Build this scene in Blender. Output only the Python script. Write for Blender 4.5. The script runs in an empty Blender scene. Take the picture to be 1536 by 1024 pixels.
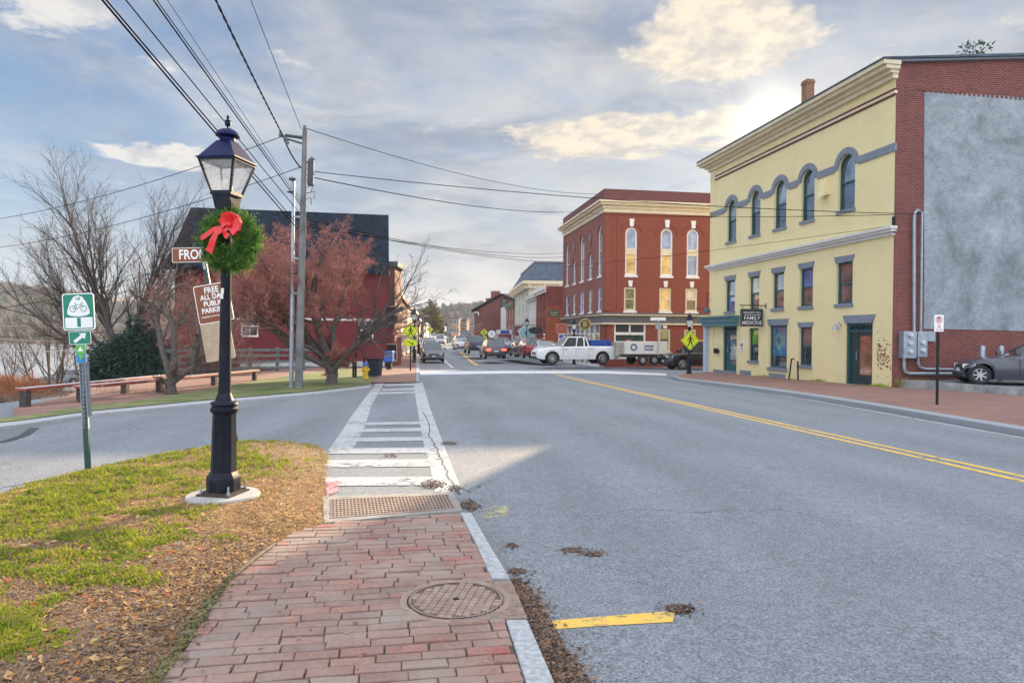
import bpy, math, random
import numpy as np
from mathutils import Matrix, Vector, noise as mnoise
R = math.radians
rnd = random.Random(7)
sc = bpy.context.scene
COL = sc.collection

# ------------------------------------------------------------------ camera
CAM_H = 1.6
PITCH, ROLL = -0.8, 0.4
SHY = 5.6/1536
cd = bpy.data.cameras.new('camera'); cam = bpy.data.objects.new('camera', cd); COL.objects.link(cam)
cd.lens = 24; cd.sensor_width = 36; cd.shift_y = SHY; cd.clip_start = 0.05; cd.clip_end = 9000
CR = Matrix.Rotation(R(90+PITCH), 3, 'X') @ Matrix.Rotation(R(ROLL), 3, 'Z')
cam.location = (0, 0, CAM_H); cam.rotation_euler = CR.to_euler()
sc.camera = cam
sc.render.resolution_x = 1024; sc.render.resolution_y = 682

# ------------------------------------------------------------------ sun + world
SUN_AZ, SUN_EL = 20.5, 15.75          # azimuth to the right of +Y
sd = bpy.data.lights.new('sun', 'SUN'); sun = bpy.data.objects.new('sun', sd); COL.objects.link(sun)
sd.energy = 5.0; sd.angle = R(0.5); sd.color = (1.0, 0.76, 0.47)
SUND = Vector((math.sin(R(SUN_AZ))*math.cos(R(SUN_EL)), math.cos(R(SUN_AZ))*math.cos(R(SUN_EL)), math.sin(R(SUN_EL))))
sun.rotation_euler = SUND.to_track_quat('Z', 'Y').to_euler()
sc.view_settings.view_transform = 'Standard'; sc.view_settings.look = 'None'
sc.view_settings.gamma = 1; sc.view_settings.exposure = 1.34
sc.cycles.max_bounces = 6; sc.cycles.transparent_max_bounces = 12
sc.cycles.use_adaptive_sampling = True
try: sc.cycles.use_denoising = True
except Exception: pass

W = bpy.data.worlds.new("World"); sc.world = W; W.use_nodes = True
def world():
    nt = W.node_tree; N = nt.nodes; L = nt.links
    for n in list(N): N.remove(n)
    out = N.new('ShaderNodeOutputWorld'); bg = N.new('ShaderNodeBackground'); L.new(bg.outputs[0], out.inputs[0])
    bg.inputs[1].default_value = 0.056
    tc = N.new('ShaderNodeTexCoord')
    sky = N.new('ShaderNodeTexSky'); sky.sky_type = 'NISHITA'; sky.sun_disc = False
    sky.sun_elevation = R(SUN_EL); sky.sun_rotation = R(SUN_AZ); sky.air_density = 1.0; sky.dust_density = 0.6; sky.ozone_density = 1.6
    def m(op, a, b=None, c=None, clamp=False):
        n = N.new('ShaderNodeMath'); n.operation = op; n.use_clamp = clamp
        for i, q in enumerate((a, b, c)):
            if q is None: continue
            if isinstance(q, (int, float)): n.inputs[i].default_value = q
            else: L.new(q, n.inputs[i])
        return n.outputs[0]
    def ss(x, a, b):
        n = N.new('ShaderNodeMapRange'); n.interpolation_type = 'SMOOTHSTEP'
        L.new(x, n.inputs[0]); n.inputs[1].default_value = a; n.inputs[2].default_value = b
        return n.outputs[0]
    def mix(f, a, b):
        n = N.new('ShaderNodeMix'); n.data_type = 'RGBA'
        for s_, q in ((0, f), (6, a), (7, b)):
            if isinstance(q, (int, float)): n.inputs[s_].default_value = q
            elif isinstance(q, tuple): n.inputs[s_].default_value = (*q, 1)
            else: L.new(q, n.inputs[s_])
        return n.outputs[2]
    def scale(col, k):
        n = N.new('ShaderNodeVectorMath'); n.operation = 'SCALE'
        if isinstance(col, tuple): n.inputs[0].default_value = col
        else: L.new(col, n.inputs[0])
        if isinstance(k, (int, float)): n.inputs[3].default_value = k
        else: L.new(k, n.inputs[3])
        return n.outputs[0]
    sep = N.new('ShaderNodeSeparateXYZ'); L.new(tc.outputs['Generated'], sep.inputs[0])
    X, Y, Z = sep.outputs
    zz = m('ADD', m('MAXIMUM', Z, 0.0), 0.13)
    cx = m('DIVIDE', X, zz); cy = m('DIVIDE', Y, zz)
    def pos(sx, sy, off, rot=0):
        c = N.new('ShaderNodeCombineXYZ')
        if rot:
            cr, sr = math.cos(rot), math.sin(rot)
            a = m('ADD', m('MULTIPLY', cx, cr), m('MULTIPLY', cy, sr)); b = m('SUBTRACT', m('MULTIPLY', cy, cr), m('MULTIPLY', cx, sr))
        else: a, b = cx, cy
        L.new(m('MULTIPLY', a, sx), c.inputs[0]); L.new(m('MULTIPLY', b, sy), c.inputs[1]); c.inputs[2].default_value = off
        return c.outputs[0]
    def nz(v, scale_, det, rough, dist=0):
        n = N.new('ShaderNodeTexNoise'); L.new(v, n.inputs['Vector']); n.inputs['Scale'].default_value = scale_
        n.inputs['Detail'].default_value = det; n.inputs['Roughness'].default_value = rough; n.inputs['Distortion'].default_value = dist
        return n.outputs[0]
    # angle to the sun
    dp = N.new('ShaderNodeVectorMath'); dp.operation = 'DOT_PRODUCT'; L.new(tc.outputs['Generated'], dp.inputs[0]); dp.inputs[1].default_value = SUND
    d = m('MAXIMUM', dp.outputs[1], 0.0)
    g1 = m('POWER', d, 12.0); g2 = m('POWER', d, 90.0); g3 = m('POWER', d, 1300.0)
    # base blue: Nishita, evened out
    base = scale(sky.outputs[0], 1.0)
    blue = mix(ss(Z, 0.0, 0.5), (2.75, 4.1, 5.5), (0.62, 1.75, 3.9))
    base = mix(0.88, base, blue)
    # high veil clouds
    veil = ss(nz(pos(0.5, 1.2, 3.1, 0.9), 1.3, 9, 0.66, 1.1), 0.40, 0.70)
    veil2 = ss(nz(pos(0.5, 1.3, 8.7, -0.6), 2.3, 6, 0.6, 0.6), 0.42, 0.75)
    vf = m('MULTIPLY', m('ADD', m('MULTIPLY', veil, 0.72), m('MULTIPLY', veil2, 0.3)), 0.9, clamp=True)
    right = ss(X, -0.65, -0.1)
    vf = m('MINIMUM', m('ADD', vf, m('MULTIPLY', right, 0.62)), 1.0)
    shade = nz(pos(1, 1, 1.2), 1.6, 5, 0.6, 0.5)
    vcol = mix(ss(shade, 0.38, 0.62), (2.35, 2.65, 3.25), (4.6, 4.65, 4.75))
    c1 = mix(m('MULTIPLY', vf, 0.85), base, vcol)
    # lower puffs, warm near the sun
    puff = ss(nz(pos(0.75, 0.8, 6.1), 4.6, 12, 0.62, 0.35), 0.47, 0.60)
    pz = m('MULTIPLY', ss(Z, 0.03, 0.10), m('SUBTRACT', 1.0, ss(Z, 0.42, 0.6)))
    near = ss(d, 0.885, 0.965)
    # two banks of cumulus left of and above the sun, two small ones low on the left
    def bank(az, el, w, h):
        c = Vector((math.sin(R(az))*math.cos(R(el)), math.cos(R(az))*math.cos(R(el)), math.sin(R(el))))
        r_ = Vector((math.cos(R(az)), -math.sin(R(az)), 0))
        a_ = N.new('ShaderNodeVectorMath'); a_.operation = 'DOT_PRODUCT'; L.new(tc.outputs['Generated'], a_.inputs[0]); a_.inputs[1].default_value = r_
        u = m('DIVIDE', a_.outputs[1], w); v = m('DIVIDE', m('SUBTRACT', Z, math.sin(R(el))), h)
        return m('MULTIPLY', m('SUBTRACT', 1.0, ss(m('ADD', m('MULTIPLY', u, u), m('MULTIPLY', v, v)), 0.0, 1.0)), ss(Y, 0.0, 0.3))
    bank_f = m('ADD', m('ADD', bank(16, 22.5, 0.17, 0.07), bank(10, 16.0, 0.22, 0.042)), m('ADD', bank(31, 26.5, 0.17, 0.045), m('ADD', m('MULTIPLY', bank(-36, 22, 0.12, 0.05), 0.8), m('MULTIPLY', bank(-26, 13, 0.12, 0.022), 0.7))))
    cn = nz(pos(1.0, 0.9, 2.4), 5.2, 12, 0.62, 0.25)
    bf = ss(m('ADD', m('MULTIPLY', bank_f, 0.34), cn), 0.60, 0.74)
    pf = m('MAXIMUM', m('MULTIPLY', bf, 0.92), m('MULTIPLY', m('MULTIPLY', puff, pz), 0.12))
    ptone = ss(nz(pos(1.3, 1.1, 4.4), 7.0, 6, 0.6), 0.38, 0.6)
    pcol = mix(ptone, mix(near, (4.4, 4.5, 4.8), (4.7, 4.45, 4.2)), mix(near, (6.2, 6.0, 5.7), (7.2, 6.3, 5.0)))
    c2 = mix(pf, c1, pcol)
    # warm low band along the horizon, stronger towards the sun
    hb = m('MULTIPLY', m('SUBTRACT', 1.0, ss(Z, 0.0, 0.22)), m('ADD', 0.25, m('MULTIPLY', g1, 0.75)))
    c3 = mix(hb, c2, (6.4, 5.5, 4.5))
    glow = N.new('ShaderNodeVectorMath'); glow.operation = 'ADD'; L.new(c3, glow.inputs[0])
    L.new(scale((1.0, 0.86, 0.62), m('ADD', m('MULTIPLY', g2, 1.1), m('MULTIPLY', g3, 9.0))), glow.inputs[1])
    # sky overhead and behind the viewer: brightness added to fill the shaded ground
    up = m('MAXIMUM', ss(Z, 0.5, 0.8), m('SUBTRACT', 1.0, ss(Y, -0.5, 0.05)))
    fin = scale(mix(m('MULTIPLY', up, 0.75), glow.outputs[0], (5.7, 5.95, 6.55)), m('ADD', 1.0, m('MULTIPLY', up, UPK)))
    L.new(fin, bg.inputs[0])
UPK = 1.65
world()

# ------------------------------------------------------------------ pixel -> place (photo pixels, 1536 x 1024)
def ray(px, py):
    return CR @ Vector(((px-768)/1024, (512-py)/1024 + SHY*1.5, -1.0))
def prof(y):
    if y < 3: return 0.0
    if y < 60: return -0.0145*(y-3)
    if y < 120: return -0.8265
    if y < 260: return -0.8265 + 0.012*(y-120)
    return 0.8535
def sstep(a, b, x):
    t = min(1, max(0, (x-a)/(b-a))); return t*t*(3-2*t)
def H(x, y):
    z = prof(y)
    if x < -13: z += -4.2*sstep(-13, -34, x) - 4.5*sstep(-56, -75, x)
    return z
def G(px, py, off=0.0):
    r = ray(px, py); t = 5.0
    for _ in range(60):
        z = H(r.x*t, r.y*t)+off
        tn = (z-CAM_H)/r.z if r.z < -1e-5 else 900
        t = t*0.5+tn*0.5
        if t > 900: t = 900
    return Vector((r.x*t, r.y*t, H(r.x*t, r.y*t)+off))
def at(px, py, D):
    r = ray(px, py); t = D/r.y
    return Vector((0, 0, CAM_H)) + r*t
def zat(px, py, D): return at(px, py, D).z
SV = ray(587, 502); SV.z = 0; SV.normalize()        # street direction
NV = Vector((SV.y, -SV.x, 0))                       # across, to the right

# ------------------------------------------------------------------ materials
MATS = {}
def pm(name, col, rough=0.7, var=0.12, scale=6.0, bump=0.0, bscale=40.0, metal=0.0, col2=None, fac=(0.4, 0.65), spec=0.5, coat=0.0, detail=6, coord='Object'):
    """noise-modulated principled material"""
    if name in MATS: return MATS[name]
    m = bpy.data.materials.new(name); m.use_nodes = True; MATS[name] = m
    nt = m.node_tree; N = nt.nodes; L = nt.links; b = N['Principled BSDF']
    b.inputs['Roughness'].default_value = rough; b.inputs['Metallic'].default_value = metal
    b.inputs['Specular IOR Level'].default_value = spec; b.inputs['Coat Weight'].default_value = coat
    tc = N.new('ShaderNodeTexCoord')
    n = N.new('ShaderNodeTexNoise'); n.inputs['Scale'].default_value = scale; n.inputs['Detail'].default_value = detail
    n.inputs['Roughness'].default_value = 0.65; L.new(tc.outputs[coord], n.inputs['Vector'])
    mr = N.new('ShaderNodeMapRange'); mr.inputs[1].default_value = fac[0]; mr.inputs[2].default_value = fac[1]; L.new(n.outputs[0], mr.inputs[0])
    mx = N.new('ShaderNodeMix'); mx.data_type = 'RGBA'; L.new(mr.outputs[0], mx.inputs[0])
    if col2 is None:
        c1 = tuple(max(0, c*(1-var)) for c in col); c2 = tuple(min(1, c*(1+var)) for c in col)
    else: c1, c2 = col, col2
    mx.inputs[6].default_value = (*c1, 1); mx.inputs[7].default_value = (*c2, 1)
    L.new(mx.outputs[2], b.inputs['Base Color'])
    if bump:
        n2 = N.new('ShaderNodeTexNoise'); n2.inputs['Scale'].default_value = bscale; n2.inputs['Detail'].default_value = 5; L.new(tc.outputs[coord], n2.inputs['Vector'])
        bp = N.new('ShaderNodeBump'); bp.inputs['Strength'].default_value = bump; bp.inputs['Distance'].default_value = 0.02
        L.new(n2.outputs[0], bp.inputs['Height']); L.new(bp.outputs[0], b.inputs['Normal'])
    return m

class ND:
    """small node helper"""
    def __init__(s, name):
        s.m = bpy.data.materials.new(name); s.m.use_nodes = True; MATS[name] = s.m
        s.N = s.m.node_tree.nodes; s.L = s.m.node_tree.links; s.b = s.N['Principled BSDF']
        s.tc = s.N.new('ShaderNodeTexCoord')
    def noise(s, scale, det=5, rough=0.6, vec=None, dist=0.0, out=0):
        n = s.N.new('ShaderNodeTexNoise'); n.inputs['Scale'].default_value = scale; n.inputs['Detail'].default_value = det
        n.inputs['Roughness'].default_value = rough; n.inputs['Distortion'].default_value = dist
        s.L.new(vec if vec is not None else s.tc.outputs['Object'], n.inputs['Vector']); return n.outputs[out]
    def vor(s, scale, feature='F1', vec=None, out=0, rand=1.0):
        n = s.N.new('ShaderNodeTexVoronoi'); n.feature = feature; n.inputs['Scale'].default_value = scale; n.inputs['Randomness'].default_value = rand
        s.L.new(vec if vec is not None else s.tc.outputs['Object'], n.inputs['Vector']); return n.outputs[out]
    def rng(s, x, a, b, c=0.0, d=1.0, smooth=False):
        n = s.N.new('ShaderNodeMapRange'); s.L.new(x, n.inputs[0])
        if smooth: n.interpolation_type = 'SMOOTHSTEP'
        for i, q in enumerate((a, b, c, d)): n.inputs[1+i].default_value = q
        return n.outputs[0]
    def mix(s, f, a, b, mode='MIX'):
        n = s.N.new('ShaderNodeMix'); n.data_type = 'RGBA'; n.blend_type = mode
        for k, q in ((0, f), (6, a), (7, b)):
            if isinstance(q, (int, float)): n.inputs[k].default_value = q
            elif isinstance(q, tuple): n.inputs[k].default_value = (*q, 1)
            else: s.L.new(q, n.inputs[k])
        return n.outputs[2]
    def math(s, op, a, b=None, clamp=False):
        n = s.N.new('ShaderNodeMath'); n.operation = op; n.use_clamp = clamp
        for i, q in enumerate((a, b)):
            if q is None: continue
            if isinstance(q, (int, float)): n.inputs[i].default_value = q
            else: s.L.new(q, n.inputs[i])
        return n.outputs[0]
    def mapping(s, src='Object', scale=(1, 1, 1), loc=(0, 0, 0), rot=(0, 0, 0)):
        n = s.N.new('ShaderNodeMapping'); n.inputs['Scale'].default_value = scale; n.inputs['Location'].default_value = loc; n.inputs['Rotation'].default_value = rot
        s.L.new(s.tc.outputs[src], n.inputs['Vector']); return n.outputs[0]
    def bump(s, h, strength=0.4, dist=0.01):
        n = s.N.new('ShaderNodeBump'); n.inputs['Strength'].default_value = strength; n.inputs['Distance'].default_value = dist
        s.L.new(h, n.inputs['Height']); s.L.new(n.outputs[0], s.b.inputs['Normal'])
    def set(s, col=None, rough=None, metal=None):
        for key, v in (('Base Color', col), ('Roughness', rough), ('Metallic', metal)):
            if v is None: continue
            if isinstance(v, (int, float)): s.b.inputs[key].default_value = v
            elif isinstance(v, tuple): s.b.inputs[key].default_value = (*v, 1)
            else: s.L.new(v, s.b.inputs[key])
        return s.m

def brickmat(name, c1, c2, mortar, var=0.5, bw=0.21, bh=0.07, bump=0.5, msize=0.011, stain=None, rough=0.85):
    if name in MATS: return MATS[name]
    d = ND(name)
    bt = d.N.new('ShaderNodeTexBrick'); d.L.new(d.tc.outputs['UV'], bt.inputs['Vector'])
    bt.inputs['Scale'].default_value = 1.0; bt.inputs['Brick Width'].default_value = bw; bt.inputs['Row Height'].default_value = bh
    bt.inputs['Mortar Size'].default_value = msize; bt.inputs['Mortar Smooth'].default_value = 0.3; bt.inputs['Bias'].default_value = 0
    bt.inputs['Color1'].default_value = (*c1, 1); bt.inputs['Color2'].default_value = (*c2, 1); bt.inputs['Mortar'].default_value = (*mortar, 1)
    n = d.noise(0.7, 6, 0.65, d.mapping('UV'))
    col = d.mix(d.rng(n, 0.3, 0.7, 0, var), bt.outputs[0], d.mix(1.0, bt.outputs[0], (0.62, 0.6, 0.62), 'MULTIPLY'))
    if stain is not None:
        n3 = d.noise(1.6, 6, 0.7, d.mapping('UV', (1, 0.35, 1)))
        col = d.mix(d.rng(n3, 0.58, 0.75, 0, 0.6), col, stain)
    d.bump(bt.outputs[1], -bump, 0.006)
    return d.set(col, rough)

# ------------------------------------------------------------------ mesh builder
class MB:
    def __init__(s, M=None):
        s.v = []; s.f = []; s.mi = []; s.M = M or Matrix.Identity(4); s.m = 0
    def pts(s, ps):
        b = len(s.v); M = s.M
        for p in ps: s.v.append(tuple(M @ Vector(p)))
        return b
    def face(s, ps, m=None):
        b = s.pts(ps); s.f.append(tuple(range(b, b+len(ps)))); s.mi.append(s.m if m is None else m)
    def box(s, x0, x1, y0, y1, z0, z1, m=None):
        if x1 < x0: x0, x1 = x1, x0
        if y1 < y0: y0, y1 = y1, y0
        if z1 < z0: z0, z1 = z1, z0
        b = s.pts([(x0, y0, z0), (x1, y0, z0), (x1, y1, z0), (x0, y1, z0), (x0, y0, z1), (x1, y0, z1), (x1, y1, z1), (x0, y1, z1)])
        for q in ((0, 3, 2, 1), (4, 5, 6, 7), (0, 1, 5, 4), (1, 2, 6, 5), (2, 3, 7, 6), (3, 0, 4, 7)):
            s.f.append(tuple(b+i for i in q)); s.mi.append(s.m if m is None else m)
    def hexa(s, lo, hi, m=None):
        """4 low pts + 4 high pts"""
        b = s.pts(list(lo)+list(hi))
        for q in ((0, 3, 2, 1), (4, 5, 6, 7), (0, 1, 5, 4), (1, 2, 6, 5), (2, 3, 7, 6), (3, 0, 4, 7)):
            s.f.append(tuple(b+i for i in q)); s.mi.append(s.m if m is None else m)
    def prism(s, poly, a, b, axis='y', m=None):
        """extrude 2-D polygon: axis y -> (x,z) poly; x -> (y,z); z -> (x,y)"""
        def P(p, t):
            return {'y': (p[0], t, p[1]), 'x': (t, p[0], p[1]), 'z': (p[0], p[1], t)}[axis]
        n = len(poly); k = s.pts([P(p, a) for p in poly]+[P(p, b) for p in poly])
        mm = s.m if m is None else m
        s.f.append(tuple(range(k, k+n))); s.mi.append(mm)
        s.f.append(tuple(range(k+2*n-1, k+n-1, -1))); s.mi.append(mm)
        for i in range(n):
            j = (i+1) % n; s.f.append((k+j, k+i, k+n+i, k+n+j)); s.mi.append(mm)
    def lathe(s, prof_, n=20, cx=0, cy=0, m=None, cap=True, rot=0.0, sx=1, sy=1):
        k = len(s.v); mm = s.m if m is None else m
        for (r, z) in prof_:
            s.pts([(cx+sx*r*math.cos(2*math.pi*i/n+rot), cy+sy*r*math.sin(2*math.pi*i/n+rot), z) for i in range(n)])
        for j in range(len(prof_)-1):
            for i in range(n):
                a = k+j*n+i; b = k+j*n+(i+1) % n; s.f.append((a, b, b+n, a+n)); s.mi.append(mm)
        if cap:
            s.f.append(tuple(range(k+n-1, k-1, -1))); s.mi.append(mm)
            q = k+(len(prof_)-1)*n; s.f.append(tuple(range(q, q+n))); s.mi.append(mm)
    def tube(s, path, r, n=6, m=None, cap=True):
        path = [Vector(p) for p in path]; mm = s.m if m is None else m
        rs = r if isinstance(r, (list, tuple)) else [r]*len(path)
        k = len(s.v); up = None
        for i, p in enumerate(path):
            d = (path[min(i+1, len(path)-1)]-path[max(i-1, 0)])
            if d.length < 1e-9: d = Vector((0, 0, 1))
            d.normalize()
            if up is None:
                up = Vector((0, 0, 1)) if abs(d.z) < 0.9 else Vector((1, 0, 0))
            a = d.cross(up); 
            if a.length < 1e-4: a = d.cross(Vector((1, 0.3, 0)))
            a.normalize(); up2 = a.cross(d); up = up2
            s.pts([p + a*(rs[i]*math.cos(2*math.pi*t/n)) + up2*(rs[i]*math.sin(2*math.pi*t/n)) for t in range(n)])
        for j in range(len(path)-1):
            for i in range(n):
                a_ = k+j*n+i; b_ = k+j*n+(i+1) % n; s.f.append((a_, a_+n, b_+n, b_)); s.mi.append(mm)
        if cap:
            s.f.append(tuple(range(k, k+n))); s.mi.append(mm)
            q = k+(len(path)-1)*n; s.f.append(tuple(range(q+n-1, q-1, -1))); s.mi.append(mm)
    def ball(s, c, r, n=10, m=None, sz=1.0):
        k = max(4, n//2); pr = [(max(1e-4, r*math.sin(math.pi*i/k)), c[2]-sz*r*math.cos(math.pi*i/k)) for i in range(k+1)]
        s.lathe(pr, n, c[0], c[1], m)
    def text(s, body, size, x, z, y=0.0, m=1, align='CENTER', bold=0.0, sx=1.0, italic=0.0):
        """lettering in the local x-z plane, facing -y"""
        cu = bpy.data.curves.new('t', 'FONT'); cu.body = body; cu.size = size; cu.align_x = align; cu.align_y = 'CENTER'
        cu.offset = bold; cu.shear = italic; cu.resolution_u = 3
        ob = bpy.data.objects.new('t', cu); COL.objects.link(ob); bpy.context.view_layer.update()
        me = bpy.data.meshes.new_from_object(ob.evaluated_get(bpy.context.evaluated_depsgraph_get()))
        k = s.pts([(x+v.co.x*sx, y, z+v.co.y) for v in me.vertices])
        for p in me.polygons: s.f.append(tuple(k+i for i in p.vertices)); s.mi.append(m)
        bpy.data.objects.remove(ob); bpy.data.curves.remove(cu); bpy.data.meshes.remove(me)
    def build(s, name, mats, parent=None, smooth=None, loc=None, merge=False, bevel=0.0):
        me = bpy.data.meshes.new(name); me.from_pydata(s.v, [], s.f)
        if not isinstance(mats, (list, tuple)): mats = [mats]
        for m in mats: me.materials.append(m)
        nf = len(s.f)
        if nf and len(me.polygons) == nf:
            me.polygons.foreach_set('material_index', np.array(s.mi, dtype=np.int32))
        # box-projected UV in metres
        nl = len(me.loops)
        co = np.empty(len(me.vertices)*3, dtype=np.float32); me.vertices.foreach_get('co', co); co = co.reshape(-1, 3)
        li = np.empty(nl, dtype=np.int32); me.loops.foreach_get('vertex_index', li)
        nr = np.empty(nf*3, dtype=np.float32); me.polygons.foreach_get('normal', nr); nr = nr.reshape(-1, 3)
        lt = np.empty(nf, dtype=np.int32); me.polygons.foreach_get('loop_total', lt)
        nn = np.repeat(np.abs(nr), lt, axis=0); c = co[li]
        u = np.where((nn[:, 0] > nn[:, 1]), c[:, 1], c[:, 0]); v = c[:, 2].copy()
        hz = (nn[:, 2] > nn[:, 0]) & (nn[:, 2] > nn[:, 1]); u = np.where(hz, c[:, 0], u); v = np.where(hz, c[:, 1], v)
        uv = me.uv_layers.new(name='uv'); uv.data.foreach_set('uv', np.stack([u, v], 1).astype(np.float32).ravel())
        if merge:
            import bmesh
            bm = bmesh.new(); bm.from_mesh(me); bmesh.ops.remove_doubles(bm, verts=bm.verts, dist=0.0008); bm.to_mesh(me); bm.free()
        if smooth is not None:
            me.polygons.foreach_set('use_smooth', np.ones(len(me.polygons), dtype=bool)); me.set_sharp_from_angle(angle=R(smooth))
        me.update()
        o = bpy.data.objects.new(name, me); COL.objects.link(o)
        if parent is not None: o.parent = parent
        if loc is not None: o.location = loc
        if bevel:
            bv = o.modifiers.new('bevel', 'BEVEL'); bv.width = bevel; bv.segments = 2; bv.limit_method = 'ANGLE'
        return o

def tag(o, label=None, cat=None, group=None, kind=None):
    if label: o['label'] = label
    if cat: o['category'] = cat
    if group: o['group'] = group
    if kind: o['kind'] = kind
    return o
def thing(name, label, cat, loc=(0, 0, 0), rz=0.0, group=None, rot=None):
    o = bpy.data.objects.new(name, None); COL.objects.link(o); o.location = loc
    o.rotation_euler = rot if rot else (0, 0, rz); o.empty_display_size = 0.3
    return tag(o, label, cat, group)
def copy_tree(o, label, loc=None, rz=None, group=None, parent=None):
    c = o.copy(); COL.objects.link(c)
    if parent is not None: c.parent = parent
    else:
        c['label'] = label
        if loc is not None: c.location = loc
        if rz is not None: c.rotation_euler = (0, 0, rz)
        if group: c['group'] = group
    for ch in list(o.children): copy_tree(ch, None, parent=c)
    return c
def struct(o): o['kind'] = 'structure'; return o

# ------------------------------------------------------------------ sheets that follow the ground
GX = sorted(set([-3000, -1500, -800, -400, -200, -120, -100] + [-90+3*i for i in range(26)] + [-13+2*i for i in range(34)] + [60, 80, 120, 200, 400, 800, 1500, 3000]))
GY = sorted(set([-400, -100, -40, -15, 0, 3, 5, 7, 9, 12, 15, 18, 22, 26, 30, 35, 40, 45, 50, 55, 60, 70, 80, 90, 100, 110, 120, 140, 160, 180, 200, 230, 260, 320, 400, 520, 700, 1000, 1600, 3500]))
def clip(poly, ax, val, keep_less):
    out = []; n = len(poly)
    for i in range(n):
        a = poly[i]; b = poly[(i+1) % n]
        ia = (a[ax] <= val) if keep_less else (a[ax] >= val); ib = (b[ax] <= val) if keep_less else (b[ax] >= val)
        if ia: out.append(a)
        if ia != ib:
            t = (val-a[ax])/(b[ax]-a[ax]); p = [a[0]+t*(b[0]-a[0]), a[1]+t*(b[1]-a[1])]; p[ax] = val; out.append(tuple(p))
    return out
def sheet(poly, off, mb=None, m=None, hf=None):
    """a polygon laid on the ground, cut along the ground's own grid lines"""
    mb = mb or MB(); hf = hf or H
    poly = [(p[0], p[1]) for p in poly]
    ar = sum(poly[i][0]*poly[(i+1) % len(poly)][1]-poly[(i+1) % len(poly)][0]*poly[i][1] for i in range(len(poly)))
    if ar < 0: poly = poly[::-1]
    x0 = min(p[0] for p in poly); x1 = max(p[0] for p in poly); y0 = min(p[1] for p in poly); y1 = max(p[1] for p in poly)
    xs = [x for x in GX if x0 < x < x1] if x0 < -13 else []
    ys = [y for y in GY if y0 < y < y1]
    xs = [x0-1]+xs+[x1+1]; ys = [y0-1]+ys+[y1+1]
    for j in range(len(ys)-1):
        row = clip(clip(poly, 1, ys[j], False), 1, ys[j+1], True) if len(ys) > 2 else poly
        if len(row) < 3: continue
        for i in range(len(xs)-1):
            c = clip(clip(row, 0, xs[i], False), 0, xs[i+1], True) if len(xs) > 2 else row
            if len(c) < 3: continue
            mb.face([(p[0], p[1], hf(p[0], p[1])+off) for p in c], m)
    return mb
def gp(*pp, off=0.0): return [G(a, b, off) for a, b in pp]
# ================================================================== ground materials
def asphalt(name='asphalt', base=(0.198, 0.214, 0.232), dark=(0.155, 0.167, 0.182)):
    d = ND(name)
    big = d.noise(0.35, 6, 0.6, None, 0.4)
    # faint lengthwise wear along the street
    wear = d.noise(1.0, 4, 0.6, d.mapping('Object', (1.1, 0.06, 1), rot=(0, 0, R(-10))))
    c = d.mix(d.rng(big, 0.32, 0.68), dark, base)
    c = d.mix(d.rng(wear, 0.35, 0.7, 0, 0.5), c, tuple(k*1.22 for k in base))
    fine = d.noise(55, 3, 0.7)
    c = d.mix(d.rng(fine, 0.35, 0.65), d.mix(1.0, c, (0.55, 0.55, 0.55), 'MULTIPLY'), d.mix(1.0, c, (1.38, 1.38, 1.38), 'MULTIPLY'))
    med = d.noise(11, 5, 0.8)
    c = d.mix(d.rng(med, 0.35, 0.65), d.mix(1.0, c, (0.82, 0.82, 0.82), 'MULTIPLY'), d.mix(1.0, c, (1.15, 1.15, 1.15), 'MULTIPLY'))
    # darker tyre tracks along the lanes and a few oil drips
    tr = d.N.new('ShaderNodeTexWave'); tr.wave_type = 'BANDS'; tr.bands_direction = 'X'; tr.inputs['Scale'].default_value = 0.19; tr.inputs['Distortion'].default_value = 0.6; tr.inputs['Detail'].default_value = 2
    d.L.new(d.mapping('Object', (1, 1, 1), (0.4, 0, 0), (0, 0, R(-11))), tr.inputs['Vector'])
    c = d.mix(d.rng(tr.outputs['Fac'], 0.15, 0.85, 0.0, 0.35), c, d.mix(1.0, c, (0.74, 0.75, 0.77), 'MULTIPLY'))
    oil = d.vor(0.9, 'F1'); c = d.mix(d.rng(oil, 0.02, 0.10, 0.45, 0.0), c, (0.05, 0.05, 0.055))
    v = d.vor(62, 'F1')
    c = d.mix(d.rng(v, 0.0, 0.28, 1.0, 0.0), c, (0.50, 0.50, 0.50))
    vv = d.vor(34, 'F1'); c = d.mix(d.rng(vv, 0.05, 0.16, 0.8, 0.0), c, (0.09, 0.09, 0.095))
    v2 = d.vor(14, 'F1')
    c = d.mix(d.rng(v2, 0.03, 0.05, 0.8, 0.0), c, (0.03, 0.03, 0.03))
    # wandering hairline cracks
    wv = d.noise(2.5, 4, 0.6, None, 0, 1)
    vm = d.N.new('ShaderNodeVectorMath'); vm.operation = 'MULTIPLY_ADD'; d.L.new(wv, vm.inputs[0]); vm.inputs[1].default_value = (0.5, 0.5, 0.5); d.L.new(d.tc.outputs['Object'], vm.inputs[2])
    cr = d.vor(0.26, 'DISTANCE_TO_EDGE', vm.outputs[0])
    keep = d.rng(d.noise(0.5, 3, 0.6, d.mapping('Object', loc=(9, 4, 0))), 0.5, 0.62)
    c = d.mix(d.math('MULTIPLY', d.rng(cr, 0.0015, 0.004, 0.75, 0.0), keep), c, (0.05, 0.05, 0.05))
    d.bump(d.math('ADD', fine, d.math('MULTIPLY', v, 1.5)), 0.55, 0.006)
    return d.set(c, 0.82)
M_asph = asphalt()

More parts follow.
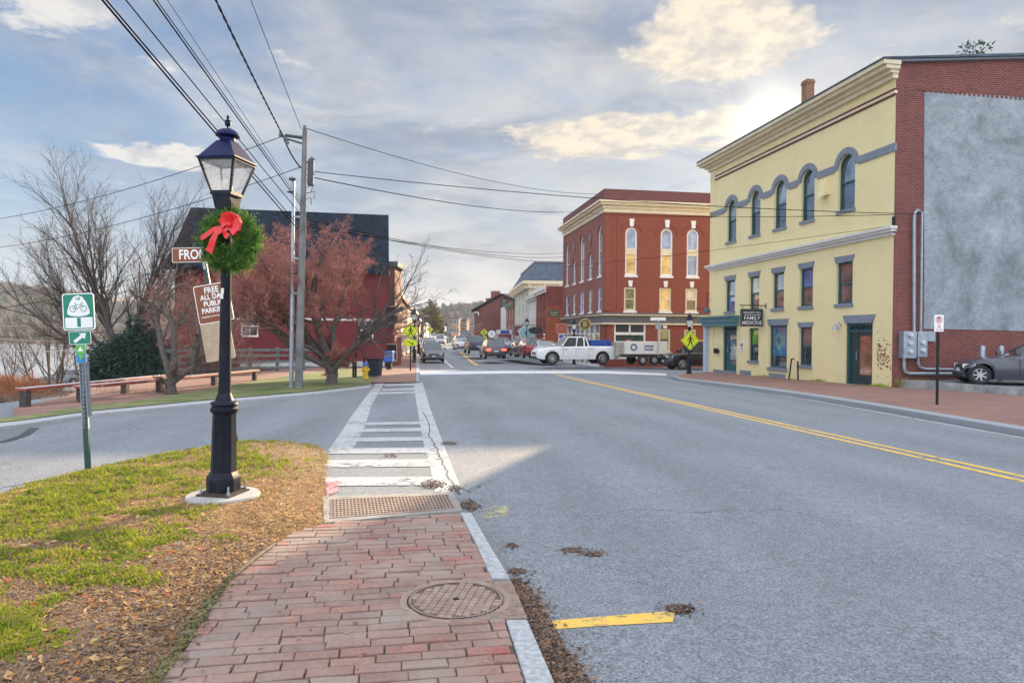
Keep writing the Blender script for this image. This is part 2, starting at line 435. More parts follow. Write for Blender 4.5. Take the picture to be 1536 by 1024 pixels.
def paintmat(name, col, wear=0.5):
    d = ND(name)
    n = d.noise(9, 7, 0.72); n2 = d.noise(90, 2, 0.6); n3 = d.noise(1.3, 4, 0.6)
    f = d.math('ADD', d.math('MULTIPLY', n, 0.6), d.math('ADD', d.math('MULTIPLY', n2, 0.25), d.math('MULTIPLY', n3, 0.25)))
    c = d.mix(d.rng(f, 0.60-0.13*wear, 0.70-0.08*wear), col, tuple(k*0.55+0.1 for k in col))
    d.bump(n2, 0.3, 0.003)
    d.set(c, 0.65)
    # worn through to the asphalt
    tr = d.N.new('ShaderNodeBsdfTransparent'); mx = d.N.new('ShaderNodeMixShader'); out = d.N['Material Output']
    d.L.new(d.rng(f, 0.66-0.10*wear, 0.71-0.10*wear), mx.inputs[0]); d.L.new(d.b.outputs[0], mx.inputs[1]); d.L.new(tr.outputs[0], mx.inputs[2]); d.L.new(mx.outputs[0], out.inputs[0])
    return d.m
M_white = paintmat('road_white', (0.62, 0.63, 0.63), 0.5)
M_whitew = paintmat('road_white_worn', (0.42, 0.43, 0.43), 0.6)
M_yellow = paintmat('road_yellow', (0.74, 0.46, 0.07), 0.5)
M_yfade = paintmat('faint_yellow', (0.50, 0.46, 0.20), 1.75)
M_pink = paintmat('faint_pink', (0.60, 0.25, 0.28), 1.0)
M_gran = pm('granite', (0.19, 0.205, 0.22), 0.85, 0, 45, 0.4, 70, col2=(0.34, 0.355, 0.37), fac=(0.35, 0.65))
M_gran2 = pm('pale_granite', (0.26, 0.27, 0.28), 0.85, 0, 30, 0.3, 70, col2=(0.46, 0.47, 0.475), fac=(0.35, 0.65))
M_conc = pm('concrete', (0.30, 0.285, 0.265), 0.9, 0, 5, 0.3, 60, col2=(0.44, 0.42, 0.39), fac=(0.3, 0.7))
M_mortar = pm('sand_joint', (0.05, 0.045, 0.035), 1.0, 0, 9, 0.4, 80, col2=(0.15, 0.135, 0.09), fac=(0.35, 0.65))
def soil():
    d = ND('leafy_soil')
    n = d.noise(0.5, 6, 0.65); f = d.noise(18, 6, 0.75); g = d.noise(1.4, 5, 0.7, d.mapping('Object', loc=(5, 1, 0)))
    c = d.mix(d.rng(f, 0.3, 0.7), (0.09, 0.06, 0.04), (0.26, 0.18, 0.115))
    gr = d.mix(d.rng(f, 0.3, 0.7), (0.05, 0.08, 0.02), (0.13, 0.17, 0.05))
    c = d.mix(d.rng(g, 0.46, 0.56, 0, 0.9), c, gr)
    d.bump(f, 0.8, 0.03)
    return d.set(c, 0.95)
M_soil = soil()
M_grass = pm('grass_mat', (0.07, 0.12, 0.02), 0.9, 0, 1.6, 0.9, 30, col2=(0.26, 0.22, 0.10), fac=(0.38, 0.68), detail=12)
M_thatch = pm('thatch', (0.20, 0.125, 0.07), 0.95, 0, 25, 0.8, 70, col2=(0.38, 0.25, 0.14), fac=(0.35, 0.65))
M_brickwalk = brickmat('brick_paving', (0.33, 0.165, 0.12), (0.26, 0.13, 0.10), (0.13, 0.105, 0.085), 0.7, 0.22, 0.11, 0.5, stain=(0.17, 0.12, 0.09))
M_iron = pm('rusty_iron', (0.22, 0.15, 0.115), 0.7, 0, 14, 0.3, 80, col2=(0.36, 0.26, 0.205), fac=(0.35, 0.65), metal=0.1)
M_dead = pm('dead_leaf', (0.10, 0.065, 0.045), 0.9, 0, 30, col2=(0.27, 0.18, 0.12), fac=(0.35, 0.65))

# ================================================================== the ground itself
g = MB(); xs, ys = GX, GY
k = g.pts([(x, y, H(x, y)-0.06) for y in ys for x in xs]); n = len(xs)
for j in range(len(ys)-1):
    for i in range(n-1): g.f.append((j*n+i, j*n+i+1, (j+1)*n+i+1, (j+1)*n+i)); g.mi.append(0)
struct(g.build('ground', M_soil))
struct(sheet([(-13.0, -60), (60, -60), (60, 62), (20, 120), (5, 150), (-10, 330), (-40, 330), (-22, 120), (-13, 60), (-12.4, 40), (-13, 30)], 0.0).build('road', M_asph))

def strip(a, b, w0, w1=None, off=0.004, mb=None, m=None, jag=0.0):
    """a painted strip between two ground points with real width"""
    a = Vector(a[:2]); b = Vector(b[:2]); d = (b-a); n_ = Vector((-d.y, d.x)).normalized(); w1 = w1 or w0
    K = max(1, int(d.length/0.5)) if jag else 1
    L_ = []; R_ = []
    for i in range(K+1):
        t = i/K; w = w0+(w1-w0)*t; p = a+d*t
        L_.append(p+n_*(w/2+rnd.uniform(-jag, jag))); R_.append(p-n_*(w/2+rnd.uniform(-jag, jag)))
    return sheet(L_+R_[::-1], off, mb, m)
def px_poly(pp, off=0.004, mb=None, m=None, lift=0.0):
    return sheet([G(a, b, lift) for a, b in pp], off+lift, mb, m)

# centre line (double yellow)
for q, (a, b) in enumerate((((1620, 741), (836, 563)), ((1620, 733), (828, 560)))):
    A = G(*a); B = G(*b)
    struct(strip(A, B, 0.11, 0.11, 0.004, jag=0.006).build('centre_line', M_yellow))
# far part of the centre line, beyond the crossing
struct(strip(G(690, 527), G(716, 548), 0.3, 0.25, 0.004).build('centre_line', M_yellow))
# white edge line at the right kerb
pts = [(978, 568), (1060, 577), (1150, 589), (1238, 604), (1340, 622), (1440, 640), (1560, 661)]
eb = MB()
for a, b in zip(pts, pts[1:]): strip(G(*a), G(*b), 0.11, 0.11, 0.004, eb)
struct(eb.build('edge_line', M_whitew))
# far stop line and parking tick
struct(px_poly([(630, 557), (760, 556), (905, 556), (1000, 560), (1000, 563), (905, 560), (760, 560), (630, 562)]).build('stop_line', M_white))
struct(px_poly([(664, 539), (667, 539), (681, 551), (677, 551)]).build('parking_line', M_white))
# crosswalk: two long rails and rungs
cw = MB()
px_poly([(565, 574), (577, 574), (558, 606), (547, 640), (529, 676), (492, 677), (530, 620)], 0.004, cw)
px_poly([(620, 574), (634, 574), (645, 612), (660, 652), (672, 683), (683, 711), (694, 739), (652, 738), (645, 700), (636, 668), (629, 630), (624, 600)], 0.004, cw)
rungs = [(577, 577, 620, 3), (573, 584, 622, 3), (569, 589, 622, 3), (545, 635, 630, 4), (536, 645, 632, 5), (530, 659, 634, 6), (493, 676, 640, 8), (490, 695, 646, 11), (482, 722, 652, 13)]
for (xl, y, xr, h) in rungs:
    px_poly([(xl, y-h/2+1), (xr, y-h/2-0.5), (xr, y+h/2-0.5), (xl, y+h/2+1)], 0.008, cw)
struct(cw.build('crosswalk_marking', M_whitew))
struct(px_poly([(828, 931), (1000, 917), (1012, 920), (1009, 933), (900, 939), (832, 944)]).build('yellow_paint_mark', M_yellow))
struct(px_poly([(716, 766), (745, 758), (765, 760), (760, 775), (728, 778), (716, 774)], 0.004).build('yellow_paint_mark', M_yfade))
struct(px_poly([(488, 724), (509, 722), (507, 738), (490, 746)], 0.012).build('pink_paint_mark', M_pink))
# crack in the crosswalk
ck = MB(); pts = [(634, 618), (642, 632), (645, 655), (652, 668), (663, 690), (672, 712), (684, 735), (692, 745)]
P = [G(*p) for p in pts]; PP = []
for a, b in zip(P, P[1:]):
    for t in range(6): PP.append(a.lerp(b, t/6)+Vector((rnd.uniform(-.02, .02), rnd.uniform(-.03, .03), 0)))
for a, b in zip(PP, PP[1:]): strip(a, b, 0.012, 0.012, 0.012, ck)
struct(ck.build('road_crack', pm('crack', (0.03, 0.03, 0.03), 1.0)))
# dark manhole patch at the far left of the side street
struct(px_poly([(-60, 640), (0, 636), (40, 636), (52, 643), (30, 655), (-10, 664), (-60, 668)]).build('asphalt_patch', pm('asphalt_dark', (0.16, 0.165, 0.17), 0.9, 0.2, 30, 0.5, 60)))
tb = MB(); pr = [(52, 642), (36, 653), (12, 661), (-30, 669)]
for a, b in zip(pr, pr[1:]): strip(G(*a), G(*b), 0.14, 0.14, 0.008, tb)
struct(tb.build('tar_seam', pm('tar', (0.04, 0.042, 0.048), 0.7)))

# ================================================================== near brick sidewalk
SO = 0.07                                   # height of the walk above the road
left_e = [(150, 1130), (240, 1024), (290, 950), (345, 868), (395, 828), (440, 797), (486, 785)]
right_e = [(852, 1130), (788, 1024), (757, 926), (741, 872), (716, 818), (690, 768)]
Lp = [G(x, y, SO) for x, y in left_e]; Rp = [G(x, y, SO) for x, y in right_e]
walk_poly = Lp + Rp[::-1]
struct(sheet(walk_poly, SO-0.016).build('sidewalk_bed', M_mortar))
def ab(p): return (p.dot(NV), p.dot(SV))
def edge_at(pl, b):
    q = [ab(p) for p in pl]; q.sort(key=lambda t: t[1])
    if b <= q[0][1]: return q[0][0]
    for (a0, b0), (a1, b1) in zip(q, q[1:]):
        if b0 <= b <= b1: return a0+(a1-a0)*(b-b0)/max(1e-6, b1-b0)
    return q[-1][0]
mh_c = G(684, 900, SO); mh_r = 0.305
pl_px = [(735, 872), (767, 871), (791, 926), (694, 930)]
plate = [G(x, y, SO) for x, y in pl_px]
def inpoly(p, poly):
    c = False; n = len(poly)
    for i in range(n):
        a, b = poly[i], poly[(i+1) % n]
        if (a[1] > p[1]) != (b[1] > p[1]) and p[0] < (b[0]-a[0])*(p[1]-a[1])/(b[1]-a[1])+a[0]: c = not c
    return c
bk = MB(); BL, BH = 0.215, 0.092
def brick(a0, a1, b0, b1):
    z = SO+rnd.gauss(0, 0.0026); tx, ty = rnd.gauss(0, 0.016), rnd.gauss(0, 0.022); j = 0.0028; rot = rnd.gauss(0, 0.006)
    g_ = 0.0026
    a0 += g_*.6+rnd.uniform(0, j*.7); a1 -= g_*.6+rnd.uniform(0, j*.7); b0 += g_*1.5+rnd.uniform(0, j*1.5); b1 -= g_*1.5+rnd.uniform(0, j*1.5)
    if a1-a0 < 0.02: return
    ca, cb = (a0+a1)/2, (b0+b1)/2; r = 0.0055
    rings = []; chip = [(rnd.gauss(0, .0022)-(rnd.uniform(.004, .012)*(1 if cu[0] > 0 else -1)*0 if rnd.random() > .12 else 0), rnd.gauss(0, .0022)) for cu in ((0, 0), (1, 0), (1, 1), (0, 1))]
    for ins, dz in ((0, -0.03), (0, -r*1.1), (r*0.35, -r*0.3), (r*1.3, 0)):
        ring = []
        for ci, (u, v) in enumerate(((a0+ins, b0+ins), (a1-ins, b0+ins), (a1-ins, b1-ins), (a0+ins, b1-ins))):
            u += chip[ci][0]; v += chip[ci][1]
            uu = u-ca; vv = v-cb; du = uu*math.cos(rot)-vv*math.sin(rot); dv = uu*math.sin(rot)+vv*math.cos(rot)
            p = NV*(ca+du)+SV*(cb+dv); ring.append((p.x, p.y, H(p.x, p.y)+z+dz+tx*du+ty*dv))
        rings.append(ring)
    k = bk.pts([p for r_ in rings for p in r_])
    mi = 0
    for q in range(3):
        for i in range(4):
            jn = (i+1) % 4; bk.f.append((k+q*4+i, k+q*4+jn, k+q*4+4+jn, k+q*4+4+i)); bk.mi.append(mi)
    bk.f.append((k+12, k+13, k+14, k+15)); bk.mi.append(mi)
bmin = min(ab(p)[1] for p in Lp+Rp); bmax = max(ab(p)[1] for p in Lp+Rp)
row = 0; b = bmin
while b < bmax+0.02:
    wav = 0.006*math.sin(b*3.1)
    aL = edge_at(Lp, b+BH/2); aR = edge_at(Rp, b+BH/2)
    # the top border row follows the plate frame: stop where the walk polygon ends
    a = aL-rnd.uniform(0.02, 0.1)-(BL/2 if row % 2 else 0)+0.05*math.sin(row*1.7)
    while a < aR:
        a1 = min(a+BL, aR); a0 = max(a, aL)
        if a1-a0 > 0.03:
            c = NV*((a0+a1)/2)+SV*(b+BH/2)
            cc = Vector((c.x, c.y)); ok = inpoly(cc, [(p.x, p.y) for p in walk_poly])
            if (cc-Vector(mh_c[:2])).length < mh_r-0.04 or inpoly(cc, [(p.x, p.y) for p in plate]): ok = False
            if ok: brick(a0, a1, b, b+BH)
        a += BL
    b += BH; row += 1
def pavers():
    d = ND('clay_paver')
    geo = d.N.new('ShaderNodeNewGeometry'); ri = geo.outputs['Random Per Island']
    rp = d.N.new('ShaderNodeValToRGB'); d.L.new(ri, rp.inputs[0]); cr = rp.color_ramp; cr.interpolation = 'LINEAR'
    cols = [(0, (0.30, 0.15, 0.115)), (0.2, (0.24, 0.14, 0.11)), (0.4, (0.33, 0.19, 0.15)), (0.55, (0.22, 0.15, 0.125)), (0.7, (0.34, 0.165, 0.125)), (0.86, (0.29, 0.21, 0.17)), (0.96, (0.33, 0.11, 0.088)), (1.0, (0.21, 0.175, 0.155))]
    cr.elements[0].position = 0; cr.elements[0].color = (*cols[0][1], 1); cr.elements[1].position = 1; cr.elements[1].color = (*cols[-1][1], 1)
    for p, c in cols[1:-1]:
        e = cr.elements.new(p); e.color = (*c, 1)
    n = d.noise(30, 6, 0.7); n2 = d.noise(6, 5, 0.7)
    c = d.mix(d.rng(n, 0.3, 0.7), d.mix(1.0, rp.outputs[0], (0.70, 0.68, 0.66), 'MULTIPLY'), d.mix(1.0, rp.outputs[0], (1.18, 1.18, 1.18), 'MULTIPLY'))
    c = d.mix(d.rng(n2, 0.45, 0.68, 0, 0.6), c, (0.20, 0.165, 0.14)); n4 = d.noise(2.2, 4, .6); c = d.mix(d.rng(n4, 0.4, 0.65, 0, 0.45), c, (0.34, 0.29, 0.245))
    c = d.mix(d.rng(d.vor(60), 0.0, 0.15, 0.6, 0), c, (0.12, 0.10, 0.09))
    d.bump(d.math('ADD', n, d.noise(120, 3)), 0.6, 0.004)
    return d.set(c, 0.85)
M_paver = pavers()
struct(bk.build('sidewalk', M_paver))

# granite kerb pieces beside it
def kerb(inner, outer, lift, name='kerb', seg=None):
    A = [G(x, y, lift) for x, y in inner]; B = [G(x, y, lift) for x, y in outer]
    mb = MB()
    for i in range(len(A)-1):
        a0, a1, b0, b1 = A[i], A[i+1], B[i], B[i+1]
        K = 3
        for q in range(K):
            t0, t1 = q/K, (q+1)/K
            p = [a0.lerp(a1, t0), a0.lerp(a1, t1), b0.lerp(b1, t1), b0.lerp(b1, t0)]
            for v in p: v.z = H(v.x, v.y)+lift
            mb.hexa([(v.x, v.y, v.z-lift-0.1) for v in p], [tuple(v) for v in p])
    o = mb.build(name, M_gran2 if lift < .09 and lift > .06 else M_gran, merge=True, bevel=0.008); struct(o); return o
kerb([(690, 768), (716, 818), (737, 866)], [(707, 768), (736, 818), (765, 866)], SO+0.003)
kerb([(759, 928), (790, 1024), (856, 1130)], [(791, 928), (833, 1024), (902, 1130)], SO+0.003)
kerb([(560, 575), (624, 572), (629, 572)][1:2]+[(624, 545), (624.6, 532), (626, 522)], [(629, 573), (629, 545), (628.6, 532), (629, 522)], 0.05)

# manhole cover, its square frame
mhz = H(mh_c.x, mh_c.y)+SO
t = thing('manhole_cover', 'round rusty iron manhole cover with square grid set in the brick sidewalk', 'manhole cover', (mh_c.x, mh_c.y, mhz), R(-10))
fr = MB(); n = 48
for r0, r1, z0, z1 in ((0.285, 0.325, 0.006, 0.006), (0.325, 0.335, 0.006, -0.02)):
    for i in range(n):
        a0, a1 = 2*math.pi*i/n, 2*math.pi*(i+1)/n
        fr.face([(r0*math.cos(a0), r0*math.sin(a0), z0), (r1*math.cos(a0), r1*math.sin(a0), z1), (r1*math.cos(a1), r1*math.sin(a1), z1), (r0*math.cos(a1), r0*math.sin(a1), z0)])
fr.lathe([(0.287, -0.03), (0.286, 0.006)], 48, cap=False)
fr.build('ring', M_iron, t)
cv = MB(); cv.lathe([(0.280, -0.03), (0.280, 0.002), (0.277, 0.005), (0.0001, 0.005)], 48, cap=False, m=2)
def disc_clip(u, r): return math.sqrt(max(0, r*r-u*u))
for i in range(-8, 8):
    for j in range(-8, 8):
        u, w = (i+.5)*0.044, (j+.5)*0.044
        if math.hypot(abs(u)+.01, abs(w)+.01) < .262: cv.hexa([(u-.020, w-.0185, .0052), (u+.020, w-.0185, .0052), (u+.020, w+.0185, .0052), (u-.020, w+.0185, .0052)], [(u-.0185, w-.0170, .0085), (u+.0185, w-.0170, .0085), (u+.0185, w+.0170, .0085), (u-.0185, w+.0170, .0085)])
for i in range(n):
    a0, a1 = 2*math.pi*i/n, 2*math.pi*(i+1)/n
    q = lambda r, a, z: (r*math.cos(a), r*math.sin(a), z)
    cv.face([q(0.262, a0, .0106), q(0.272, a0, .0106), q(0.272, a1, .0106), q(0.262, a1, .0106)])
cv.lathe([(0.018, 0.005), (0.018, 0.012), (0.0001, 0.012)], 12, cap=False, m=1)
cv.build('cover', [M_iron, pm('black_hole', (0.01, 0.01, 0.01), 0.9), pm('groove_iron', (0.13, 0.088, 0.07), 0.9, .3, 20)], t)
pb = MB(); pz = [Vector((p.x, p.y, H(p.x, p.y)+SO+0.001)) for p in plate]
pb.hexa([(p.x, p.y, p.z-0.09) for p in pz], [tuple(p) for p in pz])
A, B, C_, D_ = pz
for i in range(1, 14):
    t_ = i/14
    for (s0, s1, e0, e1) in ((A, B, D_, C_), (A, D_, B, C_)):
        a = s0.lerp(s1, t_); b2 = e0.lerp(e1, t_); dv = (b2-a); nn_ = Vector((-dv.y, dv.x, 0)).normalized()*0.0025
        zz = Vector((0, 0, 0.0035)); pb.face([a-nn_+zz, b2-nn_+zz, b2+nn_+zz, a+nn_+zz])
tag(pb.build('iron_plate', M_iron), 'square brown iron plate between the round manhole cover and the road', 'plate')

# tactile / grate plate at the head of the walk
RO = 0.02
def quadgrid(c, u, v): return c[0].lerp(c[1], u).lerp(c[3].lerp(c[2], u), v)
fpx = [(484, 744), (680, 737), (694, 765), (486, 783)]; c = [G(x, y, RO+0.01) for x, y in fpx]
fm = MB(); fm.hexa([(p.x, p.y, p.z-0.08) for p in c], [tuple(p) for p in c])
struct(fm.build('concrete_frame', pm('dull_concrete', (0.20, 0.185, 0.165), 0.9, 0, 7, 0.3, 60, col2=(0.33, 0.31, 0.28), fac=(0.3, 0.7))))
gpx = [(496, 748), (672, 741), (683, 762), (496, 776)]; c = [G(x, y, RO+0.016) for x, y in gpx]
tp = MB(); tp.hexa([(p.x, p.y, p.z-0.05) for p in c], [tuple(p) for p in c])
for i in range(34):
    for j in range(9):
        p = quadgrid(c, (i+0.7)/34.4, (j+0.7)/9.4); tp.lathe([(0.012, p.z), (0.0105, p.z+0.005), (0.006, p.z+0.0065)], 8, p.x, p.y, m=1)
tag(tp.build('tactile_plate', [M_iron, pm('worn_iron', (0.075, 0.05, 0.04), 0.6, 0.25, 20, metal=0.3)]), 'brown studded iron plate set in pale concrete at the head of the brick sidewalk', 'tactile plate')

# ================================================================== far walks
fw = [(556, 574), (624, 573), (624, 545), (624.5, 532), (626, 522), (612, 522), (598, 531), (575, 541), (566, 558)]
struct(px_poly(fw, 0.0, lift=0.035).build('sidewalk', M_brickwalk))
# paved walk and lawn strip behind the side street
wk = [(20, 628), (130, 613), (300, 594), (470, 580), (560, 573), (575, 545), (520, 546), (400, 552), (290, 557), (200, 573), (100, 594), (20, 612)]
struct(px_poly(wk, 0.0, lift=0.03).build('path', M_brickwalk))
lawn2 = [(-60, 640), (44, 628), (132, 616), (300, 600), (400, 592), (480, 585), (555, 577), (566, 559), (514, 553), (490, 556), (385, 570), (300, 586), (200, 601), (117, 610), (44, 622), (-60, 634)]
struct(px_poly(lawn2, 0.0, lift=0.07).build('lawn', M_grass))
kerb([(-60, 641), (44, 629), (132, 617), (300, 601), (400, 593), (480, 586), (557, 577)], [(-60, 647), (44, 634), (132, 621), (300, 605), (400, 596.5), (480, 589), (557, 579.5)], 0.08)
# right-hand walk in front of the painted brick building and its kerb
kr_in = [(1075, 556.5), (1030, 560), (1012, 563), (1025, 566.5), (1125, 577.5), (1235, 592), (1340, 608), (1440, 624), (1560, 643)]
kr_out = [(1070, 556), (1020, 559.5), (1005, 563.5), (1021, 568), (1123, 580), (1233, 595), (1338, 611.5), (1438, 628), (1558, 648)]
kerb(kr_in, kr_out, 0.13)
rw = kr_in + [(1640, 655), (1640, 600), (1536, 590), (1360, 560), (1110, 545)]
struct(px_poly(rw, -0.006, lift=0.13).build('sidewalk', M_brickwalk))
# ================================================================== water and hills
d = ND('river_water'); n = d.noise(0.5, 5, 0.6, d.mapping('Object', (1, 3, 1)))
d.bump(n, 0.25, 0.15); M_water = d.set((0.36, 0.38, 0.41), 0.2)
wa = MB(); wa.face([(-1500, -200, -6.9), (-50, -200, -6.9), (-50, 620, -6.9), (-1500, 620, -6.9)]); struct(wa.build('river', M_water))
sky_tab = [(-500, 420), (-100, 424), (0, 432), (50, 440), (120, 456), (200, 470), (300, 476), (450, 476), (600, 474), (640, 468), (700, 459), (760, 452), (800, 450), (1000, 452), (1400, 470), (1900, 470)]
def skyz(px):
    for (a, y0), (b_, y1) in zip(sky_tab, sky_tab[1:]):
        if a <= px <= b_: t = (px-a)/(b_-a); return y0+(y1-y0)*(t*t*(3-2*t))
    return 470
DH = 620
def hillz(x, y):
    px = 768+1024*x/DH if True else 0
    top = (504-skyz(px))/1024*DH + CAM_H - 4
    base = -7.2 if x < -90 else 0.3
    t = sstep(470, DH, y)
    z = base+(top-base)*t
    if y > DH: z = top+(y-DH)*0.01
    return z+2.2*mnoise.noise(Vector((x*0.02, y*0.02, 3)))*t
hm = MB(); hx = [-1100+22*i for i in range(115)]; hy = [440, 470, 490, 510, 535, 560, 590, 620, 660, 720, 800]
hm.pts([(x, y, hillz(x, y)) for y in hy for x in hx]); n = len(hx)
for j in range(len(hy)-1):
    for i in range(n-1): hm.f.append((j*n+i, j*n+i+1, (j+1)*n+i+1, (j+1)*n+i)); hm.mi.append(0)
struct(hm.build('hill', pm('hill_floor', (0.10, 0.075, 0.05), 1.0, 0, 0.03, col2=(0.20, 0.14, 0.09))))
# far-off wood on the hills: one mass
M_wb = pm('far_bare_wood', (0.085, 0.065, 0.055), 1.0, 0, 0.05, col2=(0.18, 0.125, 0.09)); M_we = pm('far_evergreen', (0.018, 0.035, 0.022), 1.0, 0, 0.05, col2=(0.045, 0.07, 0.035))
wd = MB(); rr = random.Random(3)
for _ in range(5200):
    y = rr.choice([rr.uniform(478, 640), rr.uniform(600, 670)]); px = rr.uniform(-250, 1150); x = (px-768)/1024*y
    if 860 < px: continue
    z = hillz(x, y)-0.3; ev = mnoise.noise(Vector((x*0.012, y*0.012, 7))) + (0.15 if px < 120 else 0) + rr.uniform(-.3, .3) > 0.12
    if ev:
        h = rr.uniform(5, 10); r_ = h*0.24
        wd.lathe([(r_*rr.uniform(.7, 1.1), z+h*0.1), (r_*0.95, z+h*0.3), (r_*0.5, z+h*0.68), (0.05, z+h)], 5, x, y, 1, rot=rr.random()*3)
    else:
        h = rr.uniform(5, 8.5)
        for q in range(9):
            a = rr.uniform(0, 6.28); rad = rr.uniform(0.5, 2.6); zt = z+h*rr.uniform(0.65, 1.0); w = rr.uniform(.15, .5)
            wd.face([(x-w, y, z+h*0.1), (x+w, y, z+h*0.12), (x+rad*math.cos(a)+w*.6, y+rad*math.sin(a), zt), (x+rad*math.cos(a)-w*.6, y+rad*math.sin(a), zt*0.97+z*0.03)], 0)
tag(wd.build('woods', [M_wb, M_we]), 'distant wooded hills of bare and evergreen trees along the skyline', 'woods', kind='stuff')
# haze
hz = MB(); hz.box(-1600, 1600, -450, 1700, -13, 75)
o = hz.build('haze', pm('haze_air', (1, 1, 1))); hm_ = bpy.data.materials.new('haze_volume'); hm_.use_nodes = True
nt = hm_.node_tree; nt.nodes.remove(nt.nodes['Principled BSDF']); pv = nt.nodes.new('ShaderNodeVolumePrincipled')
pv.inputs['Color'].default_value = (0.88, 0.93, 1.0, 1); pv.inputs['Density'].default_value = 0.00028; pv.inputs['Anisotropy'].default_value = 0.0
nt.links.new(pv.outputs[0], nt.nodes['Material Output'].inputs['Volume']); o.data.materials.clear(); o.data.materials.append(hm_)
tag(o, 'thin pale bluish haze over the street and far hills', 'haze', kind='stuff')
# ================================================================== buildings
M_ybrick = brickmat('painted_yellow_brick', (0.80, 0.685, 0.36), (0.84, 0.72, 0.40), (0.72, 0.60, 0.30), 0.2, 0.21, 0.075, 0.7, 0.008, stain=(0.62, 0.50, 0.28), rough=0.6)
M_rbrick = brickmat('dark_red_brick', (0.22, 0.055, 0.04), (0.30, 0.075, 0.05), (0.17, 0.10, 0.085), 0.6, 0.21, 0.075, 0.5)
M_rbrick2 = brickmat('warm_red_brick', (0.29, 0.06, 0.028), (0.235, 0.048, 0.025), (0.20, 0.085, 0.06), 0.4, 0.21, 0.075, 0.4)
M_pbrick = brickmat('weathered_pink_brick', (0.30, 0.10, 0.07), (0.24, 0.075, 0.055), (0.21, 0.12, 0.10), 0.5, 0.21, 0.075, 0.4)
M_obrick = brickmat('orange_brick', (0.48, 0.13, 0.05), (0.40, 0.10, 0.045), (0.30, 0.13, 0.08), 0.5, 0.21, 0.075, 0.4, stain=(0.25, 0.10, 0.07))
M_cream = pm('cream_trim', (0.66, 0.58, 0.40), 0.6, 0.08, 3)
M_white = pm('white_trim', (0.74, 0.72, 0.68), 0.6, 0.08, 3)
M_offw = pm('offwhite_clapboard', (0.62, 0.61, 0.58), 0.7, 0.06, 3)
M_greyg = pm('pale_green_grey_wall', (0.50, 0.52, 0.44), 0.7, 0.08, 2)
M_teal = pm('teal_paint', (0.025, 0.085, 0.10), 0.45, 0.15, 8)
M_tealL = pm('light_teal_paint', (0.07, 0.19, 0.22), 0.5, 0.15, 8)
M_bgran = pm('blue_grey_stone', (0.155, 0.18, 0.22), 0.75, 0, 14, 0.2, 60, col2=(0.23, 0.26, 0.30), fac=(0.35, 0.65))
M_crim = pm('crimson_band', (0.13, 0.02, 0.025), 0.7, 0.2, 10)
M_slate = pm('slate_roof', (0.06, 0.085, 0.11), 0.75, 0.25, 1.5, 0.3, 20)
M_dslate = pm('dark_shingle', (0.007, 0.015, 0.028), 0.95, 0.5, 2.0, 0.5, 25, spec=.12)
M_dark = pm('dark_interior', (0.012, 0.013, 0.015), 0.8)
M_black = pm('black_paint', (0.012, 0.014, 0.018), 0.5, 0.2, 10, spec=.25)
M_steel = pm('galvanised_steel', (0.33, 0.38, 0.43), 0.45, 0.12, 6, metal=0.55)
def glassm(name, col, rough=0.04, metal=0.0, spec=0.8, mixn=None):
    d = ND(name); n = d.noise(1.2, 3)
    c = d.mix(d.rng(n, 0.35, 0.65), tuple(k*0.6 for k in col), tuple(min(1, k*1.4) for k in col))
    d.b.inputs['Specular IOR Level'].default_value = spec; d.b.inputs['Coat Weight'].default_value = 0.6; d.b.inputs['Coat Roughness'].default_value = 0.03
    d.bump(d.noise(1.7, 2), 0.05, 0.05)
    return d.set(c, rough, metal)
G_dark = glassm('dark_window_glass', (0.03, 0.04, 0.05))
G_blue = glassm('blue_window_glass', (0.10, 0.20, 0.48), metal=0.4)
G_refl = glassm('reflecting_window_glass', (0.30, 0.34, 0.38), metal=0.85)
G_dusk = glassm('dusky_window_glass', (0.10, 0.14, 0.19), metal=0.5)
G_warm = glassm('glass_gold_reflection_tint', (0.62, 0.42, 0.16))  # warm gold reflection painted into the pane colour, no blind behind
G_pale = glassm('glass_with_pale_blind', (0.52, 0.50, 0.42))
G_pink = glassm('glass_with_brick_reflection', (0.20, 0.13, 0.12), metal=0.2)
G_olive = glassm('glass_with_olive_blind', (0.20, 0.19, 0.10))

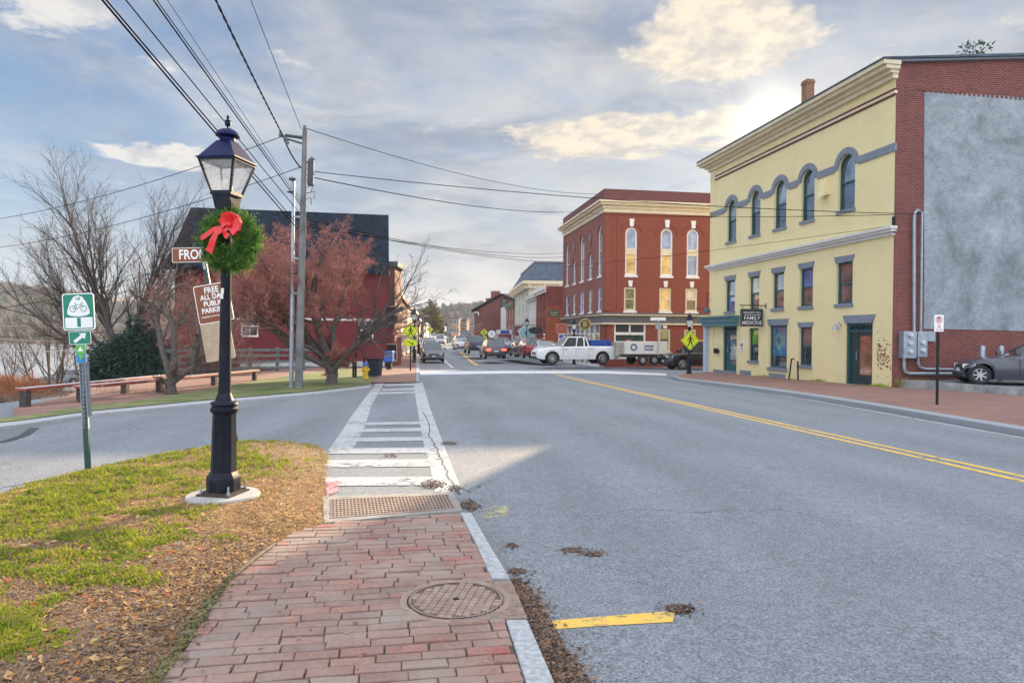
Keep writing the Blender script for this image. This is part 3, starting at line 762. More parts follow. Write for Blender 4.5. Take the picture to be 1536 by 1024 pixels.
def wall_holes(mb, x0, x1, z0, z1, holes, th=0.22, m=0, y=0.0, mr=None):
    """a wall in the local x-z plane facing -y with real openings; holes: (x0,x1,z0,z1,arched)"""
    holes = [h if len(h) > 4 else (*h, False) for h in holes]
    xs = sorted(set([x0, x1]+[h[0] for h in holes]+[h[1] for h in holes])); zs = sorted(set([z0, z1]+[h[2] for h in holes]+[h[3] for h in holes]))
    xs = [x for x in xs if x0 <= x <= x1]; zs = [z for z in zs if z0 <= z <= z1]
    for i in range(len(xs)-1):
        # merge vertically
        run = None
        for j in range(len(zs)-1):
            cx, cz = (xs[i]+xs[i+1])/2, (zs[j]+zs[j+1])/2
            ins = any(h[0] < cx < h[1] and h[2] < cz < h[3] for h in holes)
            if not ins:
                if run is None: run = zs[j]
            elif run is not None:
                mb.face([(xs[i], y, run), (xs[i+1], y, run), (xs[i+1], y, zs[j]), (xs[i], y, zs[j])], m); run = None
        if run is not None: mb.face([(xs[i], y, run), (xs[i+1], y, run), (xs[i+1], y, zs[-1]), (xs[i], y, zs[-1])], m)
    rm = m if mr is None else mr
    for (a, b, c, d_, ar) in holes:
        t = y+th; r_ = (b-a)/2; sp = d_-r_ if ar else d_
        mb.face([(a, y, c), (a, t, c), (a, t, sp), (a, y, sp)], rm); mb.face([(b, y, c), (b, y, sp), (b, t, sp), (b, t, c)], rm)
        mb.face([(a, y, c), (b, y, c), (b, t, c), (a, t, c)], rm)
        if not ar: mb.face([(a, y, sp), (a, t, sp), (b, t, sp), (b, y, sp)], rm)
        else:
            cx = (a+b)/2; K = 12; P = [(cx-r_*math.cos(math.pi*i/K), sp+r_*math.sin(math.pi*i/K)) for i in range(K+1)]
            for i in range(K):
                p, q = P[i], P[i+1]; crn = a if i < K/2 else b
                mb.face([(p[0], y, p[1]), (q[0], y, q[1]), (crn, y, d_)], m)
                mb.face([(p[0], y, p[1]), (p[0], t, p[1]), (q[0], t, q[1]), (q[0], y, q[1])], rm)
            mb.face([(a, y, d_), (cx, y, d_), (cx, y, d_-1e-4)], m)
def arch_ring(mb, cx, sp, r0, r1, y0, y1, m=None, K=14):
    for i in range(K):
        a0, a1 = math.pi*i/K, math.pi*(i+1)/K
        lo = []; hi = []
        q = lambda r, a, y: (cx-r*math.cos(a), y, sp+r*math.sin(a))
        mb.hexa([q(r0, a0, y0), q(r1, a0, y0), q(r1, a0, y1), q(r0, a0, y1)], [q(r0, a1, y0), q(r1, a1, y0), q(r1, a1, y1), q(r0, a1, y1)], m)
def window(parent, M, x0, x1, z0, z1, arched=False, y=0.12, fr=0.07, mats=None, rail=True, mull=0, fmat=None, gt=None, gb=None, label=None, sill=None, smat=None, split=0.5):
    """sash window filling an opening; frame, glass of both sashes in one mesh; sill as a child"""
    fmat = fmat or M_teal; gt = gt or G_dark; gb = gb or gt
    mb = MB(M); w = x1-x0; r_ = w/2; sp = z1-r_ if arched else z1
    mb.box(x0, x0+fr, y-0.03, y+0.05, z0, sp); mb.box(x1-fr, x1, y-0.03, y+0.05, z0, sp)
    mb.box(x0+fr, x1-fr, y-0.03, y+0.05, z0, z0+fr)
    if arched: arch_ring(mb, (x0+x1)/2, sp, r_-fr, r_, y-0.03, y+0.05)
    else: mb.box(x0+fr, x1-fr, y-0.03, y+0.05, z1-fr, z1)
    zm = z0+(z1-z0)*split
    if rail: mb.box(x0+fr, x1-fr, y-0.01, y+0.04, zm-0.035, zm+0.035)
    for i in range(mull):
        xm = x0+fr+(w-2*fr)*(i+1)/(mull+1); mb.box(xm-0.018, xm+0.018, y, y+0.03, z0+fr, (sp if arched else z1-fr))
    a, b = x0+fr*0.6, x1-fr*0.6; g0 = y+0.028
    mb.face([(a, g0+0.012, z0+fr*.6), (b, g0+0.012, z0+fr*.6), (b, g0+0.012, zm), (a, g0+0.012, zm)], 2)
    if arched:
        K = 10; rr_ = r_-fr*0.6; cx = (x0+x1)/2
        mb.face([(a, g0, zm), (b, g0, zm)]+[(cx+rr_*math.cos(math.pi*i/K), g0, sp+rr_*math.sin(math.pi*i/K)) for i in range(K+1)], 1)
    else: mb.face([(a, g0, zm), (b, g0, zm), (b, g0, z1-fr*.6), (a, g0, z1-fr*.6)], 1)
    o = mb.build('window', [fmat, gt, gb], parent)
    if label: o['label'] = label
    if sill:
        s = MB(M); s.box(x0-0.06, x1+0.06, -0.07, y-0.032, z0-sill, z0+0.002); s.build('sill', smat or M_bgran, o)
    return o

class Fac:
    """a facade plane: origin O (ground plan), direction d to the right as seen from outside"""
    def __init__(s, O, d, base=None):
        s.O = Vector((O.x, O.y, 0)); s.d = Vector((d.x, d.y, 0)).normalized(); s.n = Vector((-s.d.y, s.d.x, 0))   # inward
        s.z0 = 0.0
        s.M = Matrix(((s.d.x, s.n.x, 0, s.O.x), (s.d.y, s.n.y, 0, s.O.y), (0, 0, 1, 0), (0, 0, 0, 1)))
    def px(s, px, py, y=0.0):
        r = ray(px, py); o = Vector((0, 0, CAM_H)); O = s.O+s.n*y
        t = (O-o).dot(s.n)/r.dot(s.n); p = o+r*t
        return ((p-s.O).dot(s.d), p.z)
    def rect(s, xa, xb, ya, yb):
        """pixel rectangle (left, right, top, bottom) -> local x0,x1,z0,z1, heights taken in its middle"""
        xm = (xa+xb)/2; x0 = s.px(xa, (ya+yb)/2)[0]; x1 = s.px(xb, (ya+yb)/2)[0]
        return x0, x1, s.px(xm, yb)[1], s.px(xm, ya)[1]

# ------------------------------------------------------------------ painted yellow building
PR = at(1340, 400, 25.0); PR.z = 0
rL = ray(1066, 400); rL.z = 0
# left corner: intersect the ray with the street direction through PR
A_ = np.array([[rL.x, -SV.x], [rL.y, -SV.y]]); sol = np.linalg.solve(A_, np.array([PR.x, PR.y])); PL = Vector((rL.x, rL.y, 0))*sol[0]
yF = Fac(PL, PR-PL); YL = (PR-PL).length; YZ = H(0, 33)-0.1
yb = thing('brick_building', 'pale yellow painted brick building with arched upper windows and teal trim on the right', 'building', (PL.x, PL.y, YZ), math.atan2(yF.d.y, yF.d.x))
def loc(M, root):            # facade matrix expressed in the root's frame
    bpy.context.view_layer.update(); return root.matrix_world.inverted() @ M
yM = loc(yF.M, yb)
zz = lambda a, b: (1040+.4104*a, 180+.4104*b)
def R7(x0, x1, y0, y1):
    (a, c), (b, d_) = zz(x0, y0), zz(x1, y1); return yF.rect(a, b, c, d_)
arw = [R7(123, 157, 295, 444), R7(208, 245, 260, 420), R7(296, 340, 222, 395), R7(395, 443, 177, 365), R7(530, 591, 118, 325)]
mw = [R7(117, 152, 586, 700), R7(204, 241, 572, 688), R7(289, 331, 558, 690), R7(388, 437, 541, 682), R7(522, 582, 520, 674)]
gw = [R7(202, 238, 760, 880), R7(276, 342, 750, 905), R7(386, 433, 757, 896)]
d1 = R7(108, 158, 752, 918); d2 = R7(556, 654, 742, 970)
# even out heights over a row
def level(rows, k=None):
    zb = sum(r[2] for r in rows)/len(rows); zt = sum(r[3] for r in rows)/len(rows); return [(r[0], r[1], zb, zt) for r in rows]
arw = level(arw); mw = level(mw)
gwl = [gw[0][2], gw[2][2]]; zb = sum(gwl)/2; gt_ = gw[0][3]
YT = yF.px(1340, 97)[1]; zt2 = yF.px(1075, 262)[1]; YTOP = (YT+zt2)/2+.28
print('yellow len', YL, 'top', YT, zt2, 'rows', arw[0], mw[0], gw, d1, d2)
holes = [(*r, True) for r in arw]+[(*r, False) for r in mw]+[(*r, False) for r in gw]+[(*d1, False), (*d2, False)]
wb = MB(yM); wall_holes(wb, 0, YL, YZ-1.5, YTOP, holes, 0.22)
wb.box(-0.03, 0.5, -0.05, -0.001, YZ-1, YTOP-0.3); 
# side and back walls (north end, towards the cross street) and inner dark
DEP = 13.0
wb.face([(0, 0, YZ-1.5), (0, 0, YTOP), (0, DEP, YTOP+0.8), (0, DEP, YZ-1.5)])
wb.face([(0, DEP, YZ-1.5), (0, DEP, YTOP+0.8), (YL, DEP, YTOP+0.8), (YL, DEP, YZ-1.5)])
wb.build('wall', M_ybrick, yb)
ib = MB(yM); ib.face([(0.3, 0.55, YZ-1), (YL-0.3, 0.55, YZ-1), (YL-0.3, 0.55, YTOP-.3), (0.3, 0.55, YTOP-.3)]); ib.build('interior', M_dark, yb)
for i, r in enumerate(arw):
    o = window(yb, yM, *r, arched=True, y=0.13, fr=0.075, gt=G_refl, gb=G_dusk, sill=0.13)
    h = MB(yM); cx = (r[0]+r[1])/2; w = (r[1]-r[0])/2; sp = r[3]-w
    arch_ring(h, cx, sp, w+0.001, w+0.255, -0.055, 0.02)
    h.build('arch_hood', M_bgran, o)
for i, r in enumerate(mw):
    o = window(yb, yM, *r, y=0.13, fr=0.075, gt=(G_refl, G_pale, G_refl, G_blue, G_pink)[i], gb=(G_blue, G_pink, G_pink, G_pink, G_pink)[i], sill=0.13)
    h = MB(yM); h.prism([(r[0]-0.03, r[3]), (r[1]+0.03, r[3]), (r[1]+0.12, r[3]+0.25), (r[0]-0.12, r[3]+0.25)], -0.035, 0.02); h.build('lintel', M_bgran, o)
G_green = glassm('glass_with_green_poster', (0.10, 0.30, 0.03)); G_poster = glassm('glass_with_blue_poster', (0.06, 0.17, 0.30))
window(yb, yM, *gw[0], y=0.13, gt=G_green, gb=G_dark, sill=0.12)
o = window(yb, yM, *gw[1], y=0.13, fr=0.09, gt=G_poster, gb=G_refl, sill=0.16, split=0.28)
h = MB(yM); r = gw[1]; h.prism([(r[0]-0.03, r[3]), (r[1]+0.03, r[3]), (r[1]+0.14, r[3]+0.3), (r[0]-0.14, r[3]+0.3)], -0.035, 0.02); h.build('lintel', M_bgran, o)
o = window(yb, yM, *gw[2], y=0.13, gt=G_pink, gb=G_dark, sill=0.13)
h = MB(yM); r = gw[2]; h.prism([(r[0]-0.03, r[3]), (r[1]+0.03, r[3]), (r[1]+0.12, r[3]+0.22), (r[0]-0.12, r[3]+0.22)], -0.035, 0.02); h.build('lintel', M_bgran, o)
def door(r, glass, mats, name='door', panes=True, trans=0.25, hx=0.25):
    x0, x1, z0, z1 = r; y = 0.16; f = 0.12
    mb = MB(yM); zt = z1-(z1-z0)*trans*0.5
    mb.box(x0, x0+f, y-0.1, y+0.05, z0, z1); mb.box(x1-f*0.6, x1, y-0.1, y+0.05, z0, z1); mb.box(x0+f, x1-f*.6, y-0.1, y+0.05, z1-0.1, z1); mb.box(x0+f, x1-f*.6, y-0.08, y+0.05, zt-0.05, zt+0.04)
    n_ = 6
    for i in range(1, n_): xm = x0+f+(x1-x0-1.6*f)*i/n_; mb.box(xm-0.02, xm+0.02, y-0.05, y+0.03, zt+0.04, z1-0.1)
    mb.face([(x0+f, y+0.02, zt), (x1-f*.6, y+0.02, zt), (x1-f*.6, y+0.02, z1-.1), (x0+f, y+0.02, z1-.1)], 1)
    o = mb.build(name, [M_teal, G_dark], yb)
    lf = MB(yM); a, b = x0+f+(x1-x0)*hx, x1-f*.6; t = zt-0.05
    lf.box(x0+f, a, y-0.02, y+0.03, z0, t); st = 0.13
    lf.box(a, a+st, y-0.03, y+0.02, z0+.02, t); lf.box(b-st, b, y-0.03, y+0.02, z0+.02, t); lf.box(a+st, b-st, y-0.03, y+0.02, t-0.14, t); lf.box(a+st, b-st, y-0.03, y+0.02, z0+.02, z0+0.42)
    lf.face([(a+st, y, z0+.4), (b-st, y, z0+.4), (b-st, y, t-.1), (a+st, y, t-.1)], 1)
    l_ = lf.build('leaf', [mats, glass], o)
    hb = MB(yM); hb.tube([(a+.05, y-.03, z0+1.0), (a+.05, y-.09, z0+1.02), (a+.05, y-.09, z0+1.32), (a+.05, y-.03, z0+1.34)], 0.014, 6); hb.build('handle', M_steel, l_)
    return o
door(d1, G_refl, M_teal, hx=0.15); door(d2, glassm('door_glass', (0.42, 0.22, 0.14), metal=0.35), pm('dark_green_door', (0.018, 0.045, 0.045), 0.4))
tr = MB(yM)
def newtr(nm):
    global tr
    tr.build(nm, M_bgran, yb); tr = MB(yM)
r = d2; tr.prism([(r[0]-0.02, r[3]), (r[1]+0.02, r[3]), (r[1]+0.17, r[3]+0.32), (r[0]-0.17, r[3]+0.32)], -0.04, 0.02)
newtr('lintel'); tr.box(d2[0]-.05, d2[1]+.05, -0.28, 0.1, YZ-0.5, d2[2]+0.02); newtr('door_step'); tr.box(d1[0]-.05, d1[1]+.05, -0.22, 0.1, YZ-0.5, d1[2]+0.02); newtr('door_step')
for a, b in ((0.02, d1[0]-0.06), (d1[1]+0.4, d1[1]+1.5), (d1[1]+3.2, d1[1]+4.6)): tr.box(a, b, -0.03, 0.02, YZ-0.3, YZ+0.32+(0.1 if a > 1 else 0)); newtr('foundation_stone')
# grey stone band, mitred round each arch hood
bz = [yF.px(*zz(63, 355))[1], yF.px(*zz(730, 108))[1]]; sp = arw[0][3]-(arw[0][1]-arw[0][0])/2
bd = MB(yM); edges = [0-0.04]
for r in arw: edges += [r[0]-0.255+0.01, r[1]+0.255-0.01]
edges.append(YL+0.06)
for a, b in zip(edges[::2], edges[1::2]): bd = MB(yM); bd.box(a, b, -0.05, 0.02, sp-0.08, sp+0.22); bd.build('stone_band', M_bgran, yb)
# belt cornice
zc = (yF.px(*zz(55, 548))[1]+yF.px(*zz(730, 408))[1])/2
bc = MB(yM)
for (y, a, b) in ((-0.10, -.12, 0.0), (-0.2, 0.0, 0.10), (-0.28, 0.10, 0.2)): bc.box(y, YL-y*0.6, y, 0.01, zc+a, zc+b)
bc.build('belt_cornice', M_offw, yb)
# crimson band under the roof
cb = MB(yM); z0 = (yF.px(*zz(72, 216))[1]+yF.px(1335, 143)[1])/2; cb.box(0.0, YL-0.0, -0.045, 0.01, z0-0.13, z0+0.13); cb.build('brick_band', M_crim, yb)
# roof cornice
zr = YTOP; rc = MB(yM)
for (y, a, b) in ((-0.06, -0.95, -0.85), (-0.16, -0.42, -0.25), (-0.30, -0.25, -0.12), (-0.52, -0.12, 0.02), (-0.66, 0.02, 0.17)): rc.box(y, YL-y*0.3, y, 0.05, zr+a, zr+b)
rc.build('cornice', M_cream, yb)
rf = MB(yM); rf.hexa([(-0.5, -0.7, zr+.172), (YL+0.24, -0.7, zr+.172), (YL+0.24, DEP, zr+1.45), (-0.5, DEP, zr+1.45)], [(-0.5, -0.7, zr+.23), (YL+0.24, -0.7, zr+.23), (YL+0.24, DEP, zr+1.56), (-0.5, DEP, zr+1.56)])
rfo = rf.build('roof', M_slate, yb)
cq, czt = yF.px(1212, 121, 1.9)
ch = MB(yM); ch.box(cq-.22, cq+.22, 1.7, 2.1, zr+0.3, czt); ch.box(cq-.25, cq+.25, 1.67, 2.13, czt-.2, czt-.08); ch.build('chimney', pm('chimney_brick', (0.26, 0.14, 0.08), 0.9, 0.2, 9, 0.3), rfo)
# small yellow vent box
v = R7(475, 500, 217, 282); vb = MB(yM); vb.hexa([(v[0], 0, v[2]+.1), (v[1], 0, v[2]+.1), (v[1], -0.3, v[2]), (v[0], -0.3, v[2])], [(v[0], 0, v[3]), (v[1], 0, v[3]), (v[1], -0.16, v[3]), (v[0], -0.16, v[3])]); vb.build('vent_box', M_ybrick, yb)
# porch hood over the corner door
p0 = -0.25; p1 = yF.px(*zz(168, 730))[0]; pz0, pz1 = yF.px(*zz(165, 752))[1], yF.px(*zz(165, 714))[1]
ph = MB(yM)
ph.box(p0, p1, -0.42, -0.052, pz0, pz0+0.2); ph.box(p0-.05, p1+0.05, -0.5, -0.052, pz0+0.2, pz1-0.1); ph.box(p0-.12, p1+0.1, -0.62, -0.052, pz1-0.1, pz1)
ph.build('porch_hood', M_tealL, yb)
pp = MB(yM); pp.box(-0.22, 0.02, -0.30, -0.052, YZ-0.4, pz0); pp.build('corner_pilaster', pm('pilaster_paint', (0.42, 0.48, 0.58), 0.6, 0.1), yb)
# gooseneck lamp at the second door, mailbox, notice
lp = yF.px(*zz(540, 758)); lm = MB(yM); lm.tube([(lp[0], 0, lp[1]+.12), (lp[0], -0.12, lp[1]+.2), (lp[0], -0.24, lp[1]+.12)], 0.018, 6); lm.lathe([(0.03, lp[1]+.12), (0.07, lp[1]+0.05), (0.14, lp[1]-0.08)], 12, lp[0], -0.24, cap=False); lm.ball((lp[0], 0, lp[1]+.12), 0.06)
lm.build('wall_lamp', M_steel, yb)
mp = yF.px(*zz(91, 843)); m_ = MB(yM); m_.box(mp[0]-.2, mp[0]+.0, -0.18, -0.052, mp[1]-.14, mp[1]+.14); m_.box(mp[0]+.03, mp[0]+.2, -0.18, -0.052, mp[1]-.12, mp[1]+.1); m_.build('mailbox', M_black, yb)
mp = yF.px(*zz(179, 826)); m_ = MB(yM); m_.box(mp[0]-.2, mp[0]+.2, -0.03, -0.004, mp[1]-.26, mp[1]+.26)
m_.box(mp[0]-.12, mp[0]+.12, -0.034, -0.0305, mp[1]-.02, mp[1]+.16, 1); m_.box(mp[0]-.1, mp[0]+.1, -0.034, -0.0305, mp[1]-.16, mp[1]-.08, 1); m_.build('notice', [M_white, pm('notice_ink', (0.2, 0.2, 0.22))], yb)
# worn paint showing brick by the second door
wp = MB(yM); rr = random.Random(5)
for _ in range(120):
    x = d2[1]+0.25+abs(rr.gauss(0, 0.45)); z = d2[2]+1.15+rr.gauss(0, 0.33)
    if x > YL-0.05 or x < d2[1]+0.03: continue
    z = round(z/0.075)*0.075; w_ = rr.choice([.03, .05, .09]); h_ = rr.uniform(.025, .062); j = lambda: rr.uniform(-.008, .008)
    wp.face([(x+j(), -0.0035, z+j()), (x+w_*.6, -0.0035, z-.004), (x+w_+j(), -0.0035, z+j()), (x+w_+j(), -0.0035, z+h_+j()), (x+w_*.4, -0.0035, z+h_+.006), (x+j(), -0.0035, z+h_+j())])
wp.build('peeled_brick_pattern', pm('bare_brick', (0.20, 0.06, 0.04), 0.9, 0.3, 12), yb)

# south gable wall: red brick with a rendered patch
sF = Fac(PR, yF.n); sM = loc(sF.M, yb)
sw = MB(sM); top0 = YTOP+0.17
sw.face([(0, 0, YZ-1.5), (DEP, 0, YZ-1.5), (DEP, 0, top0+1.3), (0, 0, top0)])
for i in range(60):
    x = 1.2+i*0.2
    if x < DEP-0.2: sw.box(x, x+0.1, -0.045, 0, top0-1.02, top0-0.94)
sw.box(0.9, DEP, -0.03, 0, top0-0.94, top0-0.87)
sw.build('side_wall', brickmat('side_brick', (0.12, 0.022, 0.018), (0.21, 0.042, 0.03), (0.24, 0.15, 0.13), 0.5, 0.21, 0.075, 0.5), yb)
pc = [(1386, 138), (1560, 140.5), (1560, 499), (1385, 493)]
c = [sF.px(a, b) for a, b in pc]; pt = MB(sM); K = 24; ed = []
def lerp2(a, b, t): return (a[0]+(b[0]-a[0])*t, a[1]+(b[1]-a[1])*t)
c[1] = (DEP-0.6, c[1][1]); c[2] = (DEP-0.6, c[2][1])
for a, b in zip(c, c[1:]+c[:1]):
    for t in range(K): q = lerp2(a, b, t/K); ed.append((q[0]+rr.uniform(-.012, .012), q[1]+rr.uniform(-.012, .012)))
pt.prism(ed, -0.03, 0.001)
def render_mat():
    d = ND('cement_render')
    n = d.noise(0.55, 7, 0.66, None, 0.6); n2 = d.noise(2.4, 7, 0.7, None, 1.2); n3 = d.noise(1.0, 5, 0.7, d.mapping('Object', (1, 1, 1.6), loc=(3, 3, 3)), 2.5)
    c = d.mix(d.rng(n, 0.32, 0.68), (0.15, 0.175, 0.195), (0.37, 0.41, 0.44))
    c = d.mix(d.rng(n2, 0.45, 0.75, 0, 0.5), c, (0.40, 0.44, 0.475))
    band = d.math('ABSOLUTE', d.math('SUBTRACT', n3, 0.5)); c = d.mix(d.rng(band, 0.0, 0.02, 0.7, 0.0), c, (0.12, 0.14, 0.155))
    d.bump(d.math('ADD', n2, d.noise(30, 4)), 0.4, 0.02)
    return d.set(c, 0.9)
pt.build('render_patch', render_mat(), yb)
pr_ = MB(sM); pr_.hexa([(-0.25, -0.16, top0-0.05), (DEP, -0.16, top0+1.25), (DEP, 0.05, top0+1.25), (-0.25, 0.05, top0-0.05)], [(-0.25, -0.16, top0+0.13), (DEP, -0.16, top0+1.5), (DEP, 0.05, top0+1.5), (-0.25, 0.05, top0+0.13)])
pr_.build('rake_board', M_bgran, yb)
# conduits, meters
X = lambda a, b: sF.px(a, b, -0.12)
pp = MB(sM)
def pipe(pts, r=0.055, y=-0.12): pp.tube([(X(a, b)[0], y, X(a, b)[1]) for a, b in pts], r, 8)
pipe([(1371, 500), (1371, 330), (1372, 320), (1376, 315), (1380, 318)]); pipe([(1381, 500), (1383, 330), (1383, 318)], 0.045)
pipe([(1356, 530), (1356, 552), (1358, 558), (1364, 560), (1440, 560)], 0.06); pipe([(1377, 530), (1377, 545), (1380, 551), (1388, 553), (1440, 554)], 0.05)
pp.build('conduit', M_steel, yb)
def mbox(name, a, b, c_, d_, dep=0.25, m=M_steel):
    q = X(a, d_); w = X(b, c_); o_ = MB(sM); o_.box(q[0], w[0], -0.05-dep, -0.03, q[1], w[1]); return o_.build(name, m, yb, bevel=0.01), (q, w)
for (a, b, c_, d_, n_) in ((1350, 1370, 497, 537, 2), (1371, 1386, 497, 535, 1)):
    o_, (q, w) = mbox('meter_box', a, b, c_, d_)
    for i in range(n_+1):
        g_ = MB(sM @ Matrix.Translation(((q[0]+w[0])/2, -0.30, q[1]+(w[1]-q[1])*(0.25+0.3*i))) @ Matrix.Rotation(R(90), 4, 'X')); g_.lathe([(0.085, 0), (0.085, 0.05), (0.07, 0.09), (0.02, 0.1)], 14); g_.build('meter', pm('meter_face', (0.5, 0.52, 0.55), 0.25, 0.2, 20), o_)
mbox('junction_box', 1388, 1400, 497, 512, 0.18)
br_ = MB(sM); q = X(1342, 345); br_.box(q[0]-.02, q[0]+.03, -.12, 0, q[1]-.1, q[1]+.5); 
for s_ in range(6): br_.tube([(X(1378, 318)[0]+rr.uniform(-.1, .1), -.15, X(1378, 318)[1]+rr.uniform(-.1, .1)) for _ in range(5)], 0.012, 4)
br_.build('cable_bracket', M_black, yb)

# ------------------------------------------------------------------ simple far buildings with real openings
def solid(name, label, O, d, L_, dep, z0, z1, mat, wins, cat='building', wf=None, wg=None, side=None, roof=None, th=0.15, base=None, extra=None, group=None, sidemat=None, mull=0):
    """O: left end of the street facade as seen from outside; wins on the facade: (x0,x1,z0,z1,arched,glass)"""
    F = Fac(O, d); root = thing(name, label, cat, (O.x, O.y, z0), math.atan2(F.d.y, F.d.x), group)
    M = loc(F.M, root); mb = MB(M)
    wall_holes(mb, 0, L_, z0, z1, [w[:5] for w in wins], th)
    sm = 1 if sidemat else 0
    mb.face([(L_, dep, z0), (0, dep, z0), (0, dep, z1), (L_, dep, z1)], sm)
    mb.face([(0, dep, z0), (0, 0, z0), (0, 0, z1), (0, dep, z1)], sm); 
    if side is None: mb.face([(L_, 0, z0), (L_, dep, z0), (L_, dep, z1), (L_, 0, z1)], sm)
    else:
        S = M @ Matrix(((0, -1, 0, L_), (1, 0, 0, 0), (0, 0, 1, 0), (0, 0, 0, 1))); mb.M = S; wall_holes(mb, 0, dep, z0, z1, [w[:5] for w in side], th, m=sm); mb.M = M
        for w in side: window(root, S, *w[:5], y=0.08, fr=0.06, fmat=wf, gt=w[5], sill=0.1, smat=wf)
    mb.face([(0, 0, z1-0.01), (L_, 0, z1-.01), (L_, dep, z1-.01), (0, dep, z1-.01)], sm)
    mb.build('wall', [mat, sidemat] if sidemat else mat, root)
    for w in wins: window(root, M, *w[:5], y=0.06, fr=0.06, fmat=wf or M_white, gt=w[5], mull=mull)
    return root, M, F
def grid(xs, w, zs, glass=None, arched=False):
    return [(x-w/2, x+w/2, a, b, arched, glass or G_dark) for (a, b) in zs for x in xs]
# ------------------------------------------------------------------ the red corner block
RD = 51.0
RC = at(907, 400, RD); RC.z = 0
rl = ray(846, 400); dv = ray(603, 502); dv.z = 0; dv.normalize()
sol = np.linalg.solve(np.array([[rl.x, -dv.x], [rl.y, -dv.y]]), np.array([RC.x, RC.y])); RLp = Vector((rl.x, rl.y, 0))*sol[0]
lF = Fac(RLp, RC-RLp); RLL = (RC-RLp).length           # street facade (left face)
dF = Fac(RC, lF.n); RZ = H(RC.x, RC.y)-0.25            # cross-street facade (front face in the photo)
rb = thing('brick_building', 'three-storey red brick corner block with tall arched windows and cream cornice', 'building', (RC.x, RC.y, RZ), math.atan2(dF.d.y, dF.d.x))
dM = loc(dF.M, rb); lM = loc(lF.M, rb)
z6 = lambda a, b: (820+.2931*a, 270+.2931*b)
def R6(F, x0, x1, y0, y1):
    (a, c), (b, d_) = z6(x0, y0), z6(x1, y1); return F.rect(a, b, c, d_)
fa = level([R6(dF, 402, 463, 243, 487), R6(dF, 583, 645, 248, 490), R6(dF, 717, 778, 250, 495)])
fs = level([R6(dF, 396, 457, 547, 668), R6(dF, 576, 638, 552, 672), R6(dF, 710, 772, 555, 675)])
fg = [R6(dF, 573, 634, 762, 878), R6(dF, 704, 765, 766, 880)]; fg[1] = (*fg[1][:2], *fg[0][2:])
sf_ = R6(dF, 345, 505, 740, 915)
zt = dF.px(*z6(312, 165))[1]; zg1 = dF.px(*z6(312, 682))[1]; zg0 = dF.px(*z6(312, 738))[1]; zpar = dF.px(*z6(312, 46))[1]; zco = dF.px(*z6(312, 108))[1]
FW = 16.0
print('red', RLL, zt, zg1, zg0, zpar, 'depth', RLp.y)
w2 = MB(dM); 
step = fa[2][0]-fa[1][0]
xa = [fa[2][0]+2.9, fa[2][0]+6.0]
wall_holes(w2, 0, FW, zg1+0.0, zt+0.2, [(*r, True) for r in fa]+[(*r, False) for r in fs], 0.25)
wall_holes(w2, 0, FW, RZ-1, zg1, [(*sf_, False)]+[(*r, False) for r in fg], 0.25)
w2.box(0.0, 0.45, -0.09, -0.001, zg1+0.2, zt); w2.box(0.95, 1.15, -0.05, -0.001, zg1+0.2, zt)
w2.face([(FW, 0, RZ-1), (FW, RLL, RZ-1), (FW, RLL, zt), (FW, 0, zt)]); w2.face([(FW, RLL, RZ-1), (0, RLL, RZ-1), (0, RLL, zt), (FW, RLL, zt)])
w2.box(0.25, FW-0.25, 0.25, RLL-0.25, zco+0.1, zpar-0.02)
w2.build('wall', M_rbrick2, rb)
# street side
def colx(a): return lF.px(*z6(a, 500))[0]
cols = [colx(105), colx(141), colx(181), colx(226), colx(279)]
sp_ = [RLL*0.115+RLL*0.193*i for i in range(5)]; cols = [(a+b)/2 for a, b in zip(cols, sp_)]
zt2 = fa[0][3]+0.25; zs0, zs1 = fs[0][2], fs[0][3]; za0 = fa[0][2]
hl = []
for i, cx in enumerate(cols):
    w = 0.62 if i % 2 == 0 else 0.5
    if i % 2 == 0: hl.append((cx-w, cx+w, za0, zt2, True, G_refl))
    else: hl.append((cx-w, cx+w, za0, za0+(zt2-za0)*0.55, True, G_blue))
    hl.append((cx-w, cx+w, zs0, zs1, False, G_refl if i % 2 else G_blue))
w3 = MB(lM); wall_holes(w3, 0, RLL, zg1, zt+0.2, [h[:5] for h in hl], 0.25)
for a in (0.0, RLL-0.5): w3.box(a, a+0.5, -0.09, -0.001, zg1+.2, zt)
w3.build('street_wall', M_pbrick, rb)
for h in hl:
    o = window(rb, lM, *h[:5], y=0.1, fr=0.08, fmat=M_white, gt=h[5], gb=h[5], sill=0.14, smat=M_white)
    if h[4]:
        q = MB(lM); cx = (h[0]+h[1])/2; w = (h[1]-h[0])/2; arch_ring(q, cx, h[3]-w, w+.02, w+.22, -0.06, 0.0); q.build('arch_hood', M_pbrick, o)
for i in (1, 3):
    q = MB(lM); cx = cols[i]; zc_ = za0+(zt2-za0)*0.84; q.prism([(cx-.38, zc_), (cx, zc_-.75), (cx+.38, zc_), (cx, zc_+.75)], -0.05, 0.0); q.prism([(cx-.2, zc_), (cx, zc_-.42), (cx+.2, zc_), (cx, zc_+.42)], -0.07, -0.051, m=1); q.build('diamond_panel', [M_rbrick, M_bgran], rb)
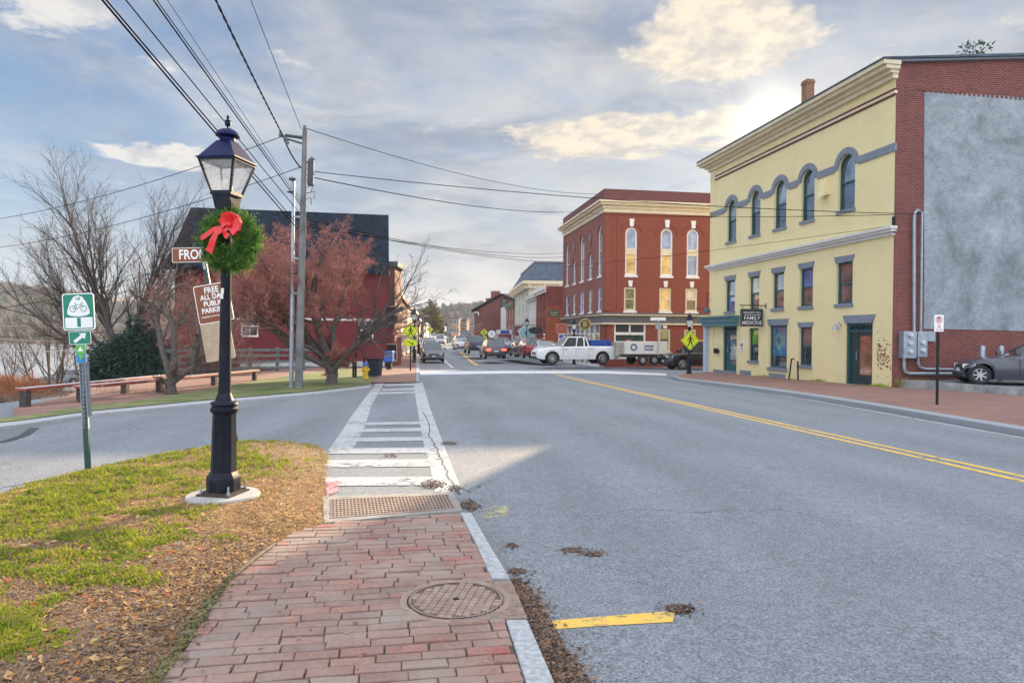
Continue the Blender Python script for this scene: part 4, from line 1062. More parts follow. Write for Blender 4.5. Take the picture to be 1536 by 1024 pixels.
for i, r in enumerate(fa):
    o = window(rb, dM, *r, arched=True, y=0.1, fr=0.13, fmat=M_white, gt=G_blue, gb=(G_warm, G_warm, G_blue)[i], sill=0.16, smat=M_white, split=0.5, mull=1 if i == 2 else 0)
    q = MB(dM); q.box(r[0]+.1, r[1]-.1, 0.04, 0.095, r[2]+(r[3]-r[2])*0.43, r[2]+(r[3]-r[2])*0.57); q.build('spandrel', M_cream, o)
    q = MB(dM); cx = (r[0]+r[1])/2; q.prism([(cx-.13, r[3]+.04), (cx+.13, r[3]+.04), (cx+.19, r[3]+.62), (cx-.19, r[3]+.62)], -.12, 0.0); q.build('keystone', M_white, o)
    q = MB(dM); w = (r[1]-r[0])/2; arch_ring(q, cx, r[3]-w, w+.3, w+.42, -0.05, 0.0); q.build('arch_hood', M_rbrick2, o)
for i, r in enumerate(fs):
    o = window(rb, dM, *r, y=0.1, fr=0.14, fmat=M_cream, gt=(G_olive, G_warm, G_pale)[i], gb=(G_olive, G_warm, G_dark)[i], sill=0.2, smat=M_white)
    q = MB(dM); cx = (r[0]+r[1])/2; q.prism([(cx-.12, r[3]+.04), (cx+.12, r[3]+.04), (cx+.17, r[3]+.5), (cx-.17, r[3]+.5)], -.1, 0.0); q.build('keystone', M_white, o)
for r in fg:
    o = window(rb, dM, *r, y=0.1, fr=0.14, fmat=M_cream, gt=glassm('shop_side_glass', (0.10, 0.13, 0.09)) if 'shop_side_glass' not in MATS else MATS['shop_side_glass'], gb=G_refl, sill=0.16, smat=M_white, split=0.3)
    q = MB(dM); cx = (r[0]+r[1])/2; q.prism([(cx-.14, r[3]+.04), (cx+.14, r[3]+.04), (cx+.17, r[3]+.34), (cx-.17, r[3]+.34)], -.08, 0.0); q.build('keystone', M_white, o)
ib = MB(dM); ib.face([(0.3, 0.5, RZ), (FW-.3, .5, RZ), (FW-.3, .5, zt), (.3, .5, zt)]); ib.build('interior', M_dark, rb)
def both(mbf, name, mat):
    for (M, x0, x1) in ((dM, 0, FW), (lM, 0, RLL)):
        mb = MB(M); mbf(mb, x0, x1, M is lM); mb.build(name, mat, rb)
def corn(mb, x0, x1, left):
    for (y, a, b) in ((-.10, zt, zt+(zco-zt)*.35), (-.2, zt+(zco-zt)*.35, zt+(zco-zt)*.62), (-.45, zt+(zco-zt)*.62, zco-.14), (-.62, zco-.14, zco)):
        if left: mb.box(y*0.5, RLL-y-0.003, y, 0.2, a, b)
        else: mb.box(0.0, FW+.3, y, 0.2, a, b-0.002)
both(corn, 'cornice', M_cream)
def pra(mb, x0, x1, left):
    if left: mb.box(-.1, RLL+.1, -0.1, 0.15, zco, zpar)
    else: mb.box(0.15, FW+.1, -0.1, 0.15, zco, zpar-0.003)
both(pra, 'parapet', pm('dark_red_metal', (0.12, 0.03, 0.025), 0.6, 0.2))
def lowc(mb, x0, x1, left):
    for (y, a, b) in ((-.30, zg1-.16, zg1-.04), (-.16, zg0, zg0+.12)):
        if left: mb.box(-.1, RLL-y-.003, y, 0.0, a, b)
        else: mb.box(0.0, FW+.1, y, 0.0, a, b-.002)
both(lowc, 'shop_cornice', M_cream)
def fas(mb, x0, x1, left):
    for (y, a, b) in ((-.36, zg1-.04, zg1+.05), (-.1, zg0+.12, zg1-.16)):
        if left: mb.box(-.1, RLL-y-.003, y, 0.0, a, b)
        else: mb.box(0.0, FW+.1, y, 0.0, a, b-.002)
both(fas, 'fascia', pm('grey_fascia', (0.10, 0.105, 0.12), 0.5, 0.15))
# shop front on the cross street
q = MB(dM); x0, x1, z0, z1 = sf_; zm = dF.px(*z6(345, 785))[1]
for a in (x0, (x0+x1)/2-.06, x1-.12): q.box(a, a+.12, 0.02, 0.14, zm-.1 if a == (x0+x1)/2-.06 else z0, z1)
q.box(x0+.12, x1-.12, 0.02, .14, zm-.1, zm+.1); q.box(x0+.12, x1-.12, .03, .13, z0, z0+.15)
q.face([(x0, .1, zm), (x1, .1, zm), (x1, .1, z1), (x0, .1, z1)], 1); q.face([(x0, .1, z0), (x1, .1, z0), (x1, .1, zm), (x0, .1, zm)], 2)
cxb, czb = dF.px(*z6(422, 840))
rbk = 0.34
q.prism([(cxb+rbk*math.cos(2*math.pi*i/24), czb+rbk*math.sin(2*math.pi*i/24)) for i in range(24)], 0.082, 0.09, m=3)
q.text('B', 0.58, cxb, czb, 0.078, 4, bold=.02); q.text('about', .34, cxb-1.35, czb-.02, 0.095, 4, bold=.01); q.text('about', .34, cxb+1.35, czb-.02, 0.095, 4, bold=.01)
q.build('shop_window', [M_white, pm('navy_transom', (.03, .04, .06), .3), glassm('green_shop_glass', (.02, .05, .045)), pm('orange_disc', (.62, .16, .03), .5), pm('sign_white', (.75, .75, .72), .5)], rb)
# shop front on the street: posts and glass below the fascia
q = MB(lM); zq = RZ+0.35
q.box(0, RLL, -0.02, 0.05, RZ-1, zq); q.face([(0, .12, zq), (RLL-1.1, .12, zq), (RLL-1.1, .12, zg0), (0, .12, zg0)], 1)
q.box(RLL-1.1, RLL, -.02, .2, RZ-1, zg0, m=2)
for i in range(9): a = (RLL-1.2)*i/8; q.box(a, a+.1, -.02, .1, zq, zg0)
zz_ = zg0-0.75; q.box(0.1, RLL-1.2, 0.0, .1, zz_, zz_+.1)
q.face([(0, .1, zz_+.1), (RLL-1.1, .1, zz_+.1), (RLL-1.1, .1, zg0), (0, .1, zg0)], 3)
q.build('shop_front', [M_white, glassm('shop_glass', (0.3, 0.27, 0.18), metal=.4), M_rbrick2, pm('grey_transom', (.16, .18, .21), .4)], rb)

# ------------------------------------------------------------------ right-hand row beyond (street facades as planes between two ground points)
def seg(pxn, Dn, pxf, Df, **k):
    n_ = at(pxn, 500, Dn); f_ = at(pxf, 500, Df); n_.z = f_.z = 0; return f_, n_
def hz_(py, px, D): return zat(px, py, D)
z5 = lambda a, b: (680+.1953*a, 360+.1953*b)
# orange brick, side wall facing the viewer
def rowb(name, label, pxn, Dn, pxf, Df, ytop, mat, nwin, rows, dep, wf=None, w=0.9, sidemat=None, arched=False, glass=None, group='buildings along the right side of the street', side=None, shop=None, corn=None):
    f_, n_ = seg(pxn, Dn, pxf, Df); L_ = (n_-f_).length; z0 = H(n_.x, n_.y)-0.5; z1 = zat(pxn, ytop, Dn)
    xs = [L_*(i+0.5)/nwin for i in range(nwin)]
    zr_ = [(zat(pxn, b, Dn), zat(pxn, a, Dn)) for a, b in rows]
    wins = []
    for k_, (a, b) in enumerate(zr_): wins += [(x-w/2, x+w/2, a, b, arched and k_ == 0, glass or (G_dark if (i+k_) % 3 else G_blue)) for i, x in enumerate(xs)]
    if shop: wins += [(L_*(i+.12)/shop, L_*(i+.88)/shop, z0+1.0, z0+3.2, False, G_dark) for i in range(shop)]
    root, M, F = solid(name, label, f_, n_-f_, L_, dep, z0, z1, mat, wins, wf=wf, sidemat=sidemat, side=side, group=None)
    if corn:
        c_ = MB(M); c_.box(-.15, L_+.2, -.3, .0, z1-.35, z1+.05); c_.box(-.1, L_+.12, -.15, .0, z1-.6, z1-.35); c_.build('cornice', corn, root)
    return root, M, L_, z0, z1
x = rowb('brick_building', 'narrow red brick building with three tall arched windows and a mottled orange side wall', 818.5, 66, 804, 73, 429, M_rbrick2, 3, [(441, 466), (474, 492)], 9, M_rbrick, 0.95, sidemat=M_obrick, arched=True, shop=2, corn=M_white)
q = MB(x[1]); q.box(x[2]-.9, x[2]-.3, 3.2, 4.6, x[4]-.3, x[4]+2.2); q.build('chimney', M_rbrick, x[0])
q = MB(x[1]); q.face([(x[2]+.004, 0, x[4]-2), (x[2]+.004, 9, x[4]-1), (x[2]+.004, 9, x[4]), (x[2]+.004, 0, x[4])]) ; q.build('coping', M_rbrick, x[0])
x = rowb('clapboard_building', 'plain white building between the mansard roof block and the red brick one', 804, 73, 792, 80, 441, M_offw, 4, [(450, 465), (477, 492)], 10, M_offw, 0.7, shop=3, corn=M_greyg)
x = rowb('mansard_building', 'pale green-grey four-storey block under a blue-grey slate mansard roof', 793, 79, 772, 97, 426, M_greyg, 4, [(430, 446), (452, 468), (479, 494)], 16, M_greyg, 0.95, shop=4)
root, M, L_, z0, z1 = x; h_ = zat(793, 393, 79)-z1
q = MB(M); q.box(-.7, L_+.7, -.8, 16.7, z1, z1+.35); q.box(-.35, L_+.35, -.45, 16.3, z1-.5, z1)
for i in range(14): a = L_*i/13; q.box(a-.12, a+.12, -.75, -.451, z1-.4, z1-0.001)
for i in range(10): a = 16*i/9; q.box(L_+.351, L_+.65, a-.12, a+.12, z1-.4, z1-.001)
q.build('cornice', M_cream, root)
q = MB(M); lo = [(-.5, -.6, z1+.35), (L_+.5, -.6, z1+.35), (L_+.5, 16.5, z1+.35), (-.5, 16.5, z1+.35)]; hi = [(.7, .8, z1+h_), (L_-.7, .8, z1+h_), (L_-.7, 15.3, z1+h_), (.7, 15.3, z1+h_)]; q.hexa(lo, hi)
ro = q.build('roof', pm('mansard_slate', (.07, .10, .135), .8, .25, 3, .4, 12), root)
q = MB(M); q.box(.6, L_-.6, .7, 15.4, z1+h_, z1+h_+.2); q.build('roof_cap', M_bgran, ro)
# red narrow + white narrow (nearer the viewer than the brick gable)
x = rowb('brick_building', 'narrow red brick shop with a green cornice left of the mansard block', 771, 97, 759, 112, 452, M_rbrick, 3, [(462, 478), (486, 497)], 9, M_greyg, 1.1, shop=2, corn=pm('green_cornice', (.09, .16, .08), .6))
x = rowb('clapboard_building', 'narrow white three-storey building beside the long brick gable wall', 759, 112, 751, 124, 458, M_offw, 3, [(470, 480), (486, 496)], 9, M_offw, 0.8, shop=2)
# small white shop front below
x = rowb('shop', 'low white shop with a pale awning at the foot of the brick gable', 752, 100, 744, 112, 494, M_offw, 2, [], 5, M_offw, 1.2, shop=2)
# big brick gable facing the viewer
gL = at(711.5, 500, 134); gR = at(773, 500, 126); gL.z = gR.z = 0
gw_ = (gR-gL).length; gz = -1.5; ge = zat(711.5, 466, 134); ga = zat(754, 443, 128)
F = Fac(gL, gR-gL); rt = thing('brick_building', 'large brown brick building whose gable wall faces up the street', 'building', (gL.x, gL.y, gz), math.atan2(F.d.y, F.d.x))
M = loc(F.M, rt); q = MB(M); apx = gw_*0.69; er = zat(773, 452, 126)
q.prism([(0, gz), (gw_, gz), (gw_, er), (apx, ga), (0, ge)], 0, 26); q.build('wall', pm('brown_brick_far', (.11, .04, .035), .9, 0, .25, col2=(.18, .06, .05), fac=(.35, .6)), rt)
q = MB(M); q.hexa([(-.5, -.4, ge-.2), (apx, -.4, ga+.05), (apx, 26.4, ga+.05), (-.5, 26.4, ge-.2)], [(-.5, -.4, ge+.15), (apx, -.4, ga+.4), (apx, 26.4, ga+.4), (-.5, 26.4, ge+.15)])
q.hexa([(apx, -.4, ga+.05), (gw_+.4, -.4, er), (gw_+.4, 26.4, er), (apx, 26.4, ga+.05)], [(apx, -.4, ga+.4), (gw_+.4, -.4, er+.35), (gw_+.4, 26.4, er+.35), (apx, 26.4, ga+.4)])
ro = q.build('roof', M_dslate, rt)
for a, hh in ((gw_*.24, 1.5), (gw_*.37, 2.3)): q = MB(M); zb_ = ge+(ga-ge)*a/apx; q.box(a-.6, a+.6, 1, 2.4, zb_-.3, zb_+hh); q.build('chimney', M_rbrick, ro)
window(rt, M, gw_*.66, gw_*.8, er-1.2, er+.7, y=-.06, fr=.12, fmat=M_black, gt=G_dark)
q = MB(M); q.tube([(gw_*.03, -.15, ge-.3), (gw_*.12, -.15, ge-.4), (gw_*.12, -.15, gz+7)], .12, 6); q.build('downpipe', M_white, rt)
# blocks farther on at the bend
far = [(712, 135, 704, 180, 478, M_rbrick, 'dark brick row house just beyond the big brick gable'), (700, 205, 684, 230, 474, M_obrick, 'flat-topped tan block at the far bend of the street'), (684, 210, 668, 250, 481, M_offw, 'pale house with sunlit front at the far end of the left row')]
def boxb(name, label, xa, xb, D, ytop, mat, nwin=3, nrow=2, dep=10, gable=False, cat='building', rmat=None, Db=None):
    a = at(xa, 500, D); b_ = at(xb, 500, Db or D); a.z = b_.z = 0; z0 = min(H(a.x, a.y), H(b_.x, b_.y))-1; z1 = zat((xa+xb)/2, ytop, ((Db or D)+D)/2); L_ = (b_-a).length; hh = (z1-z0)/nrow
    wins = [(L_*(i+.5)/nwin-.5, L_*(i+.5)/nwin+.5, z0+1+hh*j+hh*.15, z0+1+hh*j+hh*.6, False, G_dark) for i in range(nwin) for j in range(nrow) if z0+1+hh*j+hh*.6 < z1-.2]
    root, M, F = solid(name, label, a, b_-a, L_, dep, z0, z1, mat, wins, wf=M_white, cat=cat)
    if gable:
        q = MB(M); zt_ = z1+L_*.33; q.prism([(-.3, z1-.05), (L_/2, zt_), (L_+.3, z1-.05)], -.3, dep+.3); q.build('roof', rmat or M_dslate, root)
    else:
        q = MB(M); q.box(-.25, L_+.25, -.3, dep, z1, z1+.35); q.build('roof', rmat or M_slate, root)
    return root
boxb('brick_building', 'flat-topped tan block at the far bend of the street', 673, 688, 235, 478, pm('tan_far', (.42, .28, .19), .9, .1), 4, 3, 20)
boxb('brick_building', 'small dark brick block beside the far tan block', 688, 700, 245, 480, M_rbrick, 3, 2, 14)
boxb('house', 'white gabled house small in the distance left of the tan block', 657, 664, 215, 488, M_white, 2, 2, 14, True)
boxb('house', 'grey gabled house small in the distance near the tall evergreen', 664, 673, 260, 488, M_greyg, 2, 2, 12, True)

# ------------------------------------------------------------------ left-hand row (facades facing right, towards the street)
def lrow(name, label, pxn, Dn, pxf, Df, ytop, mat, nwin, rows, dep, wf, w=0.9, glass=None, shop=3, corn=None, gable=False, sidemat=None):
    n_ = at(pxn, 500, Dn); f_ = at(pxf, 500, Df); n_.z = f_.z = 0; L_ = (n_-f_).length
    z0 = min(H(n_.x, n_.y), prof(n_.y))-.8; z1 = zat(pxn, ytop, Dn)
    zr_ = [(zat(pxn, b, Dn), zat(pxn, a, Dn)) for a, b in rows]
    xs = [L_*(i+.5)/nwin for i in range(nwin)]
    wins = [(x-w/2, x+w/2, a, b, False, glass or (G_refl if (i+k_) % 2 else G_blue)) for k_, (a, b) in enumerate(zr_) for i, x in enumerate(xs)]
    zs = z0+1.1
    wins += [(L_*(i+.12)/shop, L_*(i+.88)/shop, zs, zs+2.2, False, G_dark) for i in range(shop)]
    # outside view of this facade is from the right: its left end is the near one
    root, M, F = solid(name, label, n_, f_-n_, L_, dep, z0, z1, mat, wins, wf=wf, sidemat=sidemat)
    if corn: q = MB(M); q.box(-.2, L_+.1, -.3, 0, z1-.4, z1+.05); q.box(-.1, L_, -.15, 0, zs+2.4, zs+2.8); q.build('cornice', corn, root)
    if gable:
        q = MB(M); zt_ = z1+dep*.35; S = [(0-.3, z1-.05), (dep/2, zt_), (dep+.3, z1-.05)]; q.prism(S, -.3, L_+.3, axis='x'); q.build('roof', M_dslate, root)
    return root, M, L_, z0, z1
lrow('brick_building', 'tall red brick shop building directly behind the bare crabapple', 577, 50, 592, 61, 418, M_pbrick, 4, [(425, 452), (468, 490)], 4, M_cream, 1.0, corn=M_rbrick)
lrow('brick_building', 'cream-fronted brick shop with grey doors second in the left row', 592, 61.2, 603, 74, 432, M_pbrick, 4, [(440, 462), (470, 488)], 5, M_cream, 1.0, corn=M_cream, sidemat=M_rbrick)
lrow('brick_building', 'brown brick building third in the left row', 603, 74.2, 611, 88, 446, M_rbrick, 4, [(455, 468), (476, 490)], 6, M_white, 1.0, corn=M_rbrick)
lrow('brick_building', 'pale brick building fourth in the left row', 611, 88.2, 618, 104, 456, M_cream, 4, [(463, 474), (480, 492)], 8, M_white, 1.0, corn=M_white)
lrow('brick_building', 'brick building with a flat roof fifth in the left row', 618, 104.2, 625, 122, 463, M_pbrick, 4, [(470, 478), (484, 494)], 8, M_white, 1.0, corn=M_cream)
lrow('house', 'cream clapboard house with dark roof in the far left row', 627, 124, 634, 142, 479, M_cream, 3, [(484, 493)], 8, M_white, 1.0, gable=True)
lrow('house', 'white clapboard house beyond the cream one in the far left row', 636, 144, 643, 165, 482, M_white, 3, [(486, 494)], 8, M_white, 1.0, gable=True)
lrow('house', 'yellowish clapboard house farthest in the left row', 645, 168, 652, 200, 485, M_cream, 3, [(489, 495)], 8, M_white, 1.0, gable=True)

# ------------------------------------------------------------------ the big red barn on the left
M_barn = brickmat('red_barn_boards', (0.16, 0.016, 0.022), (0.14, 0.014, 0.02), (0.07, 0.01, 0.014), 0.3, 6.0, 0.16, 0.4, 0.01)
BD = 44.0
bl = at(262, 500, BD); br = at(580, 500, BD+2.5); bl.z = br.z = 0
F = Fac(bl, br-bl); BLn = (br-bl).length; bz = -4.0
bn = thing('barn', 'large dark red barn-like warehouse with a dark slate roof behind the trees', 'barn', (bl.x, bl.y, bz), math.atan2(F.d.y, F.d.x)); M = loc(F.M, bn)
ze = zat(420, 400, BD+1); zrg = zat(430, 319, BD+6); BDEP = 11
q = MB(M)
bw = [(BLn*.13, BLn*.13+1.2, 1.2, 2.9, False), (BLn*.30, BLn*.30+1.1, 1.4, 2.8, False), (BLn*.86, BLn*.86+1, 1.2, 2.6, False)]
wall_holes(q, 0, BLn, bz, ze+.1, bw, .15)
q.prism([(0, bz), (BDEP, bz), (BDEP, ze), (BDEP/2, zrg-.15), (0, ze)], BLn-.01, BLn, axis='x'); q.prism([(0, bz), (BDEP, bz), (BDEP, ze), (BDEP/2, zrg-.15), (0, ze)], 0, 0.01, axis='x')
q.face([(0, BDEP, bz), (0, BDEP, ze), (BLn, BDEP, ze), (BLn, BDEP, bz)]); q.build('wall', M_barn, bn)
for w_ in bw: window(bn, M, *w_, y=.07, fr=.1, fmat=M_white, gt=G_dark, mull=1)
q = MB(M); ov = .45; th_ = .22
for (ya, yb_) in ((-ov, BDEP/2), (BDEP+ov, BDEP/2)):
    za = ze-(zrg-ze)*ov/(BDEP/2)
    q.hexa([(-ov, ya, za), (BLn+ov*.3, ya, za), (BLn+ov*.3, yb_, zrg), (-ov, yb_, zrg)], [(-ov, ya, za+th_), (BLn+ov*.3, ya, za+th_), (BLn+ov*.3, yb_, zrg+th_), (-ov, yb_, zrg+th_)])
q.build('roof', M_dslate, bn)
q = MB(M); q.box(-.3, BLn+.2, -.3, -.02, ze-.32, ze-.12); q.box(0, BLn, -.06, -.001, ze-3.5, ze-3.35); q.build('trim', M_offw, bn)
q = MB(M); q.box(BLn*.3, BLn*.99, -.3, -.002, -.55, -.2); q.build('ramp_rail', pm('pale_wood', (.42, .44, .44), .8, .15), bn)
# brick party wall just right of the barn
x = boxb('brick_building', 'tall narrow dark brick wall with chimney at the right end of the barn', 579, 592, 49, 400, M_rbrick, 1, 3, 3)
# grey deck in front of the barn's left end, white shed
dk = MB(); A0 = at(243, 545, 36); A0.z = 0; A1 = at(300, 545, 37); A1.z = 0; dd = (A1-A0).normalized()
dmat = pm('weathered_deck', (.13, .16, .15), .85, .25, 8)
dkt = thing('deck', 'weathered grey wooden deck railing in front of the barn', 'deck', (A0.x, A0.y, -3), math.atan2(dd.y, dd.x))
Mx = loc(Fac(A0, dd).M, dkt); q = MB(Mx); Ld = (A1-A0).length
for z_ in (-1.1, -.75, -.4, -.05, .3, .62): q.box(-.2, Ld+6, -.05, .02, z_, z_+.14)
q.build('rail', dmat, dkt)
for i in range(6): q = MB(Mx); a = (Ld+5.6)*i/5; q.box(a-.08, a+.08, .021, .18, -4, .85); q.build('post', dmat, dkt)
boxb('shed', 'small white clapboard shed partly hidden by the dark evergreen', 212, 243, 46, 518, M_white, 1, 1, 4, True, cat='shed')
# ================================================================== trees
class Tubes:
    """fast collector of tapering tubes with few sides"""
    def __init__(s): s.V = []; s.F = []; s.nv = 0
    def add(s, P, Rr, n):
        m = len(P); base = s.nv
        for i in range(m):
            d = P[min(i+1, m-1)]-P[max(i-1, 0)]
            d = d/(np.linalg.norm(d)+1e-9)
            a = np.cross(d, (0.31, 0.17, 0.93)); a = a/(np.linalg.norm(a)+1e-9); b = np.cross(d, a)
            for t in range(n):
                an = 6.28318*t/n; s.V.append(P[i]+a*(Rr[i]*math.cos(an))+b*(Rr[i]*math.sin(an)))
        for i in range(m-1):
            for t in range(n):
                u = (t+1) % n; s.F.append((base+i*n+t, base+i*n+u, base+(i+1)*n+u, base+(i+1)*n+t))
        s.nv += m*n
    def mb(s):
        q = MB(); q.v = [tuple(v) for v in s.V]; q.f = s.F; q.mi = [0]*len(s.F); return q
def rotv(v, ax, an):
    ax = ax/(np.linalg.norm(ax)+1e-9); return v*math.cos(an)+np.cross(ax, v)*math.sin(an)+ax*np.dot(ax, v)*(1-math.cos(an))
def grow(rr, trunkT, crownT, p, d, L, r, lv, cfg, tips):
    """one branch and everything that grows from it"""
    nseg = cfg['seg'][lv]; P = [p]; Rr = [r]; step = L/nseg; dd = d
    for i in range(nseg):
        j = rr.normal(0, cfg['wig'][lv], 3); dd = dd+j+np.array([0, 0, cfg['up'][lv]]); dd = dd/np.linalg.norm(dd)
        P.append(P[-1]+dd*step); Rr.append(r*(1-(1-cfg['tip'][lv])*(i+1)/nseg))
    (trunkT if lv <= cfg.get('tl', 0) else crownT).add(P, Rr, cfg['sides'][lv])
    if lv == len(cfg['n'])-1 or lv >= len(cfg['n']): pass
    if lv < len(cfg['n']):
        nk = cfg['n'][lv]; nk = int(rr.integers(int(nk*0.75), int(nk*1.25)+1))
        a0 = rr.uniform(0, 6.28)
        for k in range(nk):
            t = cfg['st'][lv]+(1-cfg['st'][lv])*((k+rr.uniform(0.1, 0.9))/nk); f = t*nseg; i = min(int(f), nseg-1); q = P[i]+(P[i+1]-P[i])*(f-i)
            ax = P[i+1]-P[i]; ax = ax/np.linalg.norm(ax); pe = np.cross(ax, (0.2, 0.5, 0.84)); pe = rotv(pe, ax, a0+k*2.4+rr.normal(0, .3))
            an = math.radians(cfg['ang'][lv]+rr.normal(0, cfg.get('angj', 9))); nd = rotv(ax, pe, an)
            rad = Rr[i]*cfg['rr'][lv]*rr.uniform(.75, 1.05)
            grow(rr, trunkT, crownT, q, nd, L*cfg['ll'][lv]*rr.uniform(.7, 1.15)*(1-cfg.get('fall', .35)*t), max(rad, cfg.get('rmin', .004)), lv+1, cfg, tips)
    else: tips.append((P[-1], dd, P[len(P)//2]))
def tree(name, label, cat, loc_, cfg, seed, bark, twig, starts, extra=None, group=None):
    rr = np.random.default_rng(seed); T, C = Tubes(), Tubes(); tips = []
    C2 = Tubes(); t2 = []
    for (p, d, L, r, *alt) in starts: grow(rr, T, C2 if alt else C, np.array(p, float), np.array(d, float)/np.linalg.norm(d), L, r, 0, alt[0] if alt else cfg, t2 if alt else tips)
    root = thing(name, label, cat, loc_, 0, group)
    T.mb().build('trunk', bark, root, smooth=60); q = C.mb(); mats = [twig]
    if extra: mats.append(extra[0]); extra[1](q, tips, rr)
    q.build('crown', mats, root)
    if C2.F: C2.mb().build('bare_limbs', MATS['dark_twigs'], root)
    return root
pm('dark_twigs', (0.075, 0.055, 0.05), 0.9, 0.3, 2)
B_grey = pm('grey_bark', (0.055, 0.045, 0.04), 0.95, 0, 12, 0.8, 30, col2=(0.14, 0.12, 0.105), fac=(0.35, 0.65))
B_twig = pm('brown_twigs', (0.065, 0.045, 0.038), 0.9, 0.3, 2)
B_twig2 = pm('pale_brown_twigs', (0.16, 0.11, 0.08), 0.9, 0.3, 2)
B_red = pm('reddish_twigs', (0.17, 0.07, 0.06), 0.85, 0, 1.5, col2=(0.34, 0.15, 0.12), fac=(.35, .65))
B_berry = pm('russet_buds', (0.32, 0.10, 0.08), 0.7, 0, 2.5, col2=(0.50, 0.22, 0.165), fac=(.35, .65))
def buds(k, s):
    def f(q, tips, rr):
        for (a, d, b) in tips:
            for _ in range(k):
                t = rr.uniform(-.1, 1.0); c = b+(a-b)*t+rr.normal(0, .03, 3); u = rr.normal(0, 1, 3); u /= np.linalg.norm(u); w = np.cross(u, rr.normal(0, 1, 3)); w /= np.linalg.norm(w)
                sz = s*rr.uniform(.6, 1.4); i = len(q.v); q.v += [tuple(c-u*sz), tuple(c+w*sz*.6), tuple(c+u*sz), tuple(c-w*sz*.6)]; q.f.append((i, i+1, i+2, i+3)); q.mi.append(1)
    return f
# russet crabapple beside the utility pole
D0 = 25.5; c = at(498, 560, D0); c.z = H(c.x, c.y)+.05
cfgA = dict(seg=[5, 6, 6, 5, 4], wig=[.13, .13, .14, .16, .18], up=[.04, .03, .03, .03, .02], tip=[.55, .35, .35, .4, .5], sides=[9, 6, 4, 3, 3], n=[6, 8, 8, 6], st=[.3, .2, .15, .1], ang=[42, 38, 38, 40], angj=12, rr=[.6, .55, .5, .5], ll=[.85, .62, .52, .5], fall=.35, rmin=.0045, tl=1)
cfgA['n'] = [7, 9, 9, 7]
cfgR = dict(cfgA); cfgR['n'] = [6, 7, 6, 4]; cfgR['ang'] = [30, 32, 34, 36]; cfgR['up'] = [.03, .02, .02, .01, .0]; cfgR['ll'] = [.9, .62, .52, .5]
tree('crabapple_tree', 'wide reddish-brown bare crabapple beside the wooden utility pole', 'tree', c, cfgA, 21, B_grey, B_red,
     [((0, 0, -.1), (-.15, 0, 1), 1.2, .24), ((0.0, 0, .5), (-.85, .1, .75), 3.6, .15), ((.02, 0, .5), (.75, -.35, .85), 2.5, .12, cfgR), ((.1, .1, .8), (.62, .3, .95), 3.4, .09, cfgR), ((0, 0, .8), (-.4, -.2, 1), 3.6, .14), ((0, 0, .8), (.25, .15, 1), 3.4, .13), ((0, 0, .9), (-.9, .3, .9), 3.8, .11), ((0, 0, .6), (-1, -.3, .42), 4.3, .10), ((0, 0, .8), (-.9, -.5, .6), 4.0, .09), ((.1, 0, .7), (.9, .3, 1.35), 3.2, .08, cfgR)],
     (B_berry, buds(6, .017)))
# gnarled smaller crabapple to its left
D1 = 20.5; c = at(257, 590, D1); c.z = H(c.x, c.y)+.05
cfgB = dict(seg=[5, 6, 5, 4, 3], wig=[.22, .2, .2, .2, .2], up=[.06, .06, .05, .03, .0], tip=[.6, .4, .4, .4, .5], sides=[9, 6, 4, 3, 3], n=[4, 7, 7, 5], st=[.4, .2, .15, .1], ang=[38, 36, 38, 42], angj=14, rr=[.6, .55, .5, .5], ll=[.9, .62, .5, .5], fall=.35, rmin=.0045, tl=1)
tree('crabapple_tree', 'small gnarled bare crabapple with twisted pale trunk behind the end of the red rail', 'tree', c, cfgB, 5, B_grey, B_twig2,
     [((0, 0, -.1), (.12, 0, 1), .7, .2), ((0, 0, .4), (-.25, .1, 1), 2.4, .1), ((.05, 0, .35), (.75, 0, .55), 2.1, .1), ((0, 0, .5), (.25, -.1, 1), 2.5, .1)])
# tall vase-shaped bare tree
D2 = 44; c = at(180, 545, D2); c.z = H(c.x, c.y)
cfgC = dict(seg=[5, 8, 7, 6, 4], wig=[.05, .07, .09, .1, .12], up=[.03, .05, .04, .04, .03], tip=[.7, .25, .3, .3, .5], sides=[9, 6, 4, 3, 3], n=[0, 12, 10, 7], st=[.4, .18, .12, .1], ang=[20, 24, 26, 28], angj=8, rr=[.6, .5, .5, .5], ll=[.9, .55, .5, .5], fall=.3, rmin=.008, tl=1)
st = [((0, 0, 0), (0, 0, 1), 3.4, .42)]
for (a, b, L_, r_) in ((-.98, .62, 8.6, .14), (-.9, .8, 7.6, .12), (-.55, 1, 9, .16), (-.3, 1, 9.8, .15), (-.08, 1, 10.4, .17), (.12, 1, 10, .14), (.3, 1, 9.6, .15), (.5, 1, 9, .15), (.75, 1, 8, .12), (-.72, 1.1, 8, .12)): st.append(((a*.1, 0, 2.7+abs(a)*-.5), (a, .25*math.sin(a*9), b), L_, r_))
cfgC0 = dict(cfgC)
def tree2(name, label, cat, loc_, seed, bark, twig, trunk, limbs, cfg, group=None, extra=None):
    """limbs skip the trunk level"""
    rr = np.random.default_rng(seed); T, C = Tubes(), Tubes(); tips = []
    P = [np.array(p, float) for p in trunk[0]]; T.add(P, trunk[1], 10)
    for (p, d, L, r) in limbs: grow(rr, T, C, np.array(p, float), np.array(d, float)/np.linalg.norm(d), L, r, 1, cfg, tips)
    root = thing(name, label, cat, loc_, 0, group)
    T.mb().build('trunk', bark, root, smooth=60); q = C.mb(); mats = [twig]
    if extra: mats.append(extra[0]); extra[1](q, tips, rr)
    q.build('crown', mats, root); return root
tree2('bare_tree', 'tall vase-shaped bare tree rising above the dark evergreen', 'tree', c, 3, B_grey, B_twig, ([(0, 0, 0), (.05, 0, 1.5), (0, 0, 3)], [.5, .42, .4]), st[1:], cfgC)
